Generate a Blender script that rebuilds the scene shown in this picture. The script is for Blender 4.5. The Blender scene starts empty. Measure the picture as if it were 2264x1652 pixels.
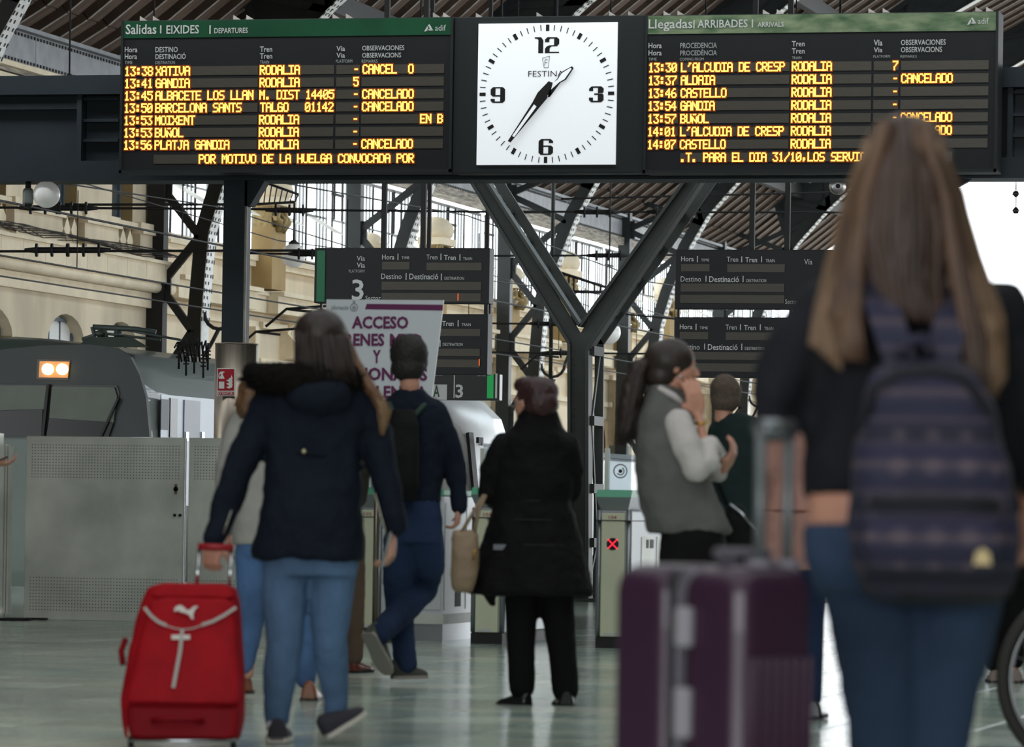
import bpy, bmesh, math, random
from mathutils import Vector, Matrix
random.seed(7)
PI = math.pi
SC = bpy.context.scene
COL = SC.collection

# ------------------------------------------------------------------ camera
FPX = 10000.0                    # focal length in pixels of the 2264 px frame
PPX, PPY = 1132.0, 1140.0        # principal point (the horizon)
YAW = math.atan(0.25)            # hall runs along +Y, the lens looks 14 degrees left of it
ROLL = math.radians(0.9)
EYE = Vector((0, 0, 0.9))
FW = Vector((-math.sin(YAW), math.cos(YAW), 0))
RT = Vector((math.cos(YAW), math.sin(YAW), 0))
UP = Vector((0, 0, 1))
RC = RT * math.cos(ROLL) + UP * math.sin(ROLL)
UC = UP * math.cos(ROLL) - RT * math.sin(ROLL)
cam_data = bpy.data.cameras.new('camera')
cam = bpy.data.objects.new('camera', cam_data)
COL.objects.link(cam)
cam_data.sensor_width = 36.0
cam_data.lens = 36.0 * FPX / 2264.0
cam_data.shift_y = (PPY - 826.0) / 2264.0
cam_data.clip_end = 2000
cam_data.dof.use_dof = True
cam_data.dof.focus_distance = 55.0
cam_data.dof.aperture_fstop = 6.3
M3 = Matrix((RC, UC, -FW)).transposed()
cam.matrix_world = Matrix.Translation(EYE) @ M3.to_4x4()
SC.camera = cam

# ------------------------------------------------------------------ world and light
w = bpy.data.worlds.new('world'); SC.world = w; w.use_nodes = True
wn = w.node_tree.nodes; wn.clear()
wb = wn.new('ShaderNodeBackground'); wo = wn.new('ShaderNodeOutputWorld')
wb.inputs[0].default_value = (0.93, 0.97, 1.0, 1); wb.inputs[1].default_value = 4.2
w.node_tree.links.new(wb.outputs[0], wo.inputs[0])
SC.view_settings.view_transform = 'Standard'
SC.view_settings.look = 'None'
SC.view_settings.gamma = 1.0
SC.view_settings.use_curve_mapping = False
SC.view_settings.exposure = 0.0

def area(name, loc, rot, sx, sy, power, color=(1, 1, 1)):
    l = bpy.data.lights.new(name, 'AREA'); l.shape = 'RECTANGLE'; l.size = sx; l.size_y = sy
    l.energy = power; l.color = color
    o = bpy.data.objects.new(name, l); o.location = loc; o.rotation_euler = rot; COL.objects.link(o); return o
# soft fill lights added over the concourse and behind the camera
area('concourse_top_fill', (-3, 16, 7.2), (0, 0, 0), 12, 30, 900, (0.93, 0.97, 1.0))
area('concourse_rear_fill', (-2, -9, 2.6), (PI / 2, 0, 0), 16, 4.5, 1500, (0.95, 0.97, 1.0))

# ------------------------------------------------------------------ pixel rays to places
def img(px, py):
    return (RC * (px - PPX) + UC * (PPY - py)) / FPX
def P(px, py, D):                       # the point at depth D
    return EYE + (FW + img(px, py)) * D
def PXp(px, py, x):                     # ... on the plane x = const
    d = FW + img(px, py); return EYE + d * (x / d.x)
def PYp(px, py, y):
    d = FW + img(px, py); return EYE + d * (y / d.y)
def PZp(px, py, z=0.0):
    d = FW + img(px, py); return EYE + d * ((z - EYE.z) / d.z)

# ------------------------------------------------------------------ materials
def lin(c):
    if isinstance(c, str):
        c = [int(c[i:i + 2], 16) / 255 for i in (0, 2, 4)]
    return tuple(((v / 12.92) if v <= 0.04045 else ((v + 0.055) / 1.055) ** 2.4) for v in c) + (1,)
MATS = {}
def mat(name, col, rough=0.6, metal=0.0, var=0.0, scale=4.0, bump=0.0, bscale=None, emit=None, es=1.0, spec=0.5, stretch=None, col2=None, coat=0):
    if name in MATS: return MATS[name]
    m = bpy.data.materials.new(name); m.use_nodes = True
    nt = m.node_tree; b = nt.nodes['Principled BSDF']
    c = lin(col)
    b.inputs['Base Color'].default_value = c
    b.inputs['Roughness'].default_value = rough
    b.inputs['Metallic'].default_value = metal
    b.inputs['Specular IOR Level'].default_value = spec
    b.inputs['Coat Weight'].default_value = coat
    if emit:
        b.inputs['Emission Color'].default_value = lin(emit); b.inputs['Emission Strength'].default_value = es
    if var or bump:
        tc = nt.nodes.new('ShaderNodeTexCoord'); mp = nt.nodes.new('ShaderNodeMapping')
        nt.links.new(tc.outputs['Object'], mp.inputs[0])
        if stretch: mp.inputs['Scale'].default_value = stretch
        n = nt.nodes.new('ShaderNodeTexNoise'); n.inputs['Scale'].default_value = scale; n.inputs['Detail'].default_value = 6
        nt.links.new(mp.outputs[0], n.inputs['Vector'])
        if var:
            r = nt.nodes.new('ShaderNodeValToRGB')
            c2 = lin(col2) if col2 else tuple(min(1, v * (1 + var)) for v in c[:3]) + (1,)
            c1 = c if col2 else tuple(v * (1 - var) for v in c[:3]) + (1,)
            r.color_ramp.elements[0].color = c1; r.color_ramp.elements[1].color = c2
            r.color_ramp.elements[0].position = 0.35; r.color_ramp.elements[1].position = 0.65
            nt.links.new(n.outputs['Fac'], r.inputs[0]); nt.links.new(r.outputs[0], b.inputs['Base Color'])
        if bump:
            n2 = nt.nodes.new('ShaderNodeTexNoise'); n2.inputs['Scale'].default_value = bscale or scale * 3; n2.inputs['Detail'].default_value = 4
            nt.links.new(mp.outputs[0], n2.inputs['Vector'])
            bp = nt.nodes.new('ShaderNodeBump'); bp.inputs['Strength'].default_value = bump; bp.inputs['Distance'].default_value = 0.02
            nt.links.new(n2.outputs['Fac'], bp.inputs['Height']); nt.links.new(bp.outputs[0], b.inputs['Normal'])
    MATS[name] = m; return m
def glass(name, tint=(0.9, 0.95, 0.95), mixf=0.12, rough=0.05):
    if name in MATS: return MATS[name]
    m = bpy.data.materials.new(name); m.use_nodes = True; nt = m.node_tree; nt.nodes.clear()
    o = nt.nodes.new('ShaderNodeOutputMaterial'); t = nt.nodes.new('ShaderNodeBsdfTransparent'); g = nt.nodes.new('ShaderNodeBsdfGlossy')
    t.inputs[0].default_value = tint + (1,); g.inputs['Roughness'].default_value = rough
    x = nt.nodes.new('ShaderNodeMixShader'); x.inputs[0].default_value = mixf
    nt.links.new(t.outputs[0], x.inputs[1]); nt.links.new(g.outputs[0], x.inputs[2]); nt.links.new(x.outputs[0], o.inputs[0])
    MATS[name] = m; return m

STEEL = mat('dark_green_steel', '24292a', 0.5, 0.0, var=0.15, scale=3, bump=0.1, bscale=60)
STEELG = mat('grey_green_steel', '353a37', 0.5, 0.0, var=0.15, scale=3)
BLACKST = mat('blackened_steel', '131211', 0.65, 0.0, var=0.2, scale=5)
CREAM = mat('cream_render', 'd8c9ae', 0.85, var=0.16, scale=0.9, bump=0.25, bscale=9, stretch=(1, 1, 0.35))
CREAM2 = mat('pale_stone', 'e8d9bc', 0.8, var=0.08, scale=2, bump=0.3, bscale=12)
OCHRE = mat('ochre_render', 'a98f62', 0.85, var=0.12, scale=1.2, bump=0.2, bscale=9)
GILT = mat('gilded_stucco', 'a08a5c', 0.6, 0.15, var=0.3, scale=9, bump=0.4, bscale=25)
BROWN = mat('brown_roof_boards', '574539', 0.8, var=0.3, scale=1.5, bump=0.3, bscale=10, stretch=(1, 4, 1))
DECK = mat('dark_roof_deck', '15120f', 0.9)
EDGE = mat('pale_and_lit_edge', 'b4aea6', 0.6, var=0.25, scale=6)  # pale small parts; on the roof boards it paints a lit edge
CHAIN = mat('lit_riveted_plate', 'e6e6e2', 0.5, var=0.1, scale=10)  # pale colour stands in for glazing light reflected on the truss edge
FASCIA = mat('grey_riveted_plate', '84878a', 0.5, 0.0, var=0.15, scale=2.5, bump=0.1)
BOARD = mat('black_board_enamel', '1f2123', 0.5, spec=0.3, var=0.05, scale=3)
BOARD2 = mat('dark_grey_enamel', '262b2b', 0.5, spec=0.3)
NAVYST = mat('blue_black_painted_steel', '222c33', 0.5, 0.1, var=0.1, scale=2)
GREEN = mat('dark_green_header', '174a30', 0.35, var=0.2, scale=2)
GREENW = mat('worn_green_header', '3a5a3a', 0.4, var=0.5, scale=3.2, col2='8a9a78', stretch=(1, 1, 2.5), bump=0.1)
GREENB = mat('bright_green_panel', '1c6b45', 0.4)
WHT = mat('white_lettering', 'c9ccc8', 0.5)
DIM = mat('grey_lettering', 'a8aca8', 0.5)
LEDROW = mat('unlit_display_strip', '4e4a42', 0.35, var=0.12, scale=60, stretch=(0.2, 1, 6))
LED = mat('amber_led', 'ffc040', 0.5, emit='ffca5a', es=2.3)
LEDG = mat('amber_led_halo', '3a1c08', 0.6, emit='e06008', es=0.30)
REDLED = mat('red_led', 'ff3040', 0.5, emit='ff2040', es=2.5)
CLOCKF = mat('backlit_clock_face', 'f2f6f8', 0.4, emit='f2f7fb', es=0.42)
INK = mat('black_ink', '121210', 0.5)
STAINL = mat('brushed_stainless', '8c8376', 0.36, 0.9, var=0.12, scale=30, stretch=(1, 1, 0.05))
STAINP = mat('worn_stainless_sheet', 'dadcd2', 0.45, 0.2, var=0.2, scale=1.6, bump=0.05, bscale=8)
SKIN = mat('skin', 'c58f78', 0.55, var=0.1, scale=12)
RED = mat('red_nylon', '9c0414', 0.65, spec=.2, var=0.12, scale=8, bump=0.2, bscale=300)
RUBBER = mat('black_rubber', '171717', 0.8)
CHROME = mat('chrome', 'c8ccd0', 0.18, 1.0)
PLASTW = mat('white_glazed_plastic', 'e4e4de', 0.35)

# ------------------------------------------------------------------ object helpers
def link(o, parent=None, label=None, cat=None, group=None, kind=None):
    if o.name not in COL.objects: COL.objects.link(o)
    if parent is not None: o.parent = parent
    if label: o['label'] = label
    if cat: o['category'] = cat
    if group: o['group'] = group
    if kind: o['kind'] = kind
    return o
def empty(name, loc, label=None, cat=None, group=None, kind=None, rz=0.0):
    o = bpy.data.objects.new(name, None); o.location = loc; o.rotation_euler = (0, 0, rz); o.empty_display_size = 0.2
    return link(o, None, label, cat, group, kind)

class MB:
    """collects shapes in one bmesh; org is subtracted so that parts sit under their root"""
    def __init__(s, org=(0, 0, 0), mats=None):
        s.v = []; s.f = []; s.mi = []; s.sm = []; s.org = Vector(org); s.m = 0; s.smooth = False
    def add(s, vs, fs, sm=None):
        n = len(s.v)
        s.v += [Vector(v) - s.org for v in vs]; s.f += [tuple(i + n for i in f) for f in fs]
        s.mi += [s.m] * len(fs); s.sm += [s.smooth if sm is None else sm] * len(fs)
        return s
    def box(s, x0, x1, y0, y1, z0, z1):
        return s.hexa([(x0, y0, z0), (x1, y0, z0), (x1, y1, z0), (x0, y1, z0), (x0, y0, z1), (x1, y0, z1), (x1, y1, z1), (x0, y1, z1)])
    def hexa(s, p):
        return s.add(p, [(3, 2, 1, 0), (4, 5, 6, 7), (0, 1, 5, 4), (1, 2, 6, 5), (2, 3, 7, 6), (3, 0, 4, 7)], False)
    def bar(s, a, b, w, d, up=(0, 1, 0)):
        """rectangular bar from a to b, d measured along up, w across"""
        a = Vector(a); b = Vector(b); t = (b - a).normalized(); u = Vector(up)
        u = (u - t * u.dot(t)).normalized(); r = t.cross(u)
        r *= w / 2; u *= d / 2
        return s.hexa([a - r - u, a + r - u, a + r + u, a - r + u, b - r - u, b + r - u, b + r + u, b - r + u])
    def tube(s, pts, rads, n=8, caps=True, ell=None):
        pts = [Vector(p) for p in pts]
        if not hasattr(rads, '__len__'): rads = [rads] * len(pts)
        vs = []; fs = []; prev = None
        for i, p in enumerate(pts):
            t = (pts[min(i + 1, len(pts) - 1)] - pts[max(i - 1, 0)])
            t = t.normalized() if t.length > 1e-9 else Vector((0, 0, 1))
            if prev is None:
                u = Vector((0, 0, 1)) if abs(t.z) < 0.9 else Vector((1, 0, 0))
            else: u = prev
            u = (u - t * u.dot(t)).normalized(); prev = u; r = t.cross(u)
            for k in range(n):
                a = 2 * PI * k / n
                vs.append(p + (r * math.cos(a) + u * math.sin(a) * (ell or 1)) * rads[i])
        for i in range(len(pts) - 1):
            for k in range(n):
                k2 = (k + 1) % n
                fs.append((i * n + k, i * n + k2, (i + 1) * n + k2, (i + 1) * n + k))
        s.add(vs, fs, True)
        if caps:
            a = len(s.v) - len(vs); b = a + (len(pts) - 1) * n
            for f in (tuple(a + n - 1 - k for k in range(n)), tuple(b + k for k in range(n))): s.f.append(f); s.mi.append(s.m); s.sm.append(False)
        return s
    def cyl(s, a, b, r, n=16, r2=None): return s.tube([a, b], [r, r if r2 is None else r2], n)
    def sphere(s, c, rx, ry=None, rz=None, n=16, m=10):
        ry = rx if ry is None else ry; rz = rx if rz is None else rz; c = Vector(c)
        vs = [c + Vector((0, 0, -rz))]; fs = []
        for j in range(1, m):
            t = PI * j / m - PI / 2
            for k in range(n):
                a = 2 * PI * k / n
                vs.append(c + Vector((rx * math.cos(t) * math.cos(a), ry * math.cos(t) * math.sin(a), rz * math.sin(t))))
        vs.append(c + Vector((0, 0, rz))); L = len(vs) - 1
        for k in range(n):
            k2 = (k + 1) % n
            fs.append((0, 1 + k2, 1 + k)); fs.append((L, L - n + k, L - n + k2))
            for j in range(m - 2):
                fs.append((1 + j * n + k, 1 + j * n + k2, 1 + (j + 1) * n + k2, 1 + (j + 1) * n + k))
        return s.add(vs, fs, True)
    def loft(s, rings, caps=True, sm=True, closed=True):
        n = len(rings[0]); vs = [v for r in rings for v in r]; fs = []
        for i in range(len(rings) - 1):
            for k in range(n if closed else n - 1):
                k2 = (k + 1) % n
                fs.append((i * n + k, i * n + k2, (i + 1) * n + k2, (i + 1) * n + k))
        s.add(vs, fs, sm)
        if caps and closed:
            a = len(s.v) - len(vs); b = a + (len(rings) - 1) * n
            for f in (tuple(a + n - 1 - k for k in range(n)), tuple(b + k for k in range(n))): s.f.append(f); s.mi.append(s.m); s.sm.append(False)
        return s
    def prism(s, poly, ax, a, b):
        """poly = list of 2D points; ax = 'x','y','z' extrusion axis from a to b"""
        def mk(p, t):
            return {'x': (t, p[0], p[1]), 'y': (p[0], t, p[1]), 'z': (p[0], p[1], t)}[ax]
        n = len(poly); vs = [mk(p, a) for p in poly] + [mk(p, b) for p in poly]
        fs = [tuple(range(n)), tuple(reversed(range(n, 2 * n)))] + [(k, k + n, (k + 1) % n + n, (k + 1) % n) for k in range(n)]
        return s.add(vs, fs, False)
    def build(s, name, m, parent=None, label=None, cat=None, group=None, kind=None, loc=None, bevel=0):
        me = bpy.data.meshes.new(name)
        me.from_pydata([tuple(v) for v in s.v], [], s.f)
        ms = m if isinstance(m, (list, tuple)) else [m]
        for q in ms: me.materials.append(q)
        me.polygons.foreach_set('material_index', s.mi); me.polygons.foreach_set('use_smooth', s.sm)
        bm = bmesh.new(); bm.from_mesh(me); bmesh.ops.recalc_face_normals(bm, faces=bm.faces); bm.to_mesh(me); bm.free()
        me.update()
        o = bpy.data.objects.new(name, me)
        if loc is not None: o.location = loc
        elif parent is None: o.location = s.org
        link(o, parent, label, cat, group, kind)
        if bevel:
            md = o.modifiers.new('bevel', 'BEVEL'); md.width = bevel; md.segments = 2; md.limit_method = 'ANGLE'
        return o

def bake(o):
    """apply modifiers of o into a fresh mesh"""
    dg = bpy.context.evaluated_depsgraph_get(); dg.update()
    me = bpy.data.meshes.new_from_object(o.evaluated_get(dg)); o.modifiers.clear(); o.data = me; return o

def plate(outline, holes, thick, mtx):
    """flat plate with holes: 2D outline in local XY, thickness centred on Z; returns verts, faces through a filled curve"""
    cu = bpy.data.curves.new('t', 'CURVE'); cu.dimensions = '2D'; cu.fill_mode = 'BOTH'; cu.extrude = thick / 2
    for pl in [outline] + holes:
        sp = cu.splines.new('POLY'); sp.points.add(len(pl) - 1)
        for i, p in enumerate(pl): sp.points[i].co = (p[0], p[1], 0, 1)
        sp.use_cyclic_u = True
    ob = bpy.data.objects.new('t', cu); COL.objects.link(ob)
    dg = bpy.context.evaluated_depsgraph_get(); dg.update()
    me = bpy.data.meshes.new_from_object(ob.evaluated_get(dg)); vs = [mtx @ v.co for v in me.vertices]; fs = [tuple(p.vertices) for p in me.polygons]
    bpy.data.objects.remove(ob); bpy.data.curves.remove(cu); bpy.data.meshes.remove(me)
    return vs, fs

_tc = {}
def text_geo(s, bold=0.0):
    key = (s, bold)
    if key in _tc: return _tc[key]
    cu = bpy.data.curves.new('t', 'FONT'); cu.body = s; cu.size = 1; cu.resolution_u = 2; cu.offset = bold; cu.extrude = 0.0
    ob = bpy.data.objects.new('t', cu); COL.objects.link(ob)
    dg = bpy.context.evaluated_depsgraph_get(); dg.update()
    me = bpy.data.meshes.new_from_object(ob.evaluated_get(dg))
    vs = [v.co.copy() for v in me.vertices]; fs = [tuple(p.vertices) for p in me.polygons]
    bpy.data.objects.remove(ob); bpy.data.curves.remove(cu); bpy.data.meshes.remove(me)
    x0 = min(v.x for v in vs); x1 = max(v.x for v in vs); y0 = min(v.y for v in vs); y1 = max(v.y for v in vs)
    r = ([((v.x - x0) / (x1 - x0), (v.y - y0) / max(1e-6, y1 - y0)) for v in vs], fs)
    _tc[key] = r; return r
def lettering(s, parent, org, p00, p11, plane, m, name='lettering', bold=0.0, off=0.004):
    """text fitted to the pixel box p00 (left, top) to p11 (right, bottom) on the plane y = plane, facing the camera"""
    vs, fs = text_geo(s, bold)
    a = PYp(p00[0], p11[1], plane); b = PYp(p11[0], p11[1], plane); t = PYp(p00[0], p00[1], plane)
    mb = MB(org)
    mb.add([(a.x + (b.x - a.x) * u, plane - off, a.z + (t.z - a.z) * v) for u, v in vs], fs, False)
    return mb.build(name, m, parent)
# ------------------------------------------------------------------ dot-matrix characters
GL = {
'A': '01110100011000111111100011000110001', 'B': '11110100011000111110100011000111110', 'C': '01110100011000010000100001000101110',
'D': '11110100011000110001100011000111110', 'E': '11111100001000011110100001000011111', 'G': '01110100011000010111100011000101111',
'H': '10001100011000111111100011000110001', 'I': '11111001000010000100001000010011111', 'J': '00111000100001000010000101001001100',
'L': '10000100001000010000100001000011111', 'M': '10001110111010110101100011000110001', 'N': '10001110011010110101100111000110001',
'O': '01110100011000110001100011000101110', 'P': '11110100011000111110100001000010000', 'R': '11110100011000111110101001001010001',
'S': '01111100001000001110000010000111110', 'T': '11111001000010000100001000010000100', 'U': '10001100011000110001100011000101110',
'V': '10001100011000110001100010101000100', 'X': '10001100010101000100010101000110001', 'Y': '10001100010101000100001000010000100',
'0': '01110100011001110101110011000101110', '1': '00100011000010000100001000010001110', '2': '01110100010000100010001000100011111',
'3': '11111000100010000010000011000101110', '4': '00010001100101010010111110001000010', '5': '11111100001111000001000011000101110',
'6': '00110010001000011110100011000101110', '7': '11111000010001000100010000100001000', '8': '01110100011000101110100011000101110',
'9': '01110100011000101111000010001001100', ':': '00000011000110000000011000110000000', '-': '00000000000000001110000000000000000',
'.': '00000000000000000000000000110001100', ',': '00000000000000000000011000110001000', '/': '00001000010001000100010001000010000',
"'": '00110001000100000000000000000000000', 'Ñ': '01110000001000111001101011001110001', 'F': '11111100001000011110100001000010000', 'K': '10001100101010011000101001001010001'}
def led_text(s, parent, org, px0, py0, py1, plane, cw=12.72, clip=None, halo=True):
    """one line of lit dots; px0 left pixel, py0/py1 top and bottom pixel, cw advance in pixels"""
    a = PYp(px0, py1, plane); t = PYp(px0, py0, plane); b = PYp(px0 + cw, py1, plane)
    adv = b.x - a.x; H = t.z - a.z; dx = adv / 5.6; dz = H / 7
    mb = MB(org); hb = MB(org)
    for i, ch in enumerate(s):
        if ch == ' ': continue
        g = GL[ch]
        for r in range(7):
            c = 0
            while c < 5:
                if g[r * 5 + c] == '1':
                    c2 = c
                    while c2 < 4 and g[r * 5 + c2 + 1] == '1': c2 += 1
                    x0 = a.x + i * adv + c * dx; x1 = a.x + i * adv + (c2 + 1.35) * dx
                    z1 = t.z - r * dz; z0 = z1 - dz * 1.02
                    mb.add([(x0, plane - 0.012, z0), (x1, plane - 0.012, z0), (x1, plane - 0.012, z1), (x0, plane - 0.012, z1)], [(0, 1, 2, 3)])
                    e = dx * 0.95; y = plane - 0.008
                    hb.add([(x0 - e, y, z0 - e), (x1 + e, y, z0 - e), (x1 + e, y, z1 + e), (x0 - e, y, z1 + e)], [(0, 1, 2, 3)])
                    c = c2 + 1
                else: c += 1
    o = mb.build('lit_characters', LED, parent, kind='stuff')
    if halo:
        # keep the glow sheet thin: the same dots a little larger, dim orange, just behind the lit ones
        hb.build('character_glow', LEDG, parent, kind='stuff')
    return o
def rect(px0, py0, px1, py1, plane, off, th, org, name, m, parent, rowz=None):
    a = PYp(px0, py1, plane); b = PYp(px1, py1, plane); t = PYp(px0, py0, plane)
    mb = MB(org); mb.box(a.x, b.x, plane - off - th, plane - off, a.z, t.z)
    return mb.build(name, m, parent)

YB = 42.3
def sq(plane, px0, py0, px1, py1):
    """world box (x0, x1, z0, z1) from two pixel corners"""
    a = PYp(px0, py1, plane); b = PYp(px1, py1, plane); t = PYp(px0, py0, plane)
    return a.x, b.x, a.z, t.z
def info_board(name, label, px0, px1, pyt, pyb, hdr, hm, texts, rows, cols, lines, ticker, tick, logo):
    x0, x1, z0, z1 = sq(YB, px0, pyt, px1, pyb)
    org = Vector(((x0 + x1) / 2, YB, z0)); root = empty(name, org, label, 'departure board')
    MB(org).box(x0, x1, YB, YB + 0.32, z0, z1).build('casing', BOARD, root, bevel=0.006)
    for q in (.15, .5, .85): MB(org).box(x0 + (x1 - x0) * q - .05, x0 + (x1 - x0) * q + .05, YB + .3, YB + .615, z0 + .35, z0 + .45).build('mounting_bracket', BLACKST, root)
    tb = MB(org)
    for xx in (x0, x1 - 0.025): tb.box(xx, xx + 0.025, YB - 0.02, YB, z0, z1)
    tb.box(x0, x1, YB - 0.02, YB, z0, z0 + 0.03)
    tb.build('edge_trim', BOARD2, root)
    h0 = PYp(px0, hdr, YB).z
    MB(org).box(x0 + 0.012, x1 - 0.012, YB - 0.012, YB, h0, z1 - 0.008).build('header_band', hm, root)
    for s, a, b, c, d, bd, m in texts: lettering(s, root, org, (a, b), (c, d), YB - 0.014, m, bold=bd)
    # maker's emblem at the header's right
    lx, ly = logo
    def lp(q): 
        v = PYp(q[0], q[1], YB); return (v.x, YB - 0.02, v.z)
    e = MB(org); e.add([lp((lx, ly + 9)), lp((lx + 7, ly - 3)), lp((lx + 9, ly + 2)), lp((lx + 4, ly + 9))], [(0, 1, 2, 3)])
    e.add([lp((lx + 8, ly - 5)), lp((lx + 12, ly - 7)), lp((lx + 20, ly + 7)), lp((lx + 14, ly + 5))], [(0, 1, 2, 3)])
    e.add([lp((lx + 5, ly + 9)), lp((lx + 11, ly + 3)), lp((lx + 18, ly + 8)), lp((lx + 9, ly + 6))], [(0, 1, 2, 3)])
    e.build('emblem', WHT, root)
    lettering('adif', root, org, (lx + 23, ly - 6), (lx + 47, ly + 7), YB - 0.014, WHT)
    y0, pitch = rows
    for i in range(7):
        yy = y0 + pitch * i
        sh = -2.6 * i / 6
        za = PYp(px0 + 15, yy - 10, YB).z; zb = PYp(px0 + 15, yy + 10, YB).z
        for (c0, c1) in cols:
            a = PYp(c0 + sh, yy, YB).x; b = PYp(c1 + sh, yy, YB).x
            MB(org).box(a, b, YB - 0.007, YB, zb, za).build('display_strip', LEDROW, root)
    t0, t1, ty = ticker
    a = PYp(t0, ty, YB).x; b = PYp(t1, ty, YB).x; za = PYp(px0 + 15, ty - 10, YB).z; zb = PYp(px0 + 15, ty + 10, YB).z
    MB(org).box(a, b, YB - 0.007, YB, zb, za).build('display_strip', LEDROW, root)
    ref = px0 + 15
    for s, px, i in lines:
        yy = y0 + pitch * i; sh = -2.6 * i / 6
        # the same height on the board wherever the line starts
        za = PYp(ref, yy - 10.3, YB); dz = PYp(px, yy, YB)
        k = (PYp(px, yy - 10.3, YB).z - za.z) / (PYp(px, yy - 10.3, YB).z - PYp(px, yy + 10.3, YB).z) * 20.6
        led_text(s, root, org, px + sh, yy - 10.3 + k, yy + 10.3 + k, YB)
    s, px = tick
    za = PYp(ref, ty - 10, YB); k = (PYp(px, ty - 10, YB).z - za.z) / (PYp(px, ty - 10, YB).z - PYp(px, ty + 10, YB).z) * 20
    led_text(s, root, org, px, ty - 10 + k, ty + 10 + k, YB)
    for q in (0.045, 0.085, 0.33, 0.37, 0.63, 0.67, 0.93, 0.96):          # pale mounting lugs along the top edge
        xx = x0 + (x1 - x0) * q
        MB(org).prism([(xx, z1), (xx + 0.09, z1), (xx, z1 + 0.055)], 'y', YB + 0.1, YB + 0.12).build('mounting_lug', EDGE, root)
    return root

dep_text = [('Salidas', 278, 54, 346, 76, .012, WHT), ('I', 354, 56, 357, 74, .01, WHT), ('EIXIDES', 368, 56, 440, 75, .012, WHT), ('I', 463, 56, 466, 75, .01, WHT), ('DEPARTURES', 474, 62, 548, 74, .01, WHT),
 ('Hora', 276, 104, 304, 116, .008, WHT), ('Hora', 276, 119, 303, 131, .008, WHT), ('TIME', 276, 135, 293, 142, 0, DIM),
 ('DESTINO', 344, 104, 393, 116, .006, WHT), ('DESTINACIÓ', 344, 117, 411, 131, .006, WHT), ('DESTINATION', 344, 135, 387, 142, 0, DIM),
 ('Tren', 575, 103, 602, 115, .008, WHT), ('Tren', 575, 118, 602, 130, .008, WHT), ('TRAIN', 575, 134, 595, 141, 0, DIM),
 ('Vía', 744, 102, 763, 113, .008, WHT), ('Via', 744, 117, 763, 128, .008, WHT), ('PLATFORM', 743, 132, 779, 139, 0, DIM),
 ('OBSERVACIONES', 801, 101, 894, 112, .006, WHT), ('OBSERVACIONS', 801, 117, 887, 128, .006, WHT), ('REMARKS', 800, 132, 835, 139, 0, DIM)]
L = [('XATIVA', 345, 0), ('GANDIA', 345, 1), ('ALBACETE LOS LLAN', 345, 2), ('BARCELONA SANTS', 345, 3), ('MOIXENT', 345, 4), ('BUÑOL', 345, 5), ('PLATJA GANDIA', 345, 6)]
L += [(t, 276, i) for i, t in enumerate(('13:38', '13:41', '13:45', '13:50', '13:53', '13:53', '13:56'))]
L += [('RODALIA', 575, i) for i in (0, 1, 4, 5, 6)] + [('M. DIST 14405', 575, 2), ('TALGO', 577, 3), ('01142', 676, 3)]
L += [('-', 782, i) for i in (0, 2, 3, 4, 5, 6)] + [('5', 782, 1), ('CANCEL', 802, 0), ('O', 903, 0), ('CANCELADO', 802, 2), ('CANCELADO', 802, 3), ('CANCELADO', 802, 6), ('EN B', 931, 4)]
info_board('departures_board', 'departures board with green header and amber rows left of the clock', 264, 998, 46, 383, 85, GREEN, dep_text, (158, 27.2),
           [(278, 339), (344, 571), (575, 739), (744, 796), (800, 982)], L, (340, 905, 352.5), ('POR MOTIVO DE LA HUELGA CONVOCADA POR', 440), (939, 61))
arr_text = [('Llegadas', 1434, 43, 1531, 70, .012, WHT), ('I', 1533, 45, 1536, 63, .01, WHT), ('ARRIBADES', 1542, 44, 1653, 62, .012, WHT), ('I', 1662, 43, 1665, 61, .01, WHT), ('ARRIVALS', 1675, 49, 1733, 60, .01, WHT),
 ('Hora', 1434, 95, 1463, 107, .008, WHT), ('Hora', 1434, 111, 1463, 123, .008, WHT), ('TIME', 1434, 128, 1452, 134, 0, DIM),
 ('PROCEDENCIA', 1504, 95, 1585, 107, .006, DIM), ('PROCEDÈNCIA', 1504, 109, 1585, 123, .006, DIM), ('COMING FROM', 1503, 128, 1556, 134, 0, DIM),
 ('Tren', 1751, 91, 1779, 103, .008, WHT), ('Tren', 1751, 107, 1779, 119, .008, WHT), ('TRAIN', 1751, 125, 1772, 131, 0, DIM),
 ('Vía', 1932, 88, 1951, 101, .008, WHT), ('Via', 1932, 105, 1951, 116, .008, WHT), ('PLATFORM', 1931, 122, 1968, 128, 0, DIM),
 ('OBSERVACIONES', 1992, 88, 2091, 100, .006, WHT), ('OBSERVACIONS', 1992, 104, 2083, 116, .006, WHT), ('REMARKS', 1991, 122, 2027, 128, 0, DIM)]
L = [("L'ALCUDIA DE CRESP", 1506, 0), ('ALDAIA', 1506, 1), ('CASTELLO', 1506, 2), ('GANDIA', 1506, 3), ('BUÑOL', 1506, 4), ("L'ALCUDIA DE CRESP", 1506, 5), ('CASTELLO', 1506, 6)]
L += [(t, 1434, i) for i, t in enumerate(('13:30', '13:37', '13:46', '13:54', '13:57', '14:01', '14:07'))]
L += [('RODALIA', 1751, i) for i in range(7)] + [('7', 1974, 0)] + [('-', 1974, i) for i in range(1, 5)] + [('CANCELADO', 1993, 1), ('CANCELADO', 1993, 4), ('CANCELADO', 1993, 5)]
info_board('arrivals_board', 'arrivals board with worn pale green header right of the clock', 1422, 2203, 34, 383, 76, GREENW, arr_text, (150, 28.3),
           [(1435, 1501), (1505, 1746), (1751, 1927), (1932, 1987), (1992, 2186)], L, (1504, 2105, 348.5), ('.T. PARA EL DIA 31/10,LOS SERVICIOS', 1504), (2139, 46))

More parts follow.
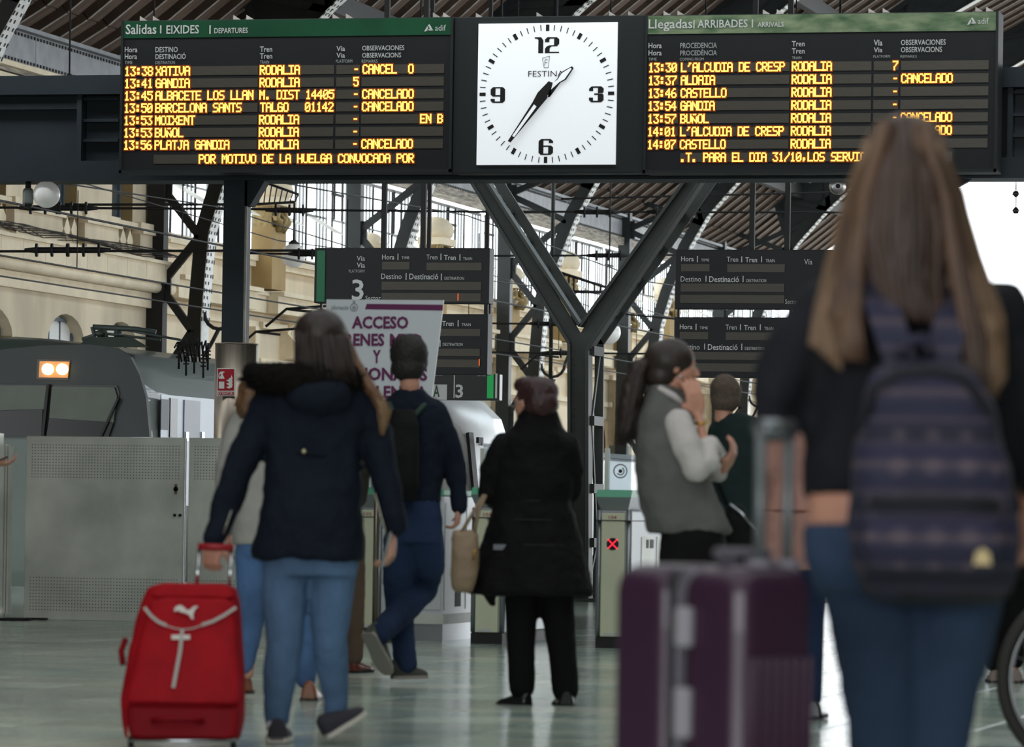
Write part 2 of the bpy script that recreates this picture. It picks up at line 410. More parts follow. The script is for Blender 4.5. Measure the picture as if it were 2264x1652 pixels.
# ------------------------------------------------------------------ clock
x0, x1, z0, z1 = sq(YB, 999, 38, 1421, 383)
org = Vector(((x0 + x1) / 2, YB, z0))
clk = empty('station_clock', org, 'square white backlit station clock between the two train boards', 'clock')
MB(org).box(x0, x1, YB + 0.01, YB + 0.3, z0, z1).build('casing', BOARD2, clk, bevel=0.006)
for q in (.2, .8): MB(org).box(x0 + (x1 - x0) * q - .05, x0 + (x1 - x0) * q + .05, YB + .3, YB + .615, z0 + .35, z0 + .45).build('mounting_bracket', BLACKST, clk)
fx0, fx1, fz0, fz1 = sq(YB, 1054, 53, 1361, 365)
MB(org).box(fx0, fx1, YB - 0.012, YB + 0.01, fz0, fz1).build('face', CLOCKF, clk)
cx, cz = (fx0 + fx1) / 2, (fz0 + fz1) / 2; S = (fx1 - fx0)
dy = YB - 0.016
def cpoly(mb, pts, y=dy):
    n = len(pts); mb.add([(cx + a * S, y, cz + b * S) for a, b in pts], [tuple(range(n))], False)
mb = MB(org)
for i in range(60):
    a = PI / 2 - i * PI / 30
    if i % 5 == 0:
        r0, r1, hw = 0.440, 0.485, 0.0125
        m5 = MB(org); c, s_ = math.cos(a), math.sin(a)
        cpoly(m5, [(r0 * c - hw * s_, r0 * s_ + hw * c), (r0 * c + hw * s_, r0 * s_ - hw * c), (r1 * c + hw * s_, r1 * s_ - hw * c), (r1 * c - hw * s_, r1 * s_ + hw * c)])
        m5.build('hour_mark', INK, clk)
    else:
        r0, r1, hw = 0.443, 0.485, 0.0035; m5 = MB(org); c, s_ = math.cos(a), math.sin(a)
        cpoly(m5, [(r0 * c - hw * s_, r0 * s_ + hw * c), (r0 * c + hw * s_, r0 * s_ - hw * c), (r1 * c + hw * s_, r1 * s_ - hw * c), (r1 * c - hw * s_, r1 * s_ + hw * c)])
        m5.build('minute_mark', INK, clk)
def digit(name, ox, oz, polys, w=0.105, h=0.112):
    mb = MB(org)
    for p in polys: cpoly(mb, [(ox + (a - .5) * w, oz + (b - .5) * h) for a, b in p])
    return mb.build(name, INK, clk)
tk, th = 0.36, 0.10      # thick uprights, thin bars
one = [[(0.35, 0), (.75, 0), (.75, .8), (.58, 1), (0.05, 1), (0.05, .92), (.3, .88), (.35, .8)]]
two = [[(.0, .68), (.3, .68), (.3, .85), (.36, .9), (.62, .9), (.62, .99), (.16, 1), (.0, .86)], [(.62, .99), (.62, .56), (.98, .58), (.98, .86), (.82, .99)], [(.62, .56), (.62, .42), (.82, .42), (.98, .58)],
       [(.3, .49), (.12, .42), (.0, .28), (.0, 0), (.33, 0), (.33, .3), (.45, .42), (.62, .42), (.62, .50)], [(.33, 0), (.98, 0), (.98, .08), (.33, .08)]]
three = [[(.0, .7), (.28, .7), (.28, .9), (.6, .9), (.6, 1), (.16, 1), (.0, .86)], [(.6, 1), (.6, .56), (.94, .58), (1, .66), (1, .86), (.84, 1)], [(.35, .46), (.6, .46), (.6, .56), (.35, .56)],
         [(.6, .56), (.6, 0), (.84, 0), (1, .14), (1, .44), (.92, .54)], [(.0, .3), (.28, .3), (.28, .1), (.6, .1), (.6, 0), (.16, 0), (.0, .14)]]
six = [[(0, .14), (.16, 0), (.34, 0), (.34, 1), (.16, 1), (0, .86)], [(.34, .9), (.7, .9), (.7, .74), (1, .74), (1, .86), (.84, 1), (.34, 1)],
       [(.34, .5), (.66, .5), (.66, .6), (.34, .6)], [(.66, .6), (.66, 0), (.84, 0), (1, .14), (1, .48), (.84, .6)], [(.34, 0), (.66, 0), (.66, .09), (.34, .09)]]
nine = [[(1 - a, 1 - b) for a, b in p] for p in six]
digit('numeral', -0.052, 0.341, one, 0.09); digit('numeral', 0.035, 0.341, two)
digit('numeral', 0.357, -0.006, three); digit('numeral', 0.0, -0.372, six); digit('numeral', -0.352, -0.006, nine)
lettering('FESTINA', clk, org, (1168, 157), (1247, 170), YB - 0.013, INK)
em = MB(org)
q = [(1200, 129), (1216, 124), (1213, 150), (1204, 150)]
for i in range(4):
    a = PYp(*q[i], YB); b = PYp(*q[(i + 1) % 4], YB); em.bar((a.x, dy, a.z), (b.x, dy, b.z), 0.004, 0.002)
for a, b in (((1205, 145), (1206, 132)), ((1206, 132), (1212, 132)), ((1206, 139), (1211, 138))):
    a = PYp(*a, YB); b = PYp(*b, YB); em.bar((a.x, dy, a.z), (b.x, dy, b.z), 0.005, 0.002)
em.build('emblem', INK, clk)
def hand(name, pts, hole, y, m2):
    mb = MB(org)
    v = [(PYp(a, b, YB)) for a, b in pts]
    n = len(v)
    mb.add([(p.x, y, p.z) for p in v] + [(p.x, y + 0.008, p.z) for p in v], [tuple(range(n)), tuple(reversed(range(n, 2 * n)))] + [(k, k + n, (k + 1) % n + n, (k + 1) % n) for k in range(n)], False)
    o = mb.build(name, INK, clk)
    if hole:
        h = MB(org); mx0 = sum(a for a, b in hole) / len(hole); my0 = sum(b for a, b in hole) / len(hole)
        v = [PYp(mx0 + (a - mx0) * .93, my0 + (b - my0) * .95, YB) for a, b in hole]; h.add([(p.x, y - 0.003, p.z) for p in v], [tuple(range(len(v)))], False)
        h.build('hand_inlay', m2, o)
    return o
hand('hour_hand', [(1217, 215), (1204, 200), (1216, 181), (1225, 184), (1234, 174), (1243, 160), (1266, 147), (1270, 151), (1253, 177), (1240, 184), (1230, 196), (1212, 216)],
     [(1219, 200), (1222, 186), (1235, 176), (1244, 162), (1265, 149.5), (1267.5, 152), (1251, 175.5), (1238, 183)], YB - 0.034, CLOCKF)
hand('minute_hand', [(1125, 313), (1131, 316), (1212, 218), (1214, 205), (1224, 187), (1216, 180), (1191, 206), (1180, 227)],
     [(1133, 303.5), (1138, 306), (1191, 235), (1185, 230)], YB - 0.048, CLOCKF)
for q in (0.1, 0.42, 0.8, 0.9):
    xx = x0 + (x1 - x0) * q
    MB(org).prism([(xx, z1), (xx + 0.08, z1), (xx, z1 + 0.05)], 'y', YB + 0.1, YB + 0.12).build('mounting_lug', EDGE, clk)

# ------------------------------------------------------------------ steel beam carrying the boards
YS = YB + 0.62
bx0 = PYp(-160, 400, YS).x; bx1 = PYp(2420, 400, YS).x
zt = PYp(100, 167, YS).z; zb_ = PYp(100, 400, YS).z
org = Vector((bx0, YS, zb_))
beam = empty('board_gantry', org, 'long blue-black box gantry behind the train boards, its ends showing at both sides', 'gantry')
MB(org).box(bx0, bx1, YS, YS + 0.5, zb_, zb_ + 0.20).build('lower_chord', NAVYST, beam)
MB(org).box(bx0, bx1, YS, YS + 0.5, zt - 0.19, zt).build('upper_chord', NAVYST, beam)
MB(org).box(bx0, bx1, YS + 0.22, YS + 0.26, zb_ + 0.2, zt - 0.19).build('web_plate', NAVYST, beam)
n = 0
for px in (165, 2225, 560, 1000, 1420, 1800):
    xx = PYp(px, 280, YS).x
    MB(org).box(xx, xx + 0.05, YS + 0.06, YS + 0.22, zb_ + 0.2, zt - 0.19).build('upright', NAVYST, beam)
    for f in (0.30, 0.60, 0.92):
        zz = zb_ + 0.2 + (zt - zb_ - 0.39) * f
        e = xx + 0.42 if px != 2225 else xx + 0.5
        MB(org).box(xx, e, YS + 0.12, YS + 0.22, zz, zz + 0.03).build('rail', NAVYST, beam)
MB(org).box(bx0, PYp(165, 280, YS).x, YS + 0.1, YS + 0.16, zt - 0.33, zt - 0.27).build('rail', NAVYST, beam)

v_ = [PYp(*p_, YS + .1) for p_ in ((2105, 384), (2178, 384), (2150, 396), (2118, 412))]
MB(org).prism([(p_.x, p_.z) for p_ in v_], 'y', YS + .1, YS + .2).build('knee_brace', NAVYST, beam)
# square column with stainless cladding
YC = YB + 0.7
a = PYp(489, 500, YC); b = PYp(544, 500, YC); w2 = (b.x - a.x)
cxx = (a.x + b.x) / 2
org = Vector((cxx, YC + w2 / 2, 0)); colm = empty('square_column', org, 'dark square steel column with stainless clad foot rising behind the fence', 'column')
MB(org).box(cxx - w2 * .42, cxx + w2 * .42, YC, YC + w2 * .84, 2.3, zb_ + 0.1).build('shaft', NAVYST, colm)
MB(org).box(cxx + w2 * .42, cxx + w2 * .5, YC + 0.02, YC + 0.05, 2.3, zb_ + 0.02).build('edge_strip', EDGE, colm)
ax = cxx + w2 * .42
MB(org).prism([(ax - .02, zb_ - .25), (ax + .05, zb_ - .25), (ax + .2, zb_), (ax - .02, zb_)], 'y', YC + .02, YC + .2).build('bracket', NAVYST, colm)
zc = PYp(510, 760, YC - .1).z; rr = (PYp(560, 860, YC).x - PYp(467, 860, YC).x) / 2 * 0.98
cc = Vector((PYp(513, 860, YC).x, YC + w2 / 2, 0))
MB(org).cyl(cc, cc + Vector((0, 0, zc)), rr, 48).build('stainless_cladding', STAINL, colm)
MB(org).cyl(cc + Vector((0, 0, zc)), cc + Vector((0, 0, zc + .012)), rr * 1.01, 48).build('cladding_cap', STAINL, colm)
# extinguisher sign
ysn = YC + w2 / 2 - rr - 0.008
sg0 = PYp(479, 876, ysn); org = Vector((sg0.x, ysn, sg0.z))
sx0, sx1, sz0, sz1 = sq(ysn, 479, 814, 519, 876)
REDS = mat('sign_red', 'a8202c', 0.4); WHS = mat('sign_white', 'd8dcd6', 0.5)
sign = empty('extinguisher_sign', org, 'red and white fire extinguisher sign on the stainless column foot', 'sign')
MB(org).box(sx0, sx1, ysn, ysn + .004, sz0, sz1).build('panel', WHS, sign)
u = lambda a, b: (sx0 + (sx1 - sx0) * a, ysn - .002, sz0 + (sz1 - sz0) * b)
def spoly(m, pts, name='pictogram', dy=-0.002):
    g = MB(org); g.add([(u(a, b)[0], ysn + dy, u(a, b)[2]) for a, b in pts], [tuple(range(len(pts)))]); return g.build(name, m, sign)
spoly(REDS, [(.05, .2), (.95, .2), (.95, .97), (.05, .97)], 'red_field')
spoly(REDS, [(.05, .03), (.95, .03), (.95, .16), (.05, .16)], 'red_field')
spoly(WHS, [(.12, .27), (.42, .27), (.42, .66), (.34, .74), (.34, .84), (.42, .84), (.42, .88), (.2, .88), (.1, .8), (.08, .66), (.12, .66), (.16, .78), (.22, .8), (.22, .74), (.12, .66)], dy=-.004)
spoly(REDS, [(.12, .52), (.42, .52), (.42, .62), (.12, .62)], dy=-.006)
for k in range(3):
    zz = .27 + k * .12
    spoly(WHS, [(.52, zz + .06), (.66, zz), (.84, zz + .04), (.88, zz + .14), (.8, zz + .26), (.78, zz + .15), (.66, zz + .12), (.66, zz + .08)], dy=-.004 - .001 * k)
lettering('EXTINTOR', sign, org, (482, 867), (515, 873), ysn - .002, WHS, bold=.01)

# ------------------------------------------------------------------ Y column
YY = 47.0
def q(px, py, y=YY): v = PYp(px, py, y); return Vector((v.x, 0, v.z))
base = q(1297, 1400)
org = Vector((base.x, YY, 0)); yc = empty('branching_column', org, 'dark green riveted steel column that forks into a tall Y', 'column')
def flange(name, pts, w, y0, y1):
    mb = MB(org)
    for (a, b) in zip(pts[:-1], pts[1:]):
        a = Vector(a); b = Vector(b); t = (b - a).normalized(); n_ = Vector((t.z, 0, -t.x)) * (w / 2)
        mb.hexa([(a + o_).to_tuple() if False else Vector((a.x + o_.x, yy_, a.z + o_.z)) for (a, o_, yy_) in
                 [(a, -n_, y0), (a, n_, y0), (a, n_, y1), (a, -n_, y1), (b, -n_, y0), (b, n_, y0), (b, n_, y1), (b, -n_, y1)]])
    return mb.build(name, STEELG, yc, bevel=0.004)
sc_ = 47 * 1.03 / 1e4
top = zb_ + .05
# front channel: trunk and arms
g = MB(org)
pl = [q(1265, 1420), q(1300, 1420), q(1302, 775), q(1330, 725), q(1556, 395), q(1520, 395), q(1300, 708), q(1286, 735), q(1283, 735), q(1068, 390), q(1038, 390), q(1262, 760)]
pl[0].z = pl[1].z = 0
g.prism([(v.x, v.z) for v in pl], 'y', YY - .02, YY + .02); g.build('front_plate', STEELG, yc)
for nm, a_, b_ in (('left', [(1262, 1420), (1262, 760), (1038, 390)], 0), ('mid', [(1301, 1420), (1302, 775), (1556, 395)], 0), ('fork', [(1070, 390), (1286, 722), (1522, 395)], 0)):
    pts = [q(*v) for v in a_]
    if pts[0].z < 1: pts[0].z = 0
    flange('flange', pts, 0.035, YY - .10, YY + .10)
# rear channel, set back, joined by battens and lacing
YR = YY + .45
def q2(px, py): v = PYp(px, py, YR); return Vector((v.x, 0, v.z))
pr = [q2(1310, 1420), q2(1330, 1420), q2(1335, 762), q2(1590, 395), q2(1566, 395), q2(1316, 760)]
pr[0].z = pr[1].z = 0
MB(org).prism([(v.x, v.z) for v in pr], 'y', YR - .02, YR + .02).build('rear_plate', STEELG, yc)
pr = [q2(1316, 760), q2(1335, 762), q2(1312, 715), q2(1110, 395), q2(1085, 395)]
MB(org).prism([(v.x, v.z) for v in pr], 'y', YR - .02, YR + .02).build('rear_plate', STEELG, yc)
for py in (1345, 1200, 1080, 930, 775):
    z = q(1302, py).z; xa = q(1302, py).x; xb = q2(1320, py).x
    MB(org).box(xa - .02, xa + .06, YY, YR, z - .05, z + .05).build('batten', STEELG, yc)
zs = [0.2, q(1302, 1200).z, q(1302, 930).z, q(1302, 775).z]
for k in range(3):
    s0, s1 = (YY + .05, YR - .05) if k % 2 == 0 else (YR - .05, YY + .05)
    MB(org).bar((xa + .03, s0, zs[k]), (xa + .03, s1, zs[k + 1]), .02, .05, up=(0, 1, 0)).build('lacing_bar', STEELG, yc)
for (A, B) in (((1302, 760), (1540, 400)), ((1270, 715), (1075, 400))):
    for k in range(1, 5):
        f = k / 5; px = A[0] + (B[0] - A[0]) * f; py = A[1] + (B[1] - A[1]) * f
        c = q(px, py); t = (q(*B) - q(*A)).normalized()
        MB(org).bar((c.x, YY + .02, c.z), (c.x, YR, c.z), .03, .06, up=t).build('batten', STEELG, yc)
        c2 = q(A[0] + (B[0] - A[0]) * (f - .2), A[1] + (B[1] - A[1]) * (f - .2))
        MB(org).bar((c2.x, YY + .02, c2.z), (c.x, YR, c.z), .02, .05, up=t).build('lacing_bar', STEELG, yc)
rv = MB(org)
for k in range(40):
    c = q(1281 + (k % 2) * 2 - 12, 1400 - k * 16); rv.sphere((c.x, YY - .02, c.z), .008, n=6, m=4)
rv.build('rivets', STEELG, yc, kind='stuff')
MB(org).box(base.x - .2, base.x + .35, YY - .15, YR + .15, 0, .03).build('base_plate', STEELG, yc)

# ------------------------------------------------------------------ hanging platform boards
YP = 52.0
LEDO = mat('orange_led_column', 'c05010', .5, emit='f06020', es=.8)
def panel(root, org, px0, py0, px1, py1, items, strips, green=None, ticks=()):
    x0, x1, z0, z1 = sq(YP, px0, py0, px1, py1)
    MB(org).box(x0, x1, YP, YP + .22, z0, z1).build('casing', BOARD, root, bevel=.006)
    if green: rect(*green, YP, 0, .012, org, 'green_panel', GREENB, root)
    for s, a, b, c, d, bd, m in items: lettering(s, root, org, (a, b), (c, d), YP - .002, m, bold=bd)
    for r in strips: rect(*r, YP, 0, .008, org, 'display_strip', LEDROW, root)
    for r in ticks: rect(*r, YP, .01, .002, org, 'lit_column', LEDO, root)
o_ = PYp(886, 825, YP); org = Vector((o_.x, YP, o_.z))
pb = empty('platform_board', org, 'black two-panel platform 3 board hanging behind the white poster', 'platform board', group='hanging platform boards')
panel(pb, org, 694, 548, 1081, 670, [('Vía', 789, 566, 807, 577, 0, WHT), ('Via', 789, 581, 807, 592, .008, WHT), ('PLATFORM', 771, 596, 806, 603, 0, DIM), ('3', 778, 618, 804, 664, .012, WHT), ('Sector', 808, 654, 842, 663, 0, WHT),
  ('Hora', 845, 563, 872, 574, .01, WHT), ('|', 879, 561, 881, 575, 0, WHT), ('TIME', 888, 567, 905, 573, 0, WHT), ('Tren', 943, 563, 967, 574, 0, WHT), ('|', 974, 561, 976, 575, 0, WHT), ('Tren', 982, 564, 1008, 575, .01, WHT), ('|', 1016, 562, 1018, 576, 0, WHT), ('TRAIN', 1024, 569, 1044, 575, 0, WHT),
  ('Destino', 843, 605, 888, 617, 0, WHT), ('|', 897, 604, 899, 619, 0, WHT), ('Destinació', 905, 605, 969, 618, .01, WHT), ('|', 975, 605, 977, 620, 0, WHT), ('DESTINATION', 983, 612, 1026, 619, 0, WHT)],
  [(845, 579, 906, 596), (943, 581, 1065, 598), (844, 623, 1064, 641), (844, 648, 1063, 666)], (700, 554, 718, 667), [(1012, 649, 1014, 665)])
panel(pb, org, 694, 693, 1077, 826, [('Tren', 978, 710, 1003, 721, .01, WHT), ('|', 1012, 708, 1014, 722, 0, WHT), ('TRAIN', 1021, 715, 1041, 721, 0, WHT), ('|', 972, 752, 974, 767, 0, WHT), ('DESTINATION', 979, 758, 1023, 765, 0, WHT), ('Destino', 843, 752, 888, 764, 0, WHT), ('Destinació', 905, 752, 966, 765, .01, WHT)],
  [(845, 726, 906, 743), (943, 727, 1062, 743), (844, 770, 1061, 786), (844, 794, 1061, 811)], (700, 699, 718, 820), [(1059, 794, 1061, 809)])
for px, h in ((700, 693), (1074, 693)): rect(px, 668, px + 4, h, YP, -.2, .06, org, 'strut', BOARD, pb)
for px in (848, 935):
    a = PYp(px, 552, YP + .1)
    mb = MB(org); t2 = PYp(px - 3, 380, YP + .1); mb.box(a.x - .03, a.x + .03, YP + .08, YP + .14, a.z - .05, 20.5 if a.x > -19 else 19.0); mb.build('hanger', BLACKST, pb)
o_ = PYp(1660, 830, YP); org = Vector((o_.x, YP, o_.z))
pb2 = empty('platform_board', org, 'black two-panel platform board hanging above the ponytailed woman', 'platform board', group='hanging platform boards')
def itm(dy, k=0):
    return [('Hora', 1506 - k, 567 + dy, 1534 - k, 578 + dy, .01, WHT), ('|', 1541 - k, 566 + dy, 1543 - k, 580 + dy, 0, WHT), ('TIME', 1550 - k, 572 + dy, 1568 - k, 578 + dy, 0, WHT), ('Tren', 1607 - k, 568 + dy, 1632 - k, 579 + dy, 0, WHT), ('|', 1639 - k, 567 + dy, 1641 - k, 580 + dy, 0, WHT),
     ('Tren', 1648 - k, 569 + dy, 1674 - k, 580 + dy, .01, WHT), ('|', 1683 - k, 567 + dy, 1685 - k, 580 + dy, 0, WHT), ('TRAIN', 1693 - k, 573 + dy, 1713 - k, 580 + dy, 0, WHT), ('Destino', 1505 - k, 611 + dy, 1550 - k, 623 + dy, 0, WHT), ('|', 1560 - k, 610 + dy, 1562 - k, 623 + dy, 0, WHT),
     ('Destinació', 1568 - k, 611 + dy, 1634 - k, 624 + dy, .01, WHT), ('|', 1642 - k, 610 + dy, 1644 - k, 624 + dy, 0, WHT), ('DESTINATION', 1650 - k, 617 + dy, 1694 - k, 624 + dy, 0, WHT)]
panel(pb2, org, 1492, 552, 1873, 683, itm(0) + [('Vía', 1778, 573, 1796, 585, 0, WHT), ('Sector', 1736, 662, 1765, 672, 0, WHT)], [(1506, 584, 1569, 600), (1608, 584, 1735, 602), (1505, 627, 1734, 645), (1504, 652, 1734, 670)], (1850, 558, 1868, 678))
panel(pb2, org, 1490, 701, 1871, 834, itm(150, 3), [(1503, 734, 1566, 750), (1605, 735, 1732, 752), (1502, 778, 1731, 795), (1500, 803, 1731, 821)], (1848, 707, 1866, 828))
for px in (1492, 1740): rect(px, 680, px + 4, 703, YP, -.2, .06, org, 'strut', BOARD, pb2)
for px in (1662, 1740):
    a = PYp(px, 556, YP + .1); t2 = PYp(px - 1, 380, YP + .1)
    MB(org).box(a.x - .03, a.x + .03, YP + .08, YP + .14, a.z - .05, 20.5 if a.x > -19 else 19.0).build('hanger', BLACKST, pb2)
# small lit platform sign further back
YQ = 60.0
x0, x1, z0, z1 = sq(YQ, 905, 826, 1104, 884); org = Vector(((x0 + x1) / 2, YQ, z0))
ps = empty('platform_sign', org, 'small black platform 3 sign with bright green end below the hanging board', 'sign')
MB(org).box(x0, x1, YQ, YQ + .16, z0, z1).build('casing', mat('black_gloss', '151716', .3), ps, bevel=.006)
rect(1077, 828, 1091, 881, YQ, 0, .012, org, 'green_panel', mat('lit_green', '128a42', .3, emit='12a850', es=.35), ps)
rect(1095, 826, 1099, 881, YQ, 0, .012, org, 'white_edge', WHS, ps)
rect(1003, 828, 1005, 880, YQ, 0, .006, org, 'divider', WHS, ps)
lettering('3', ps, org, (1007, 850), (1024, 880), YQ - .002, WHS, bold=.02)
lettering('A', ps, org, (958, 852), (972, 878), YQ - .008, GREEN, bold=.02)
rect(940, 850, 988, 884, YQ, 0, .005, org, 'white_field', WHS, ps)
lettering('PLATFORM', ps, org, (1055, 828), (1074, 832), YQ - .002, WHS); lettering('SECTOR', ps, org, (962, 827), (978, 831), YQ - .002, WHS)
MB(org).box(x0 + .2, x0 + .25, YQ + .05, YQ + .1, z1, z1 + 5.5).build('hanger', BLACKST, ps)
MB(org).box(x1 - .25, x1 - .2, YQ + .05, YQ + .1, z1, z1 + 5.5).build('hanger', BLACKST, ps)

# ------------------------------------------------------------------ white notice on a stand
YN = 30.5
v = [PYp(722, 662, YN), PYp(981, 664, YN), PYp(956, 870, YN), PYp(712, 890, YN)]
org = Vector((v[2].x - .4, YN, 0)); nt_ = empty('notice_stand', org, 'white access notice with purple lettering on a stand behind the walking people', 'notice')
e = (v[2] - v[1]) ; b2 = v[1] + e * 1.5; a2 = v[0] + (v[3] - v[0]) * 1.35
g = MB(org); g.prism([(v[0].x, v[0].z), (v[1].x, v[1].z), (b2.x, b2.z), (a2.x, a2.z)], 'y', YN, YN + .012); g.build('sheet', mat('white_poster', 'e4e9ee', .3, spec=.5), nt_)
PUR = mat('purple_print', '6c2058', .5)
g = MB(org)
qq = [PYp(811, 672, YN), PYp(980, 674, YN), PYp(979, 687, YN), PYp(807, 684, YN)]
g.add([(p.x, YN - .002, p.z) for p in qq], [(0, 1, 2, 3)]); g.build('purple_stripe', PUR, nt_)
for s, a, b, c, d, bd in (('ACCESO', 778, 699, 903, 727, .02), ('TRENES', 742, 737, 850, 765, .02), ('MYD', 862, 738, 934, 766, .02), ('Y', 824, 774, 842, 803, .02), ('REGIONALES', 742, 812, 945, 841, .02), ('DE VALENCIA', 740, 852, 945, 880, .02)):
    lettering(s, nt_, org, (a, b), (c, d), YN - .002, PUR, bold=bd + .015)
GRYP = mat('grey_print', '70727a', .5)
lettering('información', nt_, org, (733, 675), (771, 685), YN - .002, GRYP)
def ring(px, py, r0, r1):
    g = MB(org); c = PYp(px, py, YN); k = YN * 1.03 / 1e4; vs = []; fs = []
    for i in range(24):
        a = 2 * PI * i / 24
        for r in (r0, r1): vs.append((c.x + math.cos(a) * r * k, YN - .003, c.z + math.sin(a) * r * k))
    for i in range(24): j = (i + 1) % 24; fs.append((2 * i, 2 * i + 1, 2 * j + 1, 2 * j))
    g.add(vs, fs); return g.build('emblem', GRYP, nt_)
ring(783, 680, 7.5, 9); ring(783, 668, 1.5, 3); ring(783, 681, 2, 4)
MB(org).cyl((org.x, YN + .03, .02), (org.x, YN + .03, a2.z + .3), .02).build('post', STAINL, nt_)
MB(org).cyl((org.x, YN + .03, 0), (org.x, YN + .03, .02), .18, 24).build('foot', STAINL, nt_)
# ------------------------------------------------------------------ floor and platforms
TX0, TX1 = -26.5, -18.2          # the track bed seen at the left
fl = empty('floor', (0, 0, 0), kind='structure')
FLM = bpy.data.materials.new('terrazzo_floor'); FLM.use_nodes = True
nt = FLM.node_tree; b = nt.nodes['Principled BSDF']
tc = nt.nodes.new('ShaderNodeTexCoord')
oi = nt.nodes.new('ShaderNodeObjectInfo')
nz = nt.nodes.new('ShaderNodeTexNoise'); nz.inputs['Scale'].default_value = 1.1; nz.inputs['Detail'].default_value = 8
nt.links.new(tc.outputs['Object'], nz.inputs['Vector'])
gm = nt.nodes.new('ShaderNodeNewGeometry'); nt.links.new(gm.outputs['Position'], nz.inputs['Vector'])
r = nt.nodes.new('ShaderNodeValToRGB'); r.color_ramp.elements[0].color = lin('86a29c'); r.color_ramp.elements[1].color = lin('ccd2c0')
r.color_ramp.elements[0].position = .3; r.color_ramp.elements[1].position = .7
nt.links.new(nz.outputs['Fac'], r.inputs[0])
mx = nt.nodes.new('ShaderNodeHueSaturation'); mr = nt.nodes.new('ShaderNodeMapRange'); mr.inputs['To Min'].default_value = .75; mr.inputs['To Max'].default_value = 1.15
nt.links.new(oi.outputs['Random'], mr.inputs['Value']); nt.links.new(mr.outputs[0], mx.inputs['Value']); nt.links.new(r.outputs[0], mx.inputs['Color'])
nt.links.new(mx.outputs[0], b.inputs['Base Color'])
n2 = nt.nodes.new('ShaderNodeTexNoise'); n2.inputs['Scale'].default_value = 14; n2.inputs['Detail'].default_value = 3
nt.links.new(gm.outputs['Position'], n2.inputs['Vector'])
rr_ = nt.nodes.new('ShaderNodeMapRange'); rr_.inputs['To Min'].default_value = .10; rr_.inputs['To Max'].default_value = .22
nt.links.new(n2.outputs['Fac'], rr_.inputs['Value']); nt.links.new(rr_.outputs[0], b.inputs['Roughness'])
b.inputs['Specular IOR Level'].default_value = .55
PLAT = mat('grey_platform_paving', '9a9a94', .35, var=.12, scale=1.2)
g = MB((0, 0, 0)); g.box(-45, 20, -14, 49, -.25, -.004); g.build('base_slab', FLM, fl)
TS = .62
tm = MB((0, 0, 0)); e = TS / 2 - .004
tm.hexa([(-e, -e, -.004), (e, -e, -.004), (e, e, -.004), (-e, e, -.004), (-e + .003, -e + .003, 0), (e - .003, -e + .003, 0), (e - .003, e - .003, 0), (-e + .003, e - .003, 0)])
proto = tm.build('floor_tile', FLM, fl); cnt = 0; cells = []
for iy in range(22, 62):
    for ix in range(-32, 10):
        cx_, cy_ = ix * TS, iy * TS
        v = Vector((cx_, cy_, 0)) - EYE; D = v.dot(FW); X = v.dot(RT) / D * FPX + PPX; Yp = PPY + .9 / D * FPX
        if -120 < X < 2390 and 16.2 < D < 36: cells.append((D, cx_, cy_))
cells.sort()
for i, (D, cx_, cy_) in enumerate(cells[:298]):
    o = proto if i == 0 else proto.copy()
    o.location = (cx_, cy_, 0)
    if i: link(o, fl)
g = MB((0, 0, 0))
for D, cx_, cy_ in cells[298:]:
    g.hexa([(cx_ + sx * (e - ee), cy_ + sy * (e - ee), z) for z, ee in ((-.004, 0), (0, .003)) for sx, sy in ((-1, -1), (1, -1), (1, 1), (-1, 1))])
if g.v: g.build('far_tiles', FLM, fl, kind='stuff')
pf = empty('platform_floor', (0, 49, 0), kind='structure')
g = MB((0, 49, 0)); g.box(TX1 + .35, 20, 49, 230, -1.1, -.002); g.build('platform_slab', PLAT, pf)
g = MB((0, 49, 0)); g.box(-32, TX0, 49, 230, -1.1, -.002); g.build('platform_slab', PLAT, pf)
g = MB((0, 49, 0)); g.box(TX0, TX1 + .35, 49, 230, -1.3, -1.1); g.build('track_bed', mat('ballast', '4a443e', .9, var=.4, scale=20, bump=.6), pf)
g = MB((0, 0, 0)); g.box(-500, 500, 230, 900, -1.3, -1.25); g.build('ground_outside', mat('pale_ground', 'b8b6ae', .8), None, kind='structure')
for cxr in (-20.1, -24.4):
    for s in (-.72, .72):
        g = MB((cxr, 50, -1.1)); g.box(cxr + s - .035, cxr + s + .035, 50, 229, -1.1, -.95)
        g.build('rail', mat('rail_steel', '6a5a50', .4, .7), None, '%s steel rail of the track %s' % ('left' if s < 0 else 'right', 'under the trains' if cxr > -22 else 'beside the station building'), 'rail', group='track rails')

# ------------------------------------------------------------------ concourse shell around and behind the photographer
g = MB((0, 0, 0)); g.box(-24, 14, -14, 39.5, 7.6, 7.8); g.build('concourse_ceiling', mat('grey_ceiling', 'a8a6a0', .9), None, kind='structure')
g = MB((0, 0, 0)); g.box(-24, 14, -14.3, -14, 0, 7.6); g.build('wall_back', mat('dull_wall', '8a8478', .9), None, kind='structure')
g = MB((0, 0, 0)); g.box(14, 14.3, -14, 60, 0, 7.8); g.build('wall_right', mat('dull_wall', '8a8478', .9), None, kind='structure')
g = MB((0, 0, 0)); g.box(-24.3, -24, -14, 39.5, 0, 7.8); g.build('wall_concourse_left', mat('dull_wall', '8a8478', .9), None, kind='structure')

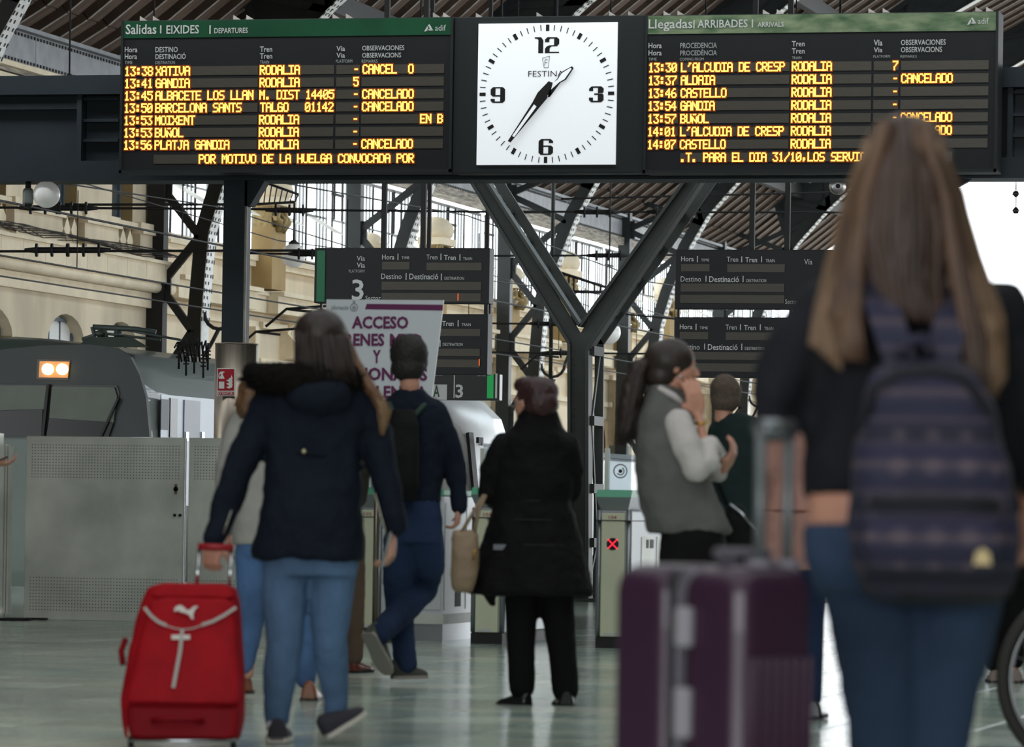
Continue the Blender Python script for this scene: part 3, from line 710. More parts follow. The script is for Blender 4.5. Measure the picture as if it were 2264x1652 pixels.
# ------------------------------------------------------------------ left wall of the train hall
XW = -31.6
wl = empty('wall_left', (XW, 60, 0), kind='structure')
WO = Vector((XW, 60, 0))
MX = Matrix(((0, 0, 1, 0), (1, 0, 0, 0), (0, 1, 0, 0), (0, 0, 0, 1)))       # local (y, z, depth) -> world (x, y, z)
def wallplate(name, outline, holes, xf, th, m, parent, org):
    mt = Matrix.Translation((xf - th / 2, 0, 0)) @ MX
    vs, fs = plate(outline, holes, th, mt)
    return MB(org).add(vs, fs, False).build(name, m, parent)
def arch(y0, y1, z0, zs, n=10, rise=None):
    c = (y0 + y1) / 2; r = (y1 - y0) / 2; rise = r if rise is None else rise
    return [(y0, z0), (y1, z0)] + [(c + r * math.cos(PI * k / n), zs + rise * math.sin(PI * k / n)) for k in range(n + 1)]
XP = -31.25      # face of the pavilion at the left
def yz(px, py, x=XP): v = PXp(px, py, x); return v.y, v.z
yP0 = yz(-260, 600)[0]; yP1 = yz(357, 600)[0]
BG = mat('blue_grey_joinery', '5e6c78', .5); DARKG = mat('dark_window_glass', '4c5658', .12, spec=.8); PALEG = mat('pale_window_blind', 'dfe0dc', .5)
winN = [0]
def window(label_parent, y0, y1, z0, z1, xback, arched=False, cols=2, rows=2, gm=DARKG):
    winN[0] += 1
    org = Vector((xback, (y0 + y1) / 2, z0)); o = empty('window_%d' % winN[0], org, kind='structure')
    MB(org).box(xback - .05, xback - .03, y0 - .02, y1 + .02, z0, z1 + .02).build('backing', gm, o)
    f = MB(org); t = .07
    f.box(xback - .03, xback + .03, y0, y0 + t, z0, z1); f.box(xback - .03, xback + .03, y1 - t, y1, z0, z1)
    f.box(xback - .03, xback + .03, y0, y1, z0, z0 + t); f.box(xback - .03, xback + .03, y0, y1, z1 - t, z1)
    f.build('frame', BG, o)
    for i in range(cols):
        for j in range(rows):
            a = y0 + t + (y1 - y0 - 2 * t) * i / cols; b_ = y0 + t + (y1 - y0 - 2 * t) * (i + 1) / cols
            c = z0 + t + (z1 - z0 - 2 * t) * j / rows; d = z0 + t + (z1 - z0 - 2 * t) * (j + 1) / rows
            MB(org).box(xback - .02, xback - .005, a + .04, b_ - .04, c + .04, d - .04).build('pane', gm, o)
            MB(org).box(xback - .02, xback + .01, b_ - .02, b_ + .02, z0, z1).build('glazing_bar', BG, o) if i < cols - 1 and j == 0 else None
    return o
# lower storey: arched openings
zc0 = 5.55
low = []
for pxl, pxr in ((-90, 28), (105, 187), (232, 305)):
    ya = yz(pxl, 750)[0]; yb = yz(pxr, 750)[0]
    if yb - ya > 3.2: ya = yb - 2.6
    zs = yz(pxr, 712 if pxr > 100 else 695)[1] - .05
    low.append((ya, yb, zs))
zs = min(q_[2] for q_ in low); zs = 4.25
wallplate('ground_storey', [(yP0, -1), (yP1, -1), (yP1, 6.2), (yP0, 6.2)], [arch(a, b_, .0, zs, rise=.62) for a, b_, _ in low], XP, .3, CREAM, wl, WO)
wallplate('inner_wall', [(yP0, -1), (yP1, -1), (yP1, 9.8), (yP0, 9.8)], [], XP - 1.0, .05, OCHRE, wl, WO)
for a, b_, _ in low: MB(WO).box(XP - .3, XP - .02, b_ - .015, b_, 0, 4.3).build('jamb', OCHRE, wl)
for a, b_, _ in low: window(wl, a + .05, b_ - .05, .2, zs + .55, XP - .26, cols=3, rows=3, gm=PALEG)
MB(WO).box(XP - .3, XP, 41, yP0, -1, 9.7).build('plain_wall', CREAM, wl)
MB(WO).box(XP - .1, XP + .4, 41, yP0, 5.78, 6.2).build('plain_cornice', CREAM2, wl)
# recessed joint lines
g = MB(WO)
for z in (4.1, 3.2, 2.3): g.box(XP - .002, XP + .012, yP0, yP1, z, z + .03)
g.build('string_course', CREAM2, wl)
# cornice: blocks along the ledge, each a stone
zA, zB = 5.78, 6.16
y = yP0; k = 0
while y < yP1:
    L_ = 1.25
    MB(WO).box(XP - .1, XP + .42, y + .008, min(y + L_, yP1) - .008, zA, zB).build('cornice_stone', CREAM2, wl); y += L_; k += 1
g = MB(WO)
g.box(XP - .1, XP + .50, yP0, yP1, zB, zB + .07); g.tube([(XP + .22, yP0, zA - .1), (XP + .22, yP1, zA - .1)], .13, 12); g.box(XP, XP + .12, yP0, yP1, zA - .55, zA - .22)
g.build('cornice_moulding', CREAM2, wl)
# upper storey
up = []
for pxl, pxr in ((-60, 18), (127, 175), (252, 298)):
    up.append((yz(pxl, 480)[0], yz(pxr, 480)[0]))
zs0, zs1 = 6.2, 9.0
wallplate('upper_storey', [(yP0, 6.1), (yP1, 6.1), (yP1, 9.7), (yP0, 9.7)], [[(a, zs0 + .3), (b_, zs0 + .3), (b_, zs1), (a, zs1)] for a, b_ in up], XP - .05, .32, CREAM, wl, WO)
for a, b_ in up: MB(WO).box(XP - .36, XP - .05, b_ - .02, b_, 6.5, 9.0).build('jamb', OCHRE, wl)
for a, b_ in up: window(wl, a + .05, b_ - .05, zs0 + .3, zs1, XP - .33, cols=2, rows=2)
# balcony parapets with pierced diamond panels
edges = [yP0] + [v for a, b_ in up for v in (a, b_)] + [yP1]
for i in range(0, len(edges), 2):
    a, b_ = edges[i], edges[i + 1]
    MB(WO).box(XP - .1, XP + .12, a + .03, b_ - .03, 6.35, 6.78).build('parapet_block', CREAM, wl)
    MB(WO).box(XP - .1, XP + .2, a, b_, 6.78, 6.86).build('parapet_moulding', CREAM2, wl)
    MB(WO).box(XP - .1, XP + .15, a, b_, 6.86, 7.02).build('parapet_cap', CREAM2, wl)
    MB(WO).box(XP - .1, XP + .18, a, b_, 6.22, 6.35).build('parapet_foot', CREAM2, wl)
for a, b_ in up:
    MB(WO).box(XP - .18, XP + .08, a - .05, b_ + .02, 6.86, 7.0).build('balcony_cap', CREAM2, wl)
    MB(WO).box(XP - .18, XP + .03, a, b_, 6.22, 6.34).build('balcony_foot', CREAM2, wl)
    nD = max(3, int((b_ - a) / .55)); st = (b_ - a) / nD
    for k in range(nD):
        c = a + st * (k + .5)
        MB(WO).prism([(c - st * .45, 6.6), (c, 6.34), (c + st * .45, 6.6), (c, 6.86)], 'x', XP - .12, XP - .02).build('diamond_piece', CREAM2, wl)
# upper mouldings under the eave
g = MB(WO)
for z, d in ((9.1, .1), (9.28, .2), (9.5, .32)): g.box(XP - .1, XP + d, yP0, yP1, z, z + .1)
g.build('eave_moulding', CREAM2, wl)
# dark netting strung along the ledge
g = MB(WO)
random.seed(3)
for k in range(9):
    pts = []; y = yP0 + 1; off = random.random() * .2
    while y < yP1 + .5:
        pts.append((XP + .3 + .15 * math.sin(y * 1.3 + k), y, zB + .12 + .10 * abs(math.sin(y * .55 + k * .3)) * (1 + off) + k * .012)); y += .5
    g.tube(pts, .011, 5)
net = g.build('ledge_netting', mat('dark_netting', '3a3632', .9), None, 'dark crumpled netting lying along the ledge of the cream building', 'netting')

# ---- the glazed bays behind
y0b = yP1; yE = 168.0; XG = -31.75
zg0, zg1 = 6.95, 9.35
wallplate('ground_storey', [(y0b, -1), (yE, -1), (yE, zg0), (y0b, zg0)], [arch(c - 1.1, c + 1.1, .0, 3.1, rise=.9) for c in (109.5, 116.8, 124, 131, 138.5, 146)], XW, .28, CREAM, wl, WO)
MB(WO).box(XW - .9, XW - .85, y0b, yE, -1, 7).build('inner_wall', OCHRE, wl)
for c in (109.5, 116.8, 124, 131): window(wl, c - 1.05, c + 1.05, .1, 3.9, XW - .22, cols=2, rows=3, gm=PALEG)
for za, zb2, d, m_ in ((5.55, 5.95, .55, CREAM2), (5.95, 6.05, .7, CREAM2), (5.2, 5.35, .2, CREAM2), (6.75, 6.95, .35, CREAM2), (6.62, 6.75, .22, CREAM2), (4.35, 4.5, .16, CREAM2)):
    y = y0b + .6
    while y < yE:
        y2 = min(y + 7.4, yE)
        MB(WO).box(XW, XW + d, y + .01, y2 - 1.6, za, zb2).build('ledge_stone', m_, wl)
        MB(WO).box(XW, XW + d * .5, y2 - 1.6, y2 - .01, za, zb2).build('ledge_stone', m_, wl)
        y = y2
PANE = glass('clear_pane', (.96, .98, .98), .06)
MULL = mat('mullion_grey', '85888a', .5, .2)
def capital(y, z, s=1.0):
    """a pilaster with scrolled capital"""
    o = MB(WO); o.box(XW, XW + .5 * s, y - .55 * s, y + .55 * s, 6.1, z - .55); o.build('pilaster', OCHRE, wl)
    o = MB(WO)
    for sgn in (-1, 1):
        pts = [(XW + .55 * s, y + sgn * (.45 + .16 * math.cos(t)) * s * (1), z - .2 + .16 * math.sin(t) * s) for t in [k * PI / 5 for k in range(9)]]
        o.tube(pts, .06 * s, 6)
        o.tube([(XW + .5, y + sgn * .2 * s, z - .6), (XW + .62, y + sgn * .35 * s, z - .4), (XW + .5, y + sgn * .5 * s, z - .3)], [.1, .08, .03], 6)
        o.tube([(XW + .5, y + sgn * .05 * s, z - .6), (XW + .66, y + sgn * .1 * s, z - .35), (XW + .5, y + sgn * .14 * s, z - .15)], [.1, .08, .03], 6)
    o.box(XW, XW + .45 * s, y - .5 * s, y + .5 * s, z - .62, z - .05); o.build('capital', GILT, wl)
    MB(WO).box(XW, XW + .7 * s, y - .7 * s, y + .7 * s, z - .05, z + .14).build('abacus', CREAM2, wl)
def console(y):
    g = MB(WO); pts = []
    prof = [(0, 4.5), (.45, 4.6), (.5, 4.8), (.35, 5.0), (.2, 5.15), (.25, 5.3), (.5, 5.45), (.6, 5.55), (0, 5.55)]
    for k in range(3): 
        a = y - .42 + k * .3
        g.add([(XW + p, a, z) for p, z in prof] + [(XW + p, a + .24, z) for p, z in prof], [tuple(range(9)), tuple(range(17, 8, -1))] + [(i, i + 9, (i + 1) % 9 + 9, (i + 1) % 9) for i in range(9)])
    g.build('scroll_console', CREAM2, wl)
    g = MB(WO); g.sphere((XW + .12, y + 1.1, 4.7), .14, .5, .32, 12, 8)
    for k in range(10):
        t = 2 * PI * k / 10; g.sphere((XW + .15, y + 1.1 + .6 * math.cos(t), 4.7 + .42 * math.sin(t)), .1, .16, .12, 6, 5)
    g.build('cartouche', GILT, wl)
for k in range(8):
    yy = 101.5 + 7.4 * k + (1.2 if k % 2 else 0)
    capital(yy, 8.1 if k % 2 == 0 else 7.4, 1.0 if k % 2 == 0 else .8); console(yy + 2.2)
    MB(WO).box(XW, XW + .3, yy - 1.1, yy - .8, 0, 5.2).build('pilaster', CREAM2, wl)
    g = MB(WO); g.sphere((XW + .3, yy, 8.45), .5, .6, .38, 14, 8) if k % 2 == 0 else g.sphere((XW + .3, yy, 7.75), .3, .4, .25, 12, 8)
    g.build('urn_top', CREAM2, wl)
    # panel with raised oval moulding on the lower wall
    MB(WO).tube([(XW + .06, yy + 3.9 + .45 * math.cos(t), 2.9 + 1.0 * math.sin(t)) for t in [2 * PI * i / 20 for i in range(21)]], .06, 6).build('oval_moulding', CREAM2, wl)
# glazing: wide panes between clusters of three narrow lights
bay = 0; y = y0b + .3; per = 1.78
bounds = [y0b + .3] + [29.1 * q_ for q_ in (3.72 * 1.0,)]
ribsY = [30 * k * .9701 + 0 for k in (2.73, 3.233, 3.719, 4.221, 4.721, 5.203, 5.69)]
ribY = []
for k_ in (2.74, 3.233, 3.727, 4.221, 4.715, 5.203, 5.69):
    D = 30 * k_; X = (0.2425 - 1 / k_) / 0.9701       # point x = -30 at depth D
    ribY.append((FW * D + RT * X * D).y)
edgesY = [y0b] + [v for v in ribY if v > y0b + 2] + [yE]
for bi in range(len(edgesY) - 1):
    A, B = edgesY[bi] + .25, edgesY[bi + 1] - .25
    if B - A < 1: continue
    winN[0] += 1
    org = Vector((XG, (A + B) / 2, zg0)); wb_ = empty('window_%d' % winN[0], org, kind='structure')
    n = max(1, round((B - A) / per)); st = (B - A) / n
    fr = MB(org); fr.box(XG - .02, XG + .04, A, B, zg0, zg0 + .1); fr.box(XG - .02, XG + .04, A, B, zg1 - .08, zg1); fr.box(XG, XG + .03, A, B, 8.15, 8.20)
    fr.build('frame', MULL, wb_)
    strips = MB(org)
    for i in range(n):
        a = A + st * i; wd = st * .5
        m1 = MB(org)
        for k in range(4):
            yy = a + wd + (st - wd) * k / 3 - .03
            m1.box(XG, XG + .03, yy, yy + .09, zg0, zg1)
        m1.build('mullion', MULL, wb_)
        for (za, zb2) in ((zg0 + .1, 8.15), (8.21, zg1 - .08)):
            if za < 8 and i % 2 == 1:
                g = MB(org); f2 = MB(org)
                h = .75; g.hexa([(XG + .02, a + .04, zb2), (XG + .02, a + wd - .04, zb2), (XG + .02, a + wd - .04, zb2 - .02), (XG + .02, a + .04, zb2 - .02),
                                 (XG + .75, a + .04, zb2 - .42), (XG + .75, a + wd - .04, zb2 - .42), (XG + .75, a + wd - .04, zb2 - .44), (XG + .75, a + .04, zb2 - .44)])
                g.build('opened_light', mat('translucent_vent', 'e8e6dc', .4), wb_)
                MB(org).box(XG, XG + .01, a, a + wd, za, zb2 - .6).build('pane', PANE, wb_)
            else:
                MB(org).box(XG, XG + .01, a, a + wd, za, zb2).build('pane', PANE, wb_)
        dk = MB(org); dk.box(XG, XG + .04, a - .03, a + .03, zg0, zg1)
        if i % 3 == 0: dk.box(XG - .02, XG + .06, a, a + wd, 8.8, 8.86); dk.box(XG + .02, XG + .06, a + .1, a + .15, 8.2, 9.3); dk.box(XG + .02, XG + .06, a + wd - .15, a + wd - .1, 8.2, 9.3)
        dk.build('dark_bar', BLACKST, wb_)
        strips.box(XG, XG + .01, a + wd, a + st, zg0, zg1)
    strips.build('narrow_panes', PANE, wb_, kind='stuff')
# eave fascia, one riveted plate per bay
ed2 = [yP0] + [v for v in ribY if v > yP0 + 2] + [yE]
g = MB(WO)
for bi in range(len(ed2) - 1):
    A, B = ed2[bi], ed2[bi + 1]; nn = 2
    for k in range(nn):
        a = A + (B - A) * k / nn; b_ = A + (B - A) * (k + 1) / nn
        MB(WO).box(XP - .3, XP + .12, a + .01, b_ - .01, 9.65, 10.28).build('fascia_plate', FASCIA, wl)
        rv = MB(WO)
        yy = a + .1
        while yy < b_:
            for z in (9.7, 10.22): rv.box(XP + .12, XP + .14, yy - .03, yy + .03, z - .03, z + .03)
            yy += .18
        rv.build('rivets', BLACKST, wl, kind='stuff')
    MB(WO).box(XP - .4, XP + .3, A, B, 10.28, 10.36).build('gutter_angle', FASCIA, wl)
    MB(WO).box(XP - .4, XP + .2, A, B, 9.42, 9.65).build('eave_soffit', mat('dirty_soffit', '9c9488', .9, var=.5, scale=6, stretch=(1, .3, 4)), wl)

# ------------------------------------------------------------------ roof
roofp = [(-31.6, 10.4), (-30.6, 11.0), (-29.2, 12.1), (-27.5, 13.6), (-25, 15.6), (-22, 17.6), (-18.5, 19.5), (-14.5, 20.9), (-10, 21.7)]
mir = [(-15 - x, z) for x, z in reversed(roofp[:-1])]
CXR = -8.5
full = roofp + [(2 * CXR - x, z) for x, z in reversed(roofp)]
ce = empty('ceiling', (CXR, 100, 20), kind='structure'); CO = Vector((CXR, 100, 20))
def sheet(pts, ya, yb, th, name, m):
    g = MB(CO)
    for (a, b_) in zip(pts[:-1], pts[1:]):
        g.hexa([(a[0], ya, a[1]), (b_[0], ya, b_[1]), (b_[0], yb, b_[1]), (a[0], yb, a[1]), (a[0], ya, a[1] + th), (b_[0], ya, b_[1] + th), (b_[0], yb, b_[1] + th), (a[0], yb, a[1] + th)])
    return g.build(name, m, ce)
yR0, yR1 = 41.0, 168.5
sheet(roofp[:8], yR0, yR1, .12, 'deck', DECK)
sheet([(2 * CXR - x, z) for x, z in reversed(roofp[:8])], yR0, yR1, .12, 'deck', DECK)
skl = MB(CO); skl.box(-14.5, 2 * CXR + 14.5, 82, yR1, 20.95, 20.97); skl.build('ridge_glazing', glass('ridge_glass', (.85, .9, .92), .05), ce)
MB(CO).box(-14.5, 2 * CXR + 14.5, yR0, 82, 20.95, 21.05).build('deck', DECK, ce)  # unseen ridge stretch kept opaque to darken the near bays
# hanging ribs of brown boarding: a channel every 1.2 m
def board_mesh():
    g = MB((0, 0, 0)); pts = roofp[:8]; dp = .34; wd = .62
    for (a, b_) in zip(pts[:-1], pts[1:]):
        t = Vector((b_[0] - a[0], 0, b_[1] - a[1])).normalized(); n_ = Vector((t.z, 0, -t.x)) * dp
        A = Vector((a[0], 0, a[1])); B = Vector((b_[0], 0, b_[1]))
        g.hexa([A + n_, B + n_, B + n_ + Vector((0, wd, 0)), A + n_ + Vector((0, wd, 0)), A, B, B + Vector((0, wd, 0)), A + Vector((0, wd, 0))])
    g.m = 1  # second material paints the light caught along each board's edge
    for (a, b_) in zip(pts[:-1], pts[1:]):
        t = Vector((b_[0] - a[0], 0, b_[1] - a[1])).normalized(); n_ = Vector((t.z, 0, -t.x)) * (dp + .015)
        A = Vector((a[0], 0, a[1])); B = Vector((b_[0], 0, b_[1])); w_ = Vector((0, .05, 0)); n0 = n_ * .96
        g.hexa([A + n_ - w_ * .2, B + n_ - w_ * .2, B + n_ + w_, A + n_ + w_, A + n0 - w_ * .2, B + n0 - w_ * .2, B + n0 + w_, A + n0 + w_])
    return g
gm_ = board_mesh(); bp = gm_.build('roof_board', [BROWN, EDGE], ce); y = 52.0; first = True
while y < yR1 - 1:
    o = bp if first else bp.copy(); o.location = (-CXR, y - 100, -20)
    if not first: link(o, ce)
    first = False; y += 1.21
# purlins along the hall
for x, z in ((-28.3, 12.5), (-23.5, 16.1), (-18.5, 19.0)):
    MB(CO).box(x - .12, x + .12, 50, yR1, z - .55, z - .1).build('purlin', BLACKST, ce)
# front gable screen closes the hall over the concourse
MB(CO).box(-31.6, 14, 40.6, 41, 9.5, 20.9).build('gable_screen', mat('grey_gable', '4a4a48', .8), ce)

# ------------------------------------------------------------------ arched trusses
chord = [(-30, -.2), (-30, 5.0), (-29.86, 6.85), (-29.55, 7.9), (-29.0, 9.3), (-28.4, 10.35), (-27.3, 11.6), (-25.2, 13.5), (-22.5, 15.6), (-18.8, 17.7), (-15, 19.2), (-11, 20.1), (CXR, 20.35)]
chord_r = [(2 * CXR - x, z) for x, z in reversed(chord[:-1])]
ords = ['nearest', 'second', 'third', 'fourth', 'fifth', 'sixth', 'farthest']
def offs(pts, d):
    out = []
    for i, p in enumerate(pts):
        a = pts[max(0, i - 1)]; b_ = pts[min(len(pts) - 1, i + 1)]; t = Vector((b_[0] - a[0], b_[1] - a[1])).normalized()
        out.append((p[0] - t.y * d, p[1] + t.x * d))
    return out
for ti, yy in enumerate(ribY):
    org = Vector((-30, yy, 0))
    tr = empty('roof_truss', org, 'riveted steel roof truss with pale inner edge, %s in the row along the left wall' % ords[ti], 'truss', group='arched roof trusses')
    def ribbon(name, inner, outer, ya, yb, m, col_=None):
        g = MB(org)
        for i in range(len(inner) - 1):
            a, b_, c, d = inner[i], inner[i + 1], outer[i + 1], outer[i]
            g.hexa([(a[0], ya, a[1]), (b_[0], ya, b_[1]), (c[0], ya, c[1]), (d[0], ya, d[1]), (a[0], yb, a[1]), (b_[0], yb, b_[1]), (c[0], yb, c[1]), (d[0], yb, d[1])])
        return g.build(name, m, tr)
    far = BLACKST if ti < 2 else STEEL
    ribbon('inner_chord', offs(chord, 0.0), offs(chord, .36), yy - .05, yy + .05, far)
    ribbon('inner_chord', chord_r, offs(chord_r, .36), yy - .05, yy + .05, far)
    # edge plate facing the platforms, paled by painted-in light, pierced with rivet rows
    seg = offs(chord, -.015)
    g = MB(org)
    for i in range(len(seg) - 1):
        if chord[i + 1][1] > 18: break
        a, b_ = seg[i], seg[i + 1]
        g.hexa([(a[0], yy - .25, a[1]), (b_[0], yy - .25, b_[1]), (b_[0], yy + .25, b_[1]), (a[0], yy + .25, a[1]), (a[0] + .02, yy - .25, a[1]), (b_[0] + .02, yy - .25, b_[1]), (b_[0] + .02, yy + .25, b_[1]), (a[0] + .02, yy + .25, a[1])])
    g.build('edge_plate', CHAIN, tr)
    rv = MB(org); k = 0
    for i in range(1, 8):
        a = Vector((seg[i][0] + .022, 0, seg[i][1])); b_ = Vector((seg[i + 1][0] + .022, 0, seg[i + 1][1])); Ls = (b_ - a).length; t = (b_ - a).normalized(); s = 0
        while s < Ls:
            c = a + t * s
            for dy_ in ((-.2, .0) if k % 2 else (-.1, .12)):
                rv.bar((c.x, yy + dy_ - .03, c.z), (c.x, yy + dy_ + .03, c.z), .012, .07, up=t)
            for dy_ in (-.25, .25):
                if k % 2 == 0: rv.bar((c.x, yy + dy_ - .02, c.z), (c.x, yy + dy_ + .03, c.z), .014, .09, up=t)
            s += .155; k += 1
    rv.build('rivets', BLACKST, tr, kind='stuff')
    # outer post
    MB(org).box(-31.25, -30.88, yy - .16, yy + .16, -.2, 10.9 if ti else 10.9).build('outer_post', far, tr)
    nodes_o = [3.6, 5.72, 7.85, 9.9]; nodes_i = [2.5, 4.75, 6.78, 9.15]
    ci = lambda z: next((a[0] + (b_[0] - a[0]) * (z - a[1]) / (b_[1] - a[1]) for a, b_ in zip(chord[:-1], chord[1:]) if a[1] <= z <= b_[1]), -28)
    for k, z in enumerate(nodes_o):
        for zi in ([nodes_i[k], nodes_i[k + 1]] if k + 1 < len(nodes_i) else [nodes_i[k], 11.2]):
            MB(org).bar((-31.0, yy, z), (ci(zi) - .25, yy, zi), .17, .12, up=(0, 1, 0)).build('diagonal_brace', far, tr)
        MB(org).box(-31.2, -30.75, yy - .03, yy + .03, z - .28, z + .28).build('gusset', far, tr)
    # web between chord and deck, with cross braces
    top_ = [(-30.9, 10.9), (-29.2, 12.0), (-27.5, 13.4), (-25, 15.4), (-22, 17.4), (-18.5, 19.3), (-14.5, 20.7)]
    ribbon('outer_chord', top_, offs(top_, -.3), yy - .12, yy + .12, far)
    low_ = [(-28.6, 10.1), (-27.3, 11.6), (-25.2, 13.5), (-22.5, 15.6), (-18.8, 17.7), (-15, 19.2), (-11, 20.1)]
    for k in range(6):
        a = top_[k] if k < len(top_) else top_[-1]; b_ = low_[k]
        MB(org).bar((a[0], yy, a[1]), (b_[0], yy, b_[1]), .16, .1, up=(0, 1, 0)).build('cross_brace', far, tr)
        if k < 5:
            a2 = top_[k + 1]; MB(org).bar((a2[0], yy, a2[1]), (b_[0], yy, b_[1]), .16, .1, up=(0, 1, 0)).build('cross_brace', far, tr)
    ribbon('web_plate', low_[:6], top_[1:7], yy + .02, yy + .05, far)
    # scroll bracket halfway up the inner edge
    t_ = [k * PI / 8 for k in range(9)]
    MB(org).tube([(-29.62 + .34 * math.cos(PI + a), yy - .1, 5.15 - .36 * math.sin(a)) for a in t_] + [(-29.1, yy - .1, 5.6)], .045, 6).build('scroll_bracket', BLACKST, tr)
    MB(org).tube([(-29.62, yy - .1, 4.8), (-29.75, yy - .1, 4.55), (-29.95, yy - .1, 4.2)], .045, 6).build('scroll_bracket', BLACKST, tr)
    MB(org).box(-31.3, -29.8, yy - .3, yy + .3, -.2, .15).build('base_block', far, tr)

# ------------------------------------------------------------------ lamps
GLOBE = mat('opal_glass', 'dcdcd8', .25, emit='f4f2ee', es=.12)
def roofz(x):
    for a, b_ in zip(roofp[:-1], roofp[1:]):
        if a[0] <= x <= b_[0]: return a[1] + (b_[1] - a[1]) * (x - a[0]) / (b_[0] - a[0]) - .33
    return 20.6
def globe_lamp(px, py, D, rpx, ztop, label, m=GLOBE, stem=.022):
    c = P(px, py, D); r_ = rpx * D / 1e4
    if ztop == 'roof': ztop = roofz(c.x)
    o = empty('globe_lamp', c, label, 'lamp', group='hanging station lamps')
    MB(c).sphere(c, r_, n=28, m=18).build('globe', m, o)
    MB(c).cyl(c + Vector((0, 0, r_ * .93)), c + Vector((0, 0, r_ * 1.25)), r_ * .5, 16, r_ * .2).build('collar', BLACKST, o)
    if ztop: MB(c).cyl(c + Vector((0, 0, r_ * 1.2)), (c.x, c.y, ztop), stem).build('stem', BLACKST, o)
    return o, c, r_
zbm = zb_
globe_lamp(103, 430, 45.6, 30, zbm, 'white globe lamp hanging under the gantry at the left', stem=.02)
lo, lc, lr = globe_lamp(649, 565, 92, 27, P(649, 449, 92).z, 'white globe lamp hanging on a lattice bracket over the cream facade')
g = MB(lc); a = P(560, 452, 92); b_ = P(652, 447, 92); a2 = P(565, 396, 92); b2 = P(660, 430, 92)
g.bar(a, b_, .05, .05); g.tube([a2, b2], .03, 6)
for k in range(9): p_ = a + (b_ - a) * (k / 8); p2 = a2 + (b2 - a2) * (k / 8); g.tube([p_, p2], .014, 5)
g.bar(a, Vector((XW, a.y, a.z)), .05, .05)
g.build('lattice_bracket', BLACKST, lo)
globe_lamp(1345, 735, 120, 27, 'roof', 'white globe lamp half hidden behind the right arm of the Y column')
METAL = mat('worn_metal_shade', 'b8b8b6', .3, .9)
for px, D, r_, lab in ((1103, 70, 18, 'round metal lamp under the clock beside the left arm of the Y column'), (1852, 70, 19, 'round metal lamp under the arrivals board beside the long-haired woman')):
    c = P(px, 412, D); o = empty('globe_lamp', c, lab, 'lamp', group='round metal station lamps')
    R_ = r_ * D / 1e4
    g = MB(c); rings = []
    for t, rr2 in ((-.5, .3), (-.45, .75), (-.1, 1.0), (.05, 1.0), (.3, .8), (.5, .35), (.55, .1)):
        ctr = c + FW * (t * R_); rings.append([ctr + (RT * math.cos(2 * PI * k / 24) + UP * math.sin(2 * PI * k / 24)) * R_ * rr2 for k in range(24)])
    g.loft(rings); g.build('shade', METAL, o)
    MB(c).tube([c - FW * R_ * .52, c - FW * R_ * .45], R_ * .28, 16).build('bulb_cap', BLACKST, o)
    MB(c).tube([c, (c.x, c.y, roofz(c.x))], .02, 6).build('stem', BLACKST, o)
# dome camera
c = P(62, 438, 45.6); o = empty('dome_camera', c, 'grey capsule shaped dome camera hanging beside the left globe lamp', 'camera')
k = 45.6 / 1e4
MB(c).tube([c + UP * 24 * k, c + UP * 20 * k, c + UP * 14 * k, c - UP * 10 * k, c - UP * 13 * k], [4 * k, 10 * k, 12 * k, 12 * k, 11.5 * k], 20).build('housing', mat('grey_camera_housing', '6a706c', .4), o)
MB(c).sphere(c - UP * 14 * k, 11 * k, 11 * k, 9 * k).build('dome', mat('dark_dome', '1a1c1e', .08), o)
MB(c).cyl(c + UP * 23 * k, (c.x, c.y, zbm), .03).build('stem', BLACKST, o)
for py0_, py1_, sh in ((423, 436, 0), (458, 472, 1)):
    a = P(2246, py0_, 60); b_ = P(2246, py1_, 60); g = MB(a); g.tube([a, (a + b_) / 2, b_], [.03, .05, .012] if sh == 0 else [.012, .05, .03], 10); g.tube([a + UP * .3, a], .006, 5)
    g.build('hanging_insulator', mat('dark_porcelain', '2a2a2c', .3), None, '%s of two small dark insulators hanging in the bright opening at right' % ('upper' if sh == 0 else 'lower'), 'insulator', group='insulators in the bright opening')
# small strip lights seen under the gantry
for px, D in ((150, 58), (335, 60), (925, 64), (1140, 66), (1345, 66), (1555, 66), (1755, 68)):
    c = P(px, 386, D); o = empty('strip_light', c, 'small white strip light pair just below the gantry, %s from the left' % {150: 'first', 335: 'second', 925: 'third', 1140: 'fourth', 1345: 'fifth', 1555: 'sixth', 1755: 'seventh'}[px], 'strip light', group='strip lights behind the gantry')
    kk = D / 1e4
    for s in (0, 1):
        g = MB(c); v = [P(px - 38 + 34 * s, 388, D), P(px - 8 + 34 * s, 388, D), P(px + 10 + 34 * s, 402, D), P(px + 2 + 34 * s, 405, D)]
        g.add([p_ for p_ in v] + [p_ + UP * .06 + FW * .3 for p_ in v], [(0, 1, 2, 3), (7, 6, 5, 4), (0, 4, 5, 1), (1, 5, 6, 2), (2, 6, 7, 3), (3, 7, 4, 0)]); g.build('reflector', mat('white_reflector', 'e8ecf4', .3), o)
    MB(c).cyl(c + UP * .05, Vector((c.x, c.y, roofz(c.x))), .012, 6).build('stem', BLACKST, o)

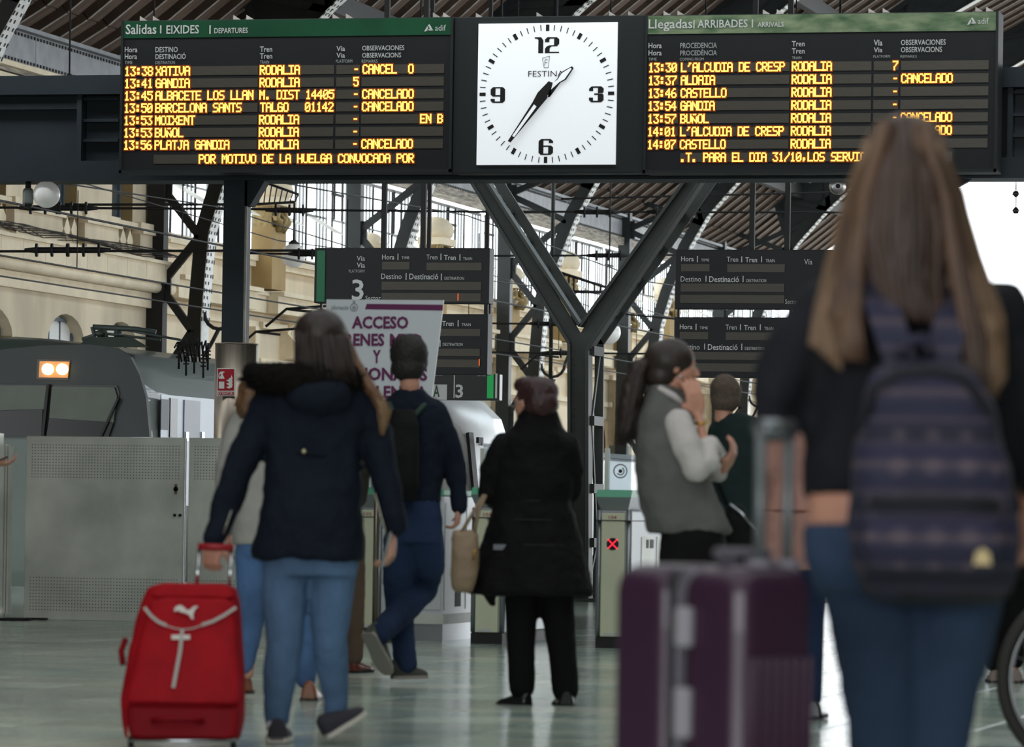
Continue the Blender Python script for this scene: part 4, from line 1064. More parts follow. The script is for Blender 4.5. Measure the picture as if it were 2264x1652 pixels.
# ------------------------------------------------------------------ overhead wires
def wire(pts, r_, label, ins=()):
    pts = [Vector(p) for p in pts]; g = MB(pts[0]); n = 14
    path = []
    for a, b_ in zip(pts[:-1], pts[1:]):
        for k in range(n): path.append(a + (b_ - a) * (k / n))
    path.append(pts[-1])
    g.tube(path, r_, 5)
    o = g.build('overhead_wire', BLACKST, None, label, 'wire', group='overhead line wires')
    for c, L_ in ins:
        c = Vector(c); t = (pts[-1] - pts[0]).normalized()
        g = MB(pts[0]); g.tube([c - t * L_ / 2, c - t * L_ * .3, c + t * L_ * .3, c + t * L_ / 2], [.03, .05, .05, .03], 8)
        for s in (-.28, 0, .28): g.tube([c + t * (s * L_ - .02), c + t * (s * L_ + .02)], .11, 12)
        g.build('insulator', BLACKST, o)
    return o
D1 = 78
for (a, b_, D, ins, lab) in [((-30, 459, D1), (700, 463, D1), D1, [(100, 460), (158, 460)], 'black cross wire with insulators in front of the left globe lamp'),
    ((-30, 556, 74), (700, 554, 74), 74, [(115, 553), (185, 553)], 'black cross wire with insulators below the balcony level at left'),
    ((545, 560, 86), (760, 563, 86), 86, [(690, 562)], 'black cross wire running in front of the hanging white globe'),
    ((560, 463, 84), (1200, 470, 84), 84, [(640, 465)], 'black cross wire above the platform 3 board'),
    ((1085, 468, 90), (1900, 470, 90), 90, [(1320, 469), (1480, 469)], 'black cross wire through the upper fork of the Y column'),
    ((1085, 566, 95), (1500, 564, 95), 95, [(1345, 565)], 'black cross wire through the middle of the Y fork'),
    ((1085, 715, 100), (1300, 718, 100), 100, [(1215, 716)], 'black cross wire beside the platform 3 board, upper'),
    ((1085, 779, 104), (1500, 783, 104), 104, [(1240, 781)], 'black cross wire beside the platform 3 board, lower'),
    ((1330, 690, 110), (1500, 706, 110), 110, [], 'thin black wire right of the Y column'),
    ((1240, 440, 96), (1900, 424, 96), 96, [], 'thin black wire high under the roof at right')]:
    wire([P(*a), P(*b_)], .022, lab, [(P(i[0], i[1], D), .9) for i in ins])
for x, z, lab in ((-19.9, 4.72, 'contact wire over the platform side track'), (-19.9, 5.75, 'carrier wire over the platform side track'), (-24.4, 4.75, 'contact wire over the track beside the building'), (-24.4, 5.9, 'carrier wire over the track beside the building'), (-27.6, 4.9, 'feeder wire close to the cream building'), (-27.9, 6.6, 'feeder wire at balcony height of the cream building')):
    sag = [(x, 46 + 15 * k, z + (.0 if k % 2 else .35 if z > 5.3 else 0)) for k in range(9)]
    wire(sag, .016 if z < 5 else .013, lab)
for x, z0_, z1_ in ((-19.9, 4.72, 5.85), (-24.4, 4.75, 6.0)):
    for k in range(10):
        yy = 52 + k * 8.3
        g = MB((x, yy, z0_)); g.tube([(x, yy, z0_), (x, yy, z1_)], .009, 5); g.build('dropper_wire', BLACKST, None, 'short vertical dropper wire over the %s track, %s from the camera' % ('platform side' if x > -22 else 'building side', ['first', 'second', 'third', 'fourth', 'fifth', 'sixth', 'seventh', 'eighth', 'ninth', 'tenth'][k]), 'wire', group='dropper wires')
# registration arms near the second truss
for px, py, D in ((1236, 790, 106), (690, 690, 88), (620, 740, 92)):
    c = P(px, py, D); g = MB(c)
    g.tube([c, c + RT * -.5 + UP * .05, c + RT * -.9 + UP * -.3], .03, 6); g.tube([c + RT * -.5 + UP * .05, c + RT * .6 + UP * .15], .03, 6); g.build('registration_arm', BLACKST, None, 'curved black registration arm holding a wire %s' % {1236: 'left of the Y column', 690: 'left of the platform 3 board', 620: 'right of the square column'}[px], 'wire arm')
c = P(1219, 700, 108); g = MB(c); g.tube([Vector((c.x, c.y, roofz(c.x))), c - UP * 1.5], .05, 8); g.tube([c - UP * 1.5, c - UP * 1.75], [.14, .02], 8); g.build('drop_post', STEEL, None, 'thin hanging steel drop post left of the Y column', 'post')
# hanger of the lattice bracket pair through the Y fork
g = MB(P(1300, 640, 100)); a = P(1230, 600, 100); b_ = P(1370, 645, 100); a2 = P(1250, 645, 100); b2 = P(1345, 646, 100)
g.tube([a, b_], .035, 6); g.tube([a2, b2], .04, 6)
for f in (.12, .2, .28, .6, .7, .8): p_ = a + (b_ - a) * f; g.tube([p_, Vector((p_.x, p_.y, a2.z))], .02, 5)
g.build('lattice_arm', BLACKST, None, 'black lattice cantilever arm seen through the Y fork', 'bracket')

# ------------------------------------------------------------------ trains
def train(name, label, x0, x1, yf, L_, ztop, zsh, mtop, mside, mfront, lights=True, detail=True):
    """x1 is the platform side; yf the nose; zsh shoulder height"""
    org = Vector(((x0 + x1) / 2, yf, -1.0)); t = empty(name, org, label, 'train'); cx_ = (x0 + x1) / 2; hw = (x1 - x0) / 2
    def sec(y, wf, zt, zs_, zb=-.75):
        h = hw * wf; pts = [(-h, zb), (-h, zs_ * .55), (-h * .985, zs_), (-h * .90, zs_ + (zt - zs_) * .45), (-h * .70, zs_ + (zt - zs_) * .8), (-h * .35, zt - (zt - zs_) * .04), (0, zt)]
        pts = pts + [(-a, b_) for a, b_ in reversed(pts[:-1])]
        return [(cx_ + a, y, b_) for a, b_ in pts]
    g = MB(org)
    rings = [sec(yf, .90, ztop - .30, zsh - .1), sec(yf + .08, .945, ztop - .22, zsh - .05), sec(yf + .25, .98, ztop - .13, zsh), sec(yf + .6, 1, ztop - .06, zsh), sec(yf + 1.5, 1, ztop, zsh), sec(yf + L_, 1, ztop, zsh)]
    n_up = 0
    g.loft(rings); body = g.build('body', mtop, t)
    if not detail: return t, org
    return t, org
TRG = mat('grey_green_train_paint', '48574f', .6, .0, var=.1, scale=.7, bump=.08, bscale=3, stretch=(1, .25, 1), coat=.2)
TRS = mat('light_grey_train_side', 'a7b2bd', .35, .1, var=.06, scale=1)
D_ = 58.0
zt_ = P(260, 752, 60).z
x1_ = PYp(352, 900, 57.5).x; x0_ = x1_ - 3.05
tg, to = train('train', 'grey-green train nose with two lit headlamps behind the steel fence', x0_, x1_, 54.6, 11, 3.15, 2.35, TRG, TRS, TRG)
yf = 54.6
def q3(px, py, y=yf): v = PYp(px, py, y); return v.x, v.z
# windscreen panes, centre post, headlamp box, all fixed to the sloping nose
def nose(pts, y, th, name, m):
    g = MB(to); v = [q3(a, b_, y) for a, b_ in pts]; n = len(v)
    zlo = 1.7
    lean = lambda z: 0 * z
    g.add([(p_[0], y - .06 + lean(p_[1]), p_[1]) for p_ in v] + [(p_[0], y + th + lean(p_[1]), p_[1]) for p_ in v], [tuple(range(n)), tuple(reversed(range(n, 2 * n)))] + [(k, k + n, (k + 1) % n + n, (k + 1) % n) for k in range(n)])
    return g.build(name, m, tg)
nose([(-80, 790), (20, 772), (100, 764), (200, 762), (262, 770), (292, 790), (312, 830), (326, 880), (334, 966), (-80, 966)], yf + .03, .03, 'nose_panel', mat('dark_nose_plate', '1f2827', .55, var=.12, scale=2))  # darker plate laid over the front of the body
WS = mat('windscreen_glass', '0a0c0a', .25, spec=.25)
nose([(-80, 850), (262, 852), (268, 870), (245, 966), (-80, 966)], yf + .015, .03, 'windscreen_surround', mat('black_surround', '0d0f0f', .4))
BL = mat('cab_blind', '485044', .5, var=.1, scale=3)
nose([(-78, 853), (106, 853), (100, 905), (-78, 910)], yf - .01, .03, 'cab_blind', BL)
nose([(-78, 911), (98, 906), (94, 966), (-78, 966)], yf - .01, .03, 'windscreen', WS)
nose([(118, 855), (256, 857), (262, 876), (254, 934), (112, 925)], yf - .01, .03, 'cab_blind', BL)
nose([(112, 926), (254, 935), (243, 966), (106, 966)], yf - .01, .03, 'windscreen', WS)
nose([(106, 850), (112, 850), (100, 966), (94, 966)], yf - .05, .05, 'centre_post', BLACKST)
nose([(262, 880), (266, 882), (228, 966), (222, 966)], yf - .04, .03, 'wiper', BLACKST)
nose([(86, 795), (160, 796), (155, 841), (84, 839)], yf + .02, .05, 'headlamp_box', mat('lamp_box', '3a3024', .4))
nose([(91, 799), (157, 800), (153, 836), (89, 835)], yf - .0, .05, 'lamp_reflector', mat('lamp_reflector_warm', 'a8743c', .3, emit='d8883a', es=.35))
HL = mat('headlamp_glow', 'fff0d0', .3, emit='ffe2ac', es=5)
for px in (111, 143):
    x, z = q3(px, 817); g = MB(to); yy = yf - .10 
    g.tube([(x, yy - .02, z), (x, yy + .04, z)], .072, 20); g.build('headlamp', HL, tg)
# side: light lower band, door, window on the platform side
xs = x1_ + .008
def side(px0, py0, px1, py1, name, m, off=.0, th=.012):
    a = PXp(px0, py1, xs); b_ = PXp(px1, py1, xs); c = PXp(px0, py0, xs)
    return MB(to).box(xs + off, xs + off + th, min(a.y, b_.y), min(yf + 10.9, max(a.y, b_.y)), a.z - (0 if py1 < 980 else .8), c.z).build(name, m, tg)
side(353, 872, 1000, 985, 'side_band', TRS)
side(352, 882, 370, 950, 'vent_panel', mat('dark_vent', '5c636c', .5), .012)
side(372, 880, 388, 967, 'side_window', WS, .014); side(403, 884, 438, 975, 'cab_door', mat('door_grey', '8b93a0', .4), .014)
# coloured roof stripe above the band
for px, py, w_ in ((405, 955, 6), (440, 955, 6)): side(px, py, px + w_, 975, 'grab_rail', CHROME, .03)
# pantograph and roof gear
def TP(px, py, D=59): return P(px, py, D)
g = MB(to); g.tube([TP(205, 723), TP(300, 728), TP(345, 735)], .035, 8); g.tube([TP(210, 735), TP(355, 752)], .02, 6); g.tube([TP(205, 723), TP(208, 742), TP(182, 752)], .035, 8)
g.tube([TP(230, 728), TP(236, 748)], .03, 6); g.tube([TP(280, 730), TP(400, 752)], .018, 6); g.sphere(TP(222, 738), .07, .1, .05); g.sphere(TP(262, 740), .06, .12, .05)
g.build('pantograph', mat('dark_roof_gear', '3c4642', .5), tg)
MB(to).hexa([TP(170, 768, 58), TP(330, 768, 58), TP(330, 768, 61), TP(170, 768, 61), TP(195, 745, 58.5), TP(290, 745, 58.5), TP(290, 745, 60.5), TP(195, 745, 60.5)]).build('roof_fairing', TRG, tg)
for px, py in ((396, 775), (412, 790), (430, 785), (450, 795), (460, 778)):
    c = TP(px, py, 61); g = MB(to)
    for k in range(4): g.tube([c + UP * (.05 * k - .1), c + UP * (.05 * k - .08)], .04, 10)
    g.tube([c - UP * .25, c + UP * .12], .015, 6); g.build('roof_insulator', BLACKST, tg)
g = MB(to)
for k in range(8): g.tube([TP(385 + k * 9, 770 + 6 * math.sin(k), 61), TP(392 + k * 9, 752 + 4 * math.cos(k * 2), 61), TP(402 + k * 8, 800, 61)], .014, 5)
g.build('roof_cables', BLACKST, tg)
# daylight-whitened train further back on the same track
TRW = mat('daylit_train_white', 'e2e4e4', .3, var=.08, scale=1, bump=.05)  # white colour stands in for bright daylight on the body
xw1 = PYp(1056, 950, 72.5).x
tw, two = train('train', 'daylight-whitened train front with sloping roof, partly hidden behind the man in navy', xw1 - 3.1, xw1, 72.5, 2.2, 3.0, 2.15, TRW, TRW, TRW)
def wq(px, py, y=72.4): v = PYp(px, py, y); return v.x, v.z
for pts, nm, m_ in (([(1033, 958), (1040, 956), (1052, 1085), (1046, 1085)], 'door_seal', BLACKST), ([(1056, 967), (1062, 967), (1062, 980), (1056, 980)], 'tail_lamp', BLACKST)):
    v = [wq(*p_) for p_ in pts]; MB(two).prism(v, 'y', 72.3, 72.6).build(nm, m_, tw)
MB(two).box(xw1 - 2.95, xw1 - .04, 74.8, 96, -.75, 2.1).build('coach_body', TRW, tw, bevel=.15)
a = PXp(1064, 980, xw1); b_ = PXp(1084, 986, xw1); MB(two).box(xw1, xw1 + .02, a.y, b_.y, b_.z, a.z).build('louvre', mat('louvre_grey', '5a5f62', .5), tw)
a = PXp(1058, 953, xw1); b_ = PXp(1300, 953, xw1); MB(two).box(xw1 - .05, xw1 + .06, 74.8, 95.9, 2.0, 2.05).build('gutter', mat('louvre_grey', '5a5f62', .5), tw)
# ------------------------------------------------------------------ steel fence at the left
YF = 34.6
def fx(px, py=1370): return PYp(px, py, YF).x
ztF = PYp(230, 966, YF).z; zbF = PYp(230, 1373, YF).z
def dots(mb, x0, x1, z0, z1, nx, nz, y, r_=.0045, skip=None):
    for i in range(nx):
        for j in range(nz):
            if skip and skip(i, j): continue
            cx_ = x0 + (x1 - x0) * i / (nx - 1); cz_ = z0 + (z1 - z0) * j / (nz - 1)
            mb.add([(cx_ + r_ * math.cos(PI * k / 3), y, cz_ + r_ * math.sin(PI * k / 3)) for k in range(6)], [(0, 1, 2, 3, 4, 5)])
gaps = [(52, 406, 'brushed steel fence panel between the end post and the latch gap'), (412, 762, 'brushed steel fence panel behind the grey-coated person')]
pan = []
for i, (a, b, lab) in enumerate(gaps):
    x0, x1 = fx(a), fx(b) - .006; org = Vector(((x0 + x1) / 2, YF, 0))
    f = empty('steel_fence', org, lab, 'fence', group='steel fence sections')
    MB(org).box(x0, x1, YF, YF + .03, zbF, ztF).build('sheet', STAINP, f, bevel=.004)
    d = MB(org); u = (x1 - x0)
    dots(d, x0 + u * .04, x1 - u * .04, zbF + .08, zbF + .34, 50, 11, YF - .0015); dots(d, x0 + u * .04, x1 - u * .04, ztF - .33, ztF - .07, 50, 12, YF - .0015)
    d.build('perforation', INK, f, kind='stuff')
    e = MB(org); e.box(x1 - .008, x1, YF - .006, YF + .035, zbF - .0, ztF); e.build('edge_rail', mat('bright_edge_rail', 'c4c4be', .4, .3), f)
    for s in (x0 + .12, x1 - .12):
        MB(org).box(s - .02, s + .02, YF, YF + .05, .012, zbF).build('leg', STAINP, f); MB(org).box(s - .09, s + .09, YF - .1, YF + .14, 0, .012).build('foot', BLACKST, f)
    if i == 0:
        MB(org).cyl((x1 - .075, YF - .002, 1.07), (x1 - .075, YF - .012, 1.07), .02, 12).build('lock', BLACKST, f)
        MB(org).box(x1 - .085, x1 - .065, YF - .012, YF, 1.03, 1.11).build('keyhole_plate', mat('brass', '8a7a4a', .4, .8), f)
        for s in (x1 - .035, x1 - .08): MB(org).cyl((s, YF, .86), (s, YF - .02, .86), .012, 10).build('bolt', BLACKST, f)
# end post group
x = fx(20); org = Vector((x, YF - .2, 0)); ep = empty('fence_post', org, 'ribbed steel end post of the fence at the left edge', 'post')
MB(org).box(fx(10), fx(27), YF - .36, YF - .26, .03, PYp(18, 960, YF).z).build('post', STAINP, ep)
MB(org).box(fx(33), fx(37), YF - .34, YF - .27, .05, PYp(35, 984, YF).z).build('rib', STAINP, ep); MB(org).box(fx(39), fx(43), YF - .34, YF - .27, .05, PYp(41, 986, YF).z).build('rib', STAINP, ep); MB(org).box(fx(45), fx(49), YF - .34, YF - .27, .05, PYp(47, 988, YF).z).build('rib', STAINP, ep)
MB(org).cyl((fx(28), YF - .31, 0), (fx(28), YF - .31, .1), .05, 16).build('foot_tube', STAINP, ep)
MB(org).cyl((fx(44), YF - .31, 0), (fx(44), YF - .31, .014), .2, 32).build('base_disc', BLACKST, ep)
g = MB((fx(70), YF + .25, 0)); g.cyl((fx(70), YF + .25, 0), (fx(70), YF + .25, .13), .035, 16); o = g.build('red_foot', mat('red_paint', '8a1418', .5), None, 'small red tube foot under the fence behind the end post', 'post foot')
g.build
# grey machine at the very left edge
org = PYp(-90, 1385, YF + .2); org.z = 0; mc = empty('ticket_machine', org, 'grey machine cabinet cut by the left edge of the photo', 'ticket machine')
a = PYp(-150, 1386, YF + .2); b = PYp(-48, 1386, YF + .2); zt_m = PYp(0, 1025, YF + .2).z
GREYC = mat('pale_grey_cabinet', 'b4b6b4', .35, .2)
MB(org).box(a.x, b.x, YF + .2, YF + .7, .06, zt_m).build('cabinet', GREYC, mc, bevel=.01)
MB(org).box(a.x, b.x, YF + .19, YF + .7, zt_m, zt_m + .03).build('green_lid', mat('mint_green_cap', '5fae8c', .4), mc)
MB(org).box(a.x + .02, b.x - .02, YF + .21, YF + .68, 0, .06).build('plinth', BLACKST, mc)
for k in (0, 1): MB(org).cyl((b.x - .03 - k * .06, YF + .195, .1), (b.x - .03 - k * .06, YF + .2, .1), .012, 10).build('bolt', mat('copper_bolt', 'a8622e', .3, .8), mc)

# ------------------------------------------------------------------ ticket gates
MINT = mat('mint_green_cap', '5fae8c', .4); OLIVE = mat('pale_olive_front', 'd8dabc', .45, var=.04, scale=3); ALU = mat('satin_aluminium', '9ba0a4', .3, .7); CAB = mat('grey_gate_side', 'a0a5a7', .4, .3)
DK = mat('dark_plinth', '1b1a18', .6); SMOKE = glass('smoked_glass', (.75, .8, .82), .15)
def gate(pxl, pxr, pyb, pyt, label, num, lit=True, L_=1.9, flap=True, order=0):
    yg = None
    d = FW + img((pxl + pxr) / 2, pyb); base = EYE + d * (-EYE.z / d.z)
    yg = base.y
    x0 = PYp(pxl, pyb, yg).x; x1 = PYp(pxr, pyb, yg).x; zt_ = PYp((pxl + pxr) / 2, pyt, yg).z
    org = Vector(((x0 + x1) / 2, yg, 0)); g_ = empty('ticket_gate', org, label, 'ticket gate', group='ticket gates across the concourse')
    w_ = x1 - x0
    MB(org).box(x0 + .01, x1 - .01, yg + .01, yg + L_, 0, .075).build('plinth', DK, g_)
    MB(org).box(x0, x1, yg + .03, yg + L_, .075, zt_ - .14).build('cabinet', CAB, g_, bevel=.012)
    MB(org).box(x0 + w_ * .17, x1 - w_ * .17, yg, yg + .04, .08, zt_ - .16).build('front_panel', OLIVE, g_, bevel=.006)
    for s in (x0 + w_ * .02, x1 - w_ * .15): MB(org).tube([(s + w_ * .065, yg + .04, .08), (s + w_ * .065, yg + .04, zt_ - .14)], w_ * .075, 12).build('corner_profile', ALU, g_)
    MB(org).hexa([(x0, yg + .0, zt_ - .05), (x1, yg + .0, zt_ - .05), (x1, yg + L_, zt_ - .05), (x0, yg + L_, zt_ - .05), (x0, yg + .04, zt_), (x1, yg + .04, zt_), (x1, yg + L_, zt_), (x0, yg + L_, zt_)]).build('green_cap', MINT, g_)
    MB(org).hexa([(x0 + w_ * .14, yg + .05, zt_ - .16), (x1 - w_ * .14, yg + .05, zt_ - .16), (x1, yg + L_, zt_ - .16), (x0, yg + L_, zt_ - .16), (x0, yg - .002, zt_ - .05), (x1, yg - .002, zt_ - .05), (x1, yg + L_, zt_ - .05), (x0, yg + L_, zt_ - .05)]).build('sloped_head', ALU, g_)
    MB(org).box(x0 - .002, x1 + .002, yg - .003, yg + L_, zt_ - .215, zt_ - .208).build('joint_strip', DK, g_)
    MB(org).box(x1, x1 + .004, yg + .35, yg + .75, .2, zt_ - .32).build('service_door', STAINP, g_)
    MB(org).box(x1, x1 + .004, yg + .85, yg + L_ - .1, .2, zt_ - .32).build('service_door', STAINP, g_)
    MB(org).box(x1 + .004, x1 + .008, yg + .5, yg + .56, zt_ - .40, zt_ - .34).build('keypad', DK, g_); MB(org).box(x1 + .004, x1 + .008, yg + .62, yg + .72, zt_ - .40, zt_ - .34).build('keypad', DK, g_)
    MB(org).box((x0 + x1) / 2 - .06, (x0 + x1) / 2 + .04, yg - .003, yg, .085, .105).build('rating_plate', WHT, g_)
    # number
    vs, fs = text_geo(num, .01); t = MB(org); cxn = (x0 + x1) / 2
    t.add([(cxn - .03 + u * .055, yg - .004, zt_ - .20 + v * .022) for u, v in vs], fs, False); t.build('gate_number', mat('red_print', 'b0504a', .5), g_)
    if lit:
        zc = PYp(1347, 1203, yg).z; r_ = .042
        c = Vector((cxn, yg - .004, zc)); MB(org).tube([c, c + Vector((0, .01, 0))], r_, 28).build('signal_disc', DK, g_)
        m_ = MB(org)
        for k in range(-4, 5):
            for s in (-1, 1):
                if k == 0 and s == 1: continue
                p = c + Vector((k * .0072, -.002, k * .0072 * s)); m_.tube([p, p + Vector((0, .003, 0))], .0042, 8)
        m_.build('red_cross_lights', REDLED, g_, kind='stuff')
    if flap:
        zf = PYp(pxl, 990, yg).z
        for xx, yy in ((x0 + .01, yg + .2), (x1 - .09, yg + .95)):
            MB(org).box(xx, xx + .03, yy, yy + .05, zt_, zf).build('flap_post', STAINP, g_, bevel=.004)
        MB(org).box(x0 + .03, x1 - .05, yg + .215, yg + .23, zt_, zf + .02).build('glass_flap', SMOKE, g_)
        c = Vector((x0 + w_ * .50, yg + .205, PYp(1352, 1041, yg).z))
        rg = MB(org)
        for R_ in (.046, .012):
            pts = [c + Vector((R_ * math.cos(2 * PI * k / 28), 0, R_ * math.sin(2 * PI * k / 28))) for k in range(29)] if R_ > .02 else [c, c + Vector((0, .001, 0))]
            rg.tube(pts, .004 if R_ > .02 else .014, 8)
        rg.tube([c + Vector((.026 * math.cos(a), 0, .026 * math.sin(a))) for a in [-PI * .8 + k * PI / 7 for k in range(9)]], .004, 6)
        rg.build('glass_marking', INK, g_)
    return g_
gate(1036, 1112, 1424, 1078, 'ticket gate numbered 103 partly hidden behind the woman in the black coat', '103', lit=False)
gate(1312, 1390, 1434, 1083, 'ticket gate numbered 104 showing a lit red cross', '104')
gate(782, 838, 1413, 1078, 'ticket gate seen between the legs of the walking people', '102', lit=False)
gate(2130, 2178, 1478, 1090, 'ticket gate half hidden right of the long-haired woman', '106', lit=False)
gate(2240, 2300, 1460, 1100, 'ticket gate cut by the right edge of the photo', '107', lit=False)
# tall pale equipment cabinet
WCAB = mat('white_enamel_cabinet', 'd6dadc', .3, .05)
yk = 31.0
d = FW + img(975, 1418); base = EYE + d * (-EYE.z / d.z); yk = base.y
x0 = PYp(878, 1418, yk).x; x1 = PYp(976, 1418, yk).x; zt_ = PYp(950, 1082, yk).z
org = Vector(((x0 + x1) / 2, yk, 0)); wc = empty('gate_cabinet', org, 'white enamelled wide gate cabinet behind the man in navy', 'ticket gate')
MB(org).box(x0, x1, yk + .02, yk + 1.0, .0, .12).build('plinth', ALU, wc)
MB(org).box(x0 - .01, x1 + .01, yk, yk + 1.0, .12, .19).build('kick_rail', STAINP, wc)
MB(org).box(x0, x1, yk + .01, yk + 1.0, .19, zt_ - .05).build('body', WCAB, wc)
for (a, b_, c, d_) in ((.02, .46, .22, .55), (.5, .97, .22, .96), (.02, .46, .58, .78), (.5, .97, 1.0, 1.0)):
    if d_ > c + .02: MB(org).box(x0 + (x1 - x0) * a, x0 + (x1 - x0) * b_, yk, yk + .01, c, min(d_, zt_ - .1)).build('door', WCAB, wc, bevel=.004)
MB(org).box(x1, x1 + .004, yk + .06, yk + .55, .22, .98).build('side_door', WCAB, wc); MB(org).box(x1, x1 + .004, yk + .65, yk + .95, .22, .98).build('side_door', WCAB, wc)
MB(org).box(x1 + .004, x1 + .007, yk + .35, yk + .5, .24, .55).build('slot', DK, wc)
MB(org).box(x0 + .16, x0 + .24, yk - .004, yk, .27, .31).build('rating_plate', mat('grey_print', '70727a', .5), wc)
MB(org).box(x0, x1, yk, yk + 1.0, zt_ - .05, zt_).build('green_cap', MINT, wc, bevel=.01)
MB(org).box(x1 - .06, x1 - .02, yk + .3, yk + .34, zt_, zt_ + .3).build('flap_post', STAINP, wc)
# ------------------------------------------------------------------ figures
class Fig:
    def __init__(s, name, label, cat, D, px0, **kw):
        s.D = D; s.k = D / FPX
        foot = PZ(px0, D); s.org = foot
        s.root = empty(name, foot, label, cat, rz=YAW, **kw)
        v = foot - EYE; s.X0 = v.dot(RT); s.pre = None
    def p(s, px, py, dy=0.0):
        """picture position at depth D + dy, in the figure's own axes (right, away, up)"""
        Dp = s.D + dy; d = img(px, py) * Dp
        return Vector((d.dot(RT) - s.X0, dy, d.z + EYE.z))
    def r(s, px): return px * s.k
def PZ(px, D):
    d = img(px, 1140) * D; X = d.dot(RT)
    return EYE + FW * D + RT * X - UP * EYE.z
class Blob:
    """closed shapes fused by a voxel remesh into one continuous surface"""
    rs = 1.0
    def __init__(s, f): s.f = f; s.mb = MB()
    def limb(s, pts, n=14, flat=1.0):
        """pts: (px, py, dy, radius px)"""
        f = s.f; P_ = [f.p(a[0], a[1], a[2]) for a in pts]; R_ = [f.r(a[3]) * s.rs for a in pts]
        s.mb.tube(P_, R_, n)
        for i in range(len(P_)): s.mb.sphere(P_[i], R_[i], R_[i], R_[i], 12, 8)
        return s
    def limbm(s, pts, rads, n=10):
        s.mb.tube(pts, rads, n)
        for p_, r_ in zip(pts, rads): s.mb.sphere(p_, r_, n=8, m=6)
        return s
    def ell(s, px, py, dy, rx, ry, rz, n=20, m=14):
        f = s.f; s.mb.sphere(f.p(px, py, dy), f.r(rx), f.r(ry), f.r(rz), n, m); return s
    def rings(s, rr, n=28, pw=2.4):
        """rr: (px_left, px_right, py, dy, depth px) -> vertical loft of superellipse sections"""
        f = s.f; out = []
        for (a, b, y, dy, dp) in rr:
            c = f.p((a + b) / 2, y, dy); rx = f.r((b - a) / 2) * s.rs; ry = f.r(dp) * s.rs; ring = []
            for k in range(n):
                t = 2 * PI * k / n; ct, st = math.cos(t), math.sin(t)
                ring.append(c + Vector((rx * math.copysign(abs(ct) ** (2 / pw), ct), ry * math.copysign(abs(st) ** (2 / pw), st), 0)))
            out.append(ring)
        s.mb.loft(out); return s
    def done(s, name, m, voxel=.01, smooth=3, label=None, parent=None, disp=None, raw=False):
        o = s.mb.build(name, m, parent or s.f.root, label)
        if not raw:
            r = o.modifiers.new('r', 'REMESH'); r.mode = 'VOXEL'; r.voxel_size = voxel; r.use_smooth_shade = True
            if smooth: q = o.modifiers.new('s', 'SMOOTH'); q.iterations = smooth; q.factor = .5
        if disp:
            t = bpy.data.textures.new('folds', 'CLOUDS'); t.noise_scale = disp[1]; t.noise_depth = 3
            d = o.modifiers.new('d', 'DISPLACE'); d.texture = t; d.strength = disp[0]; d.mid_level = .5
        if not raw or disp:
            bake(o)
            if m is not None and not o.data.materials: o.data.materials.append(m)
            o.data.polygons.foreach_set('use_smooth', [True] * len(o.data.polygons))
        return o
def hand_prims(b, wrist, d, palm, thumb, L_=.18, curl=.5, spread=.10):
    """wrist Vector; d = direction of the fingers; palm = normal the palm faces; thumb = side the thumb leaves"""
    d = Vector(d).normalized(); palm = Vector(palm); palm = (palm - d * palm.dot(d)).normalized(); th = Vector(thumb); th = (th - d * th.dot(d) - palm * th.dot(palm)).normalized()
    pl = L_ * .50; w_ = L_ * .42
    # palm
    for k in range(4):
        o = (k - 1.5) / 3 * w_ * .74
        b.limbm([wrist + th * o * -.45, wrist + d * pl * .5 + th * -o, wrist + d * pl + th * -o], [L_ * .075, L_ * .085, L_ * .068], 8)
    lens = [.40, .46, .43, .34]
    for k in range(4):
        o = (1.5 - k) / 3 * w_ * .78; base = wrist + d * pl + th * o; dd = (d + th * (1.5 - k) * spread).normalized()
        p0 = base; a = 0; pts = [p0]; rads = [L_ * .052]
        for j, fr in enumerate((.45, .32, .23)):
            a += curl * (1.0, 1.1, .7)[j]
            p0 = p0 + (dd * math.cos(a) + palm * math.sin(a)) * (L_ * lens[k] * fr * 1.05); pts.append(p0); rads.append(L_ * (.048, .043, .036)[j])
        b.limbm(pts, rads, 8)
    t0 = wrist + d * pl * .25 + th * w_ * .35
    t1 = t0 + (d * .6 + th * .8 + palm * .3).normalized() * L_ * .2; t2 = t1 + (d * .9 + th * .25 + palm * .5 * (1 + curl)).normalized() * L_ * .17; t3 = t2 + (d * .9 + palm * curl).normalized() * L_ * .12
    b.limbm([t0, t1, t2, t3], [L_ * .075, L_ * .062, L_ * .052, L_ * .04], 8)
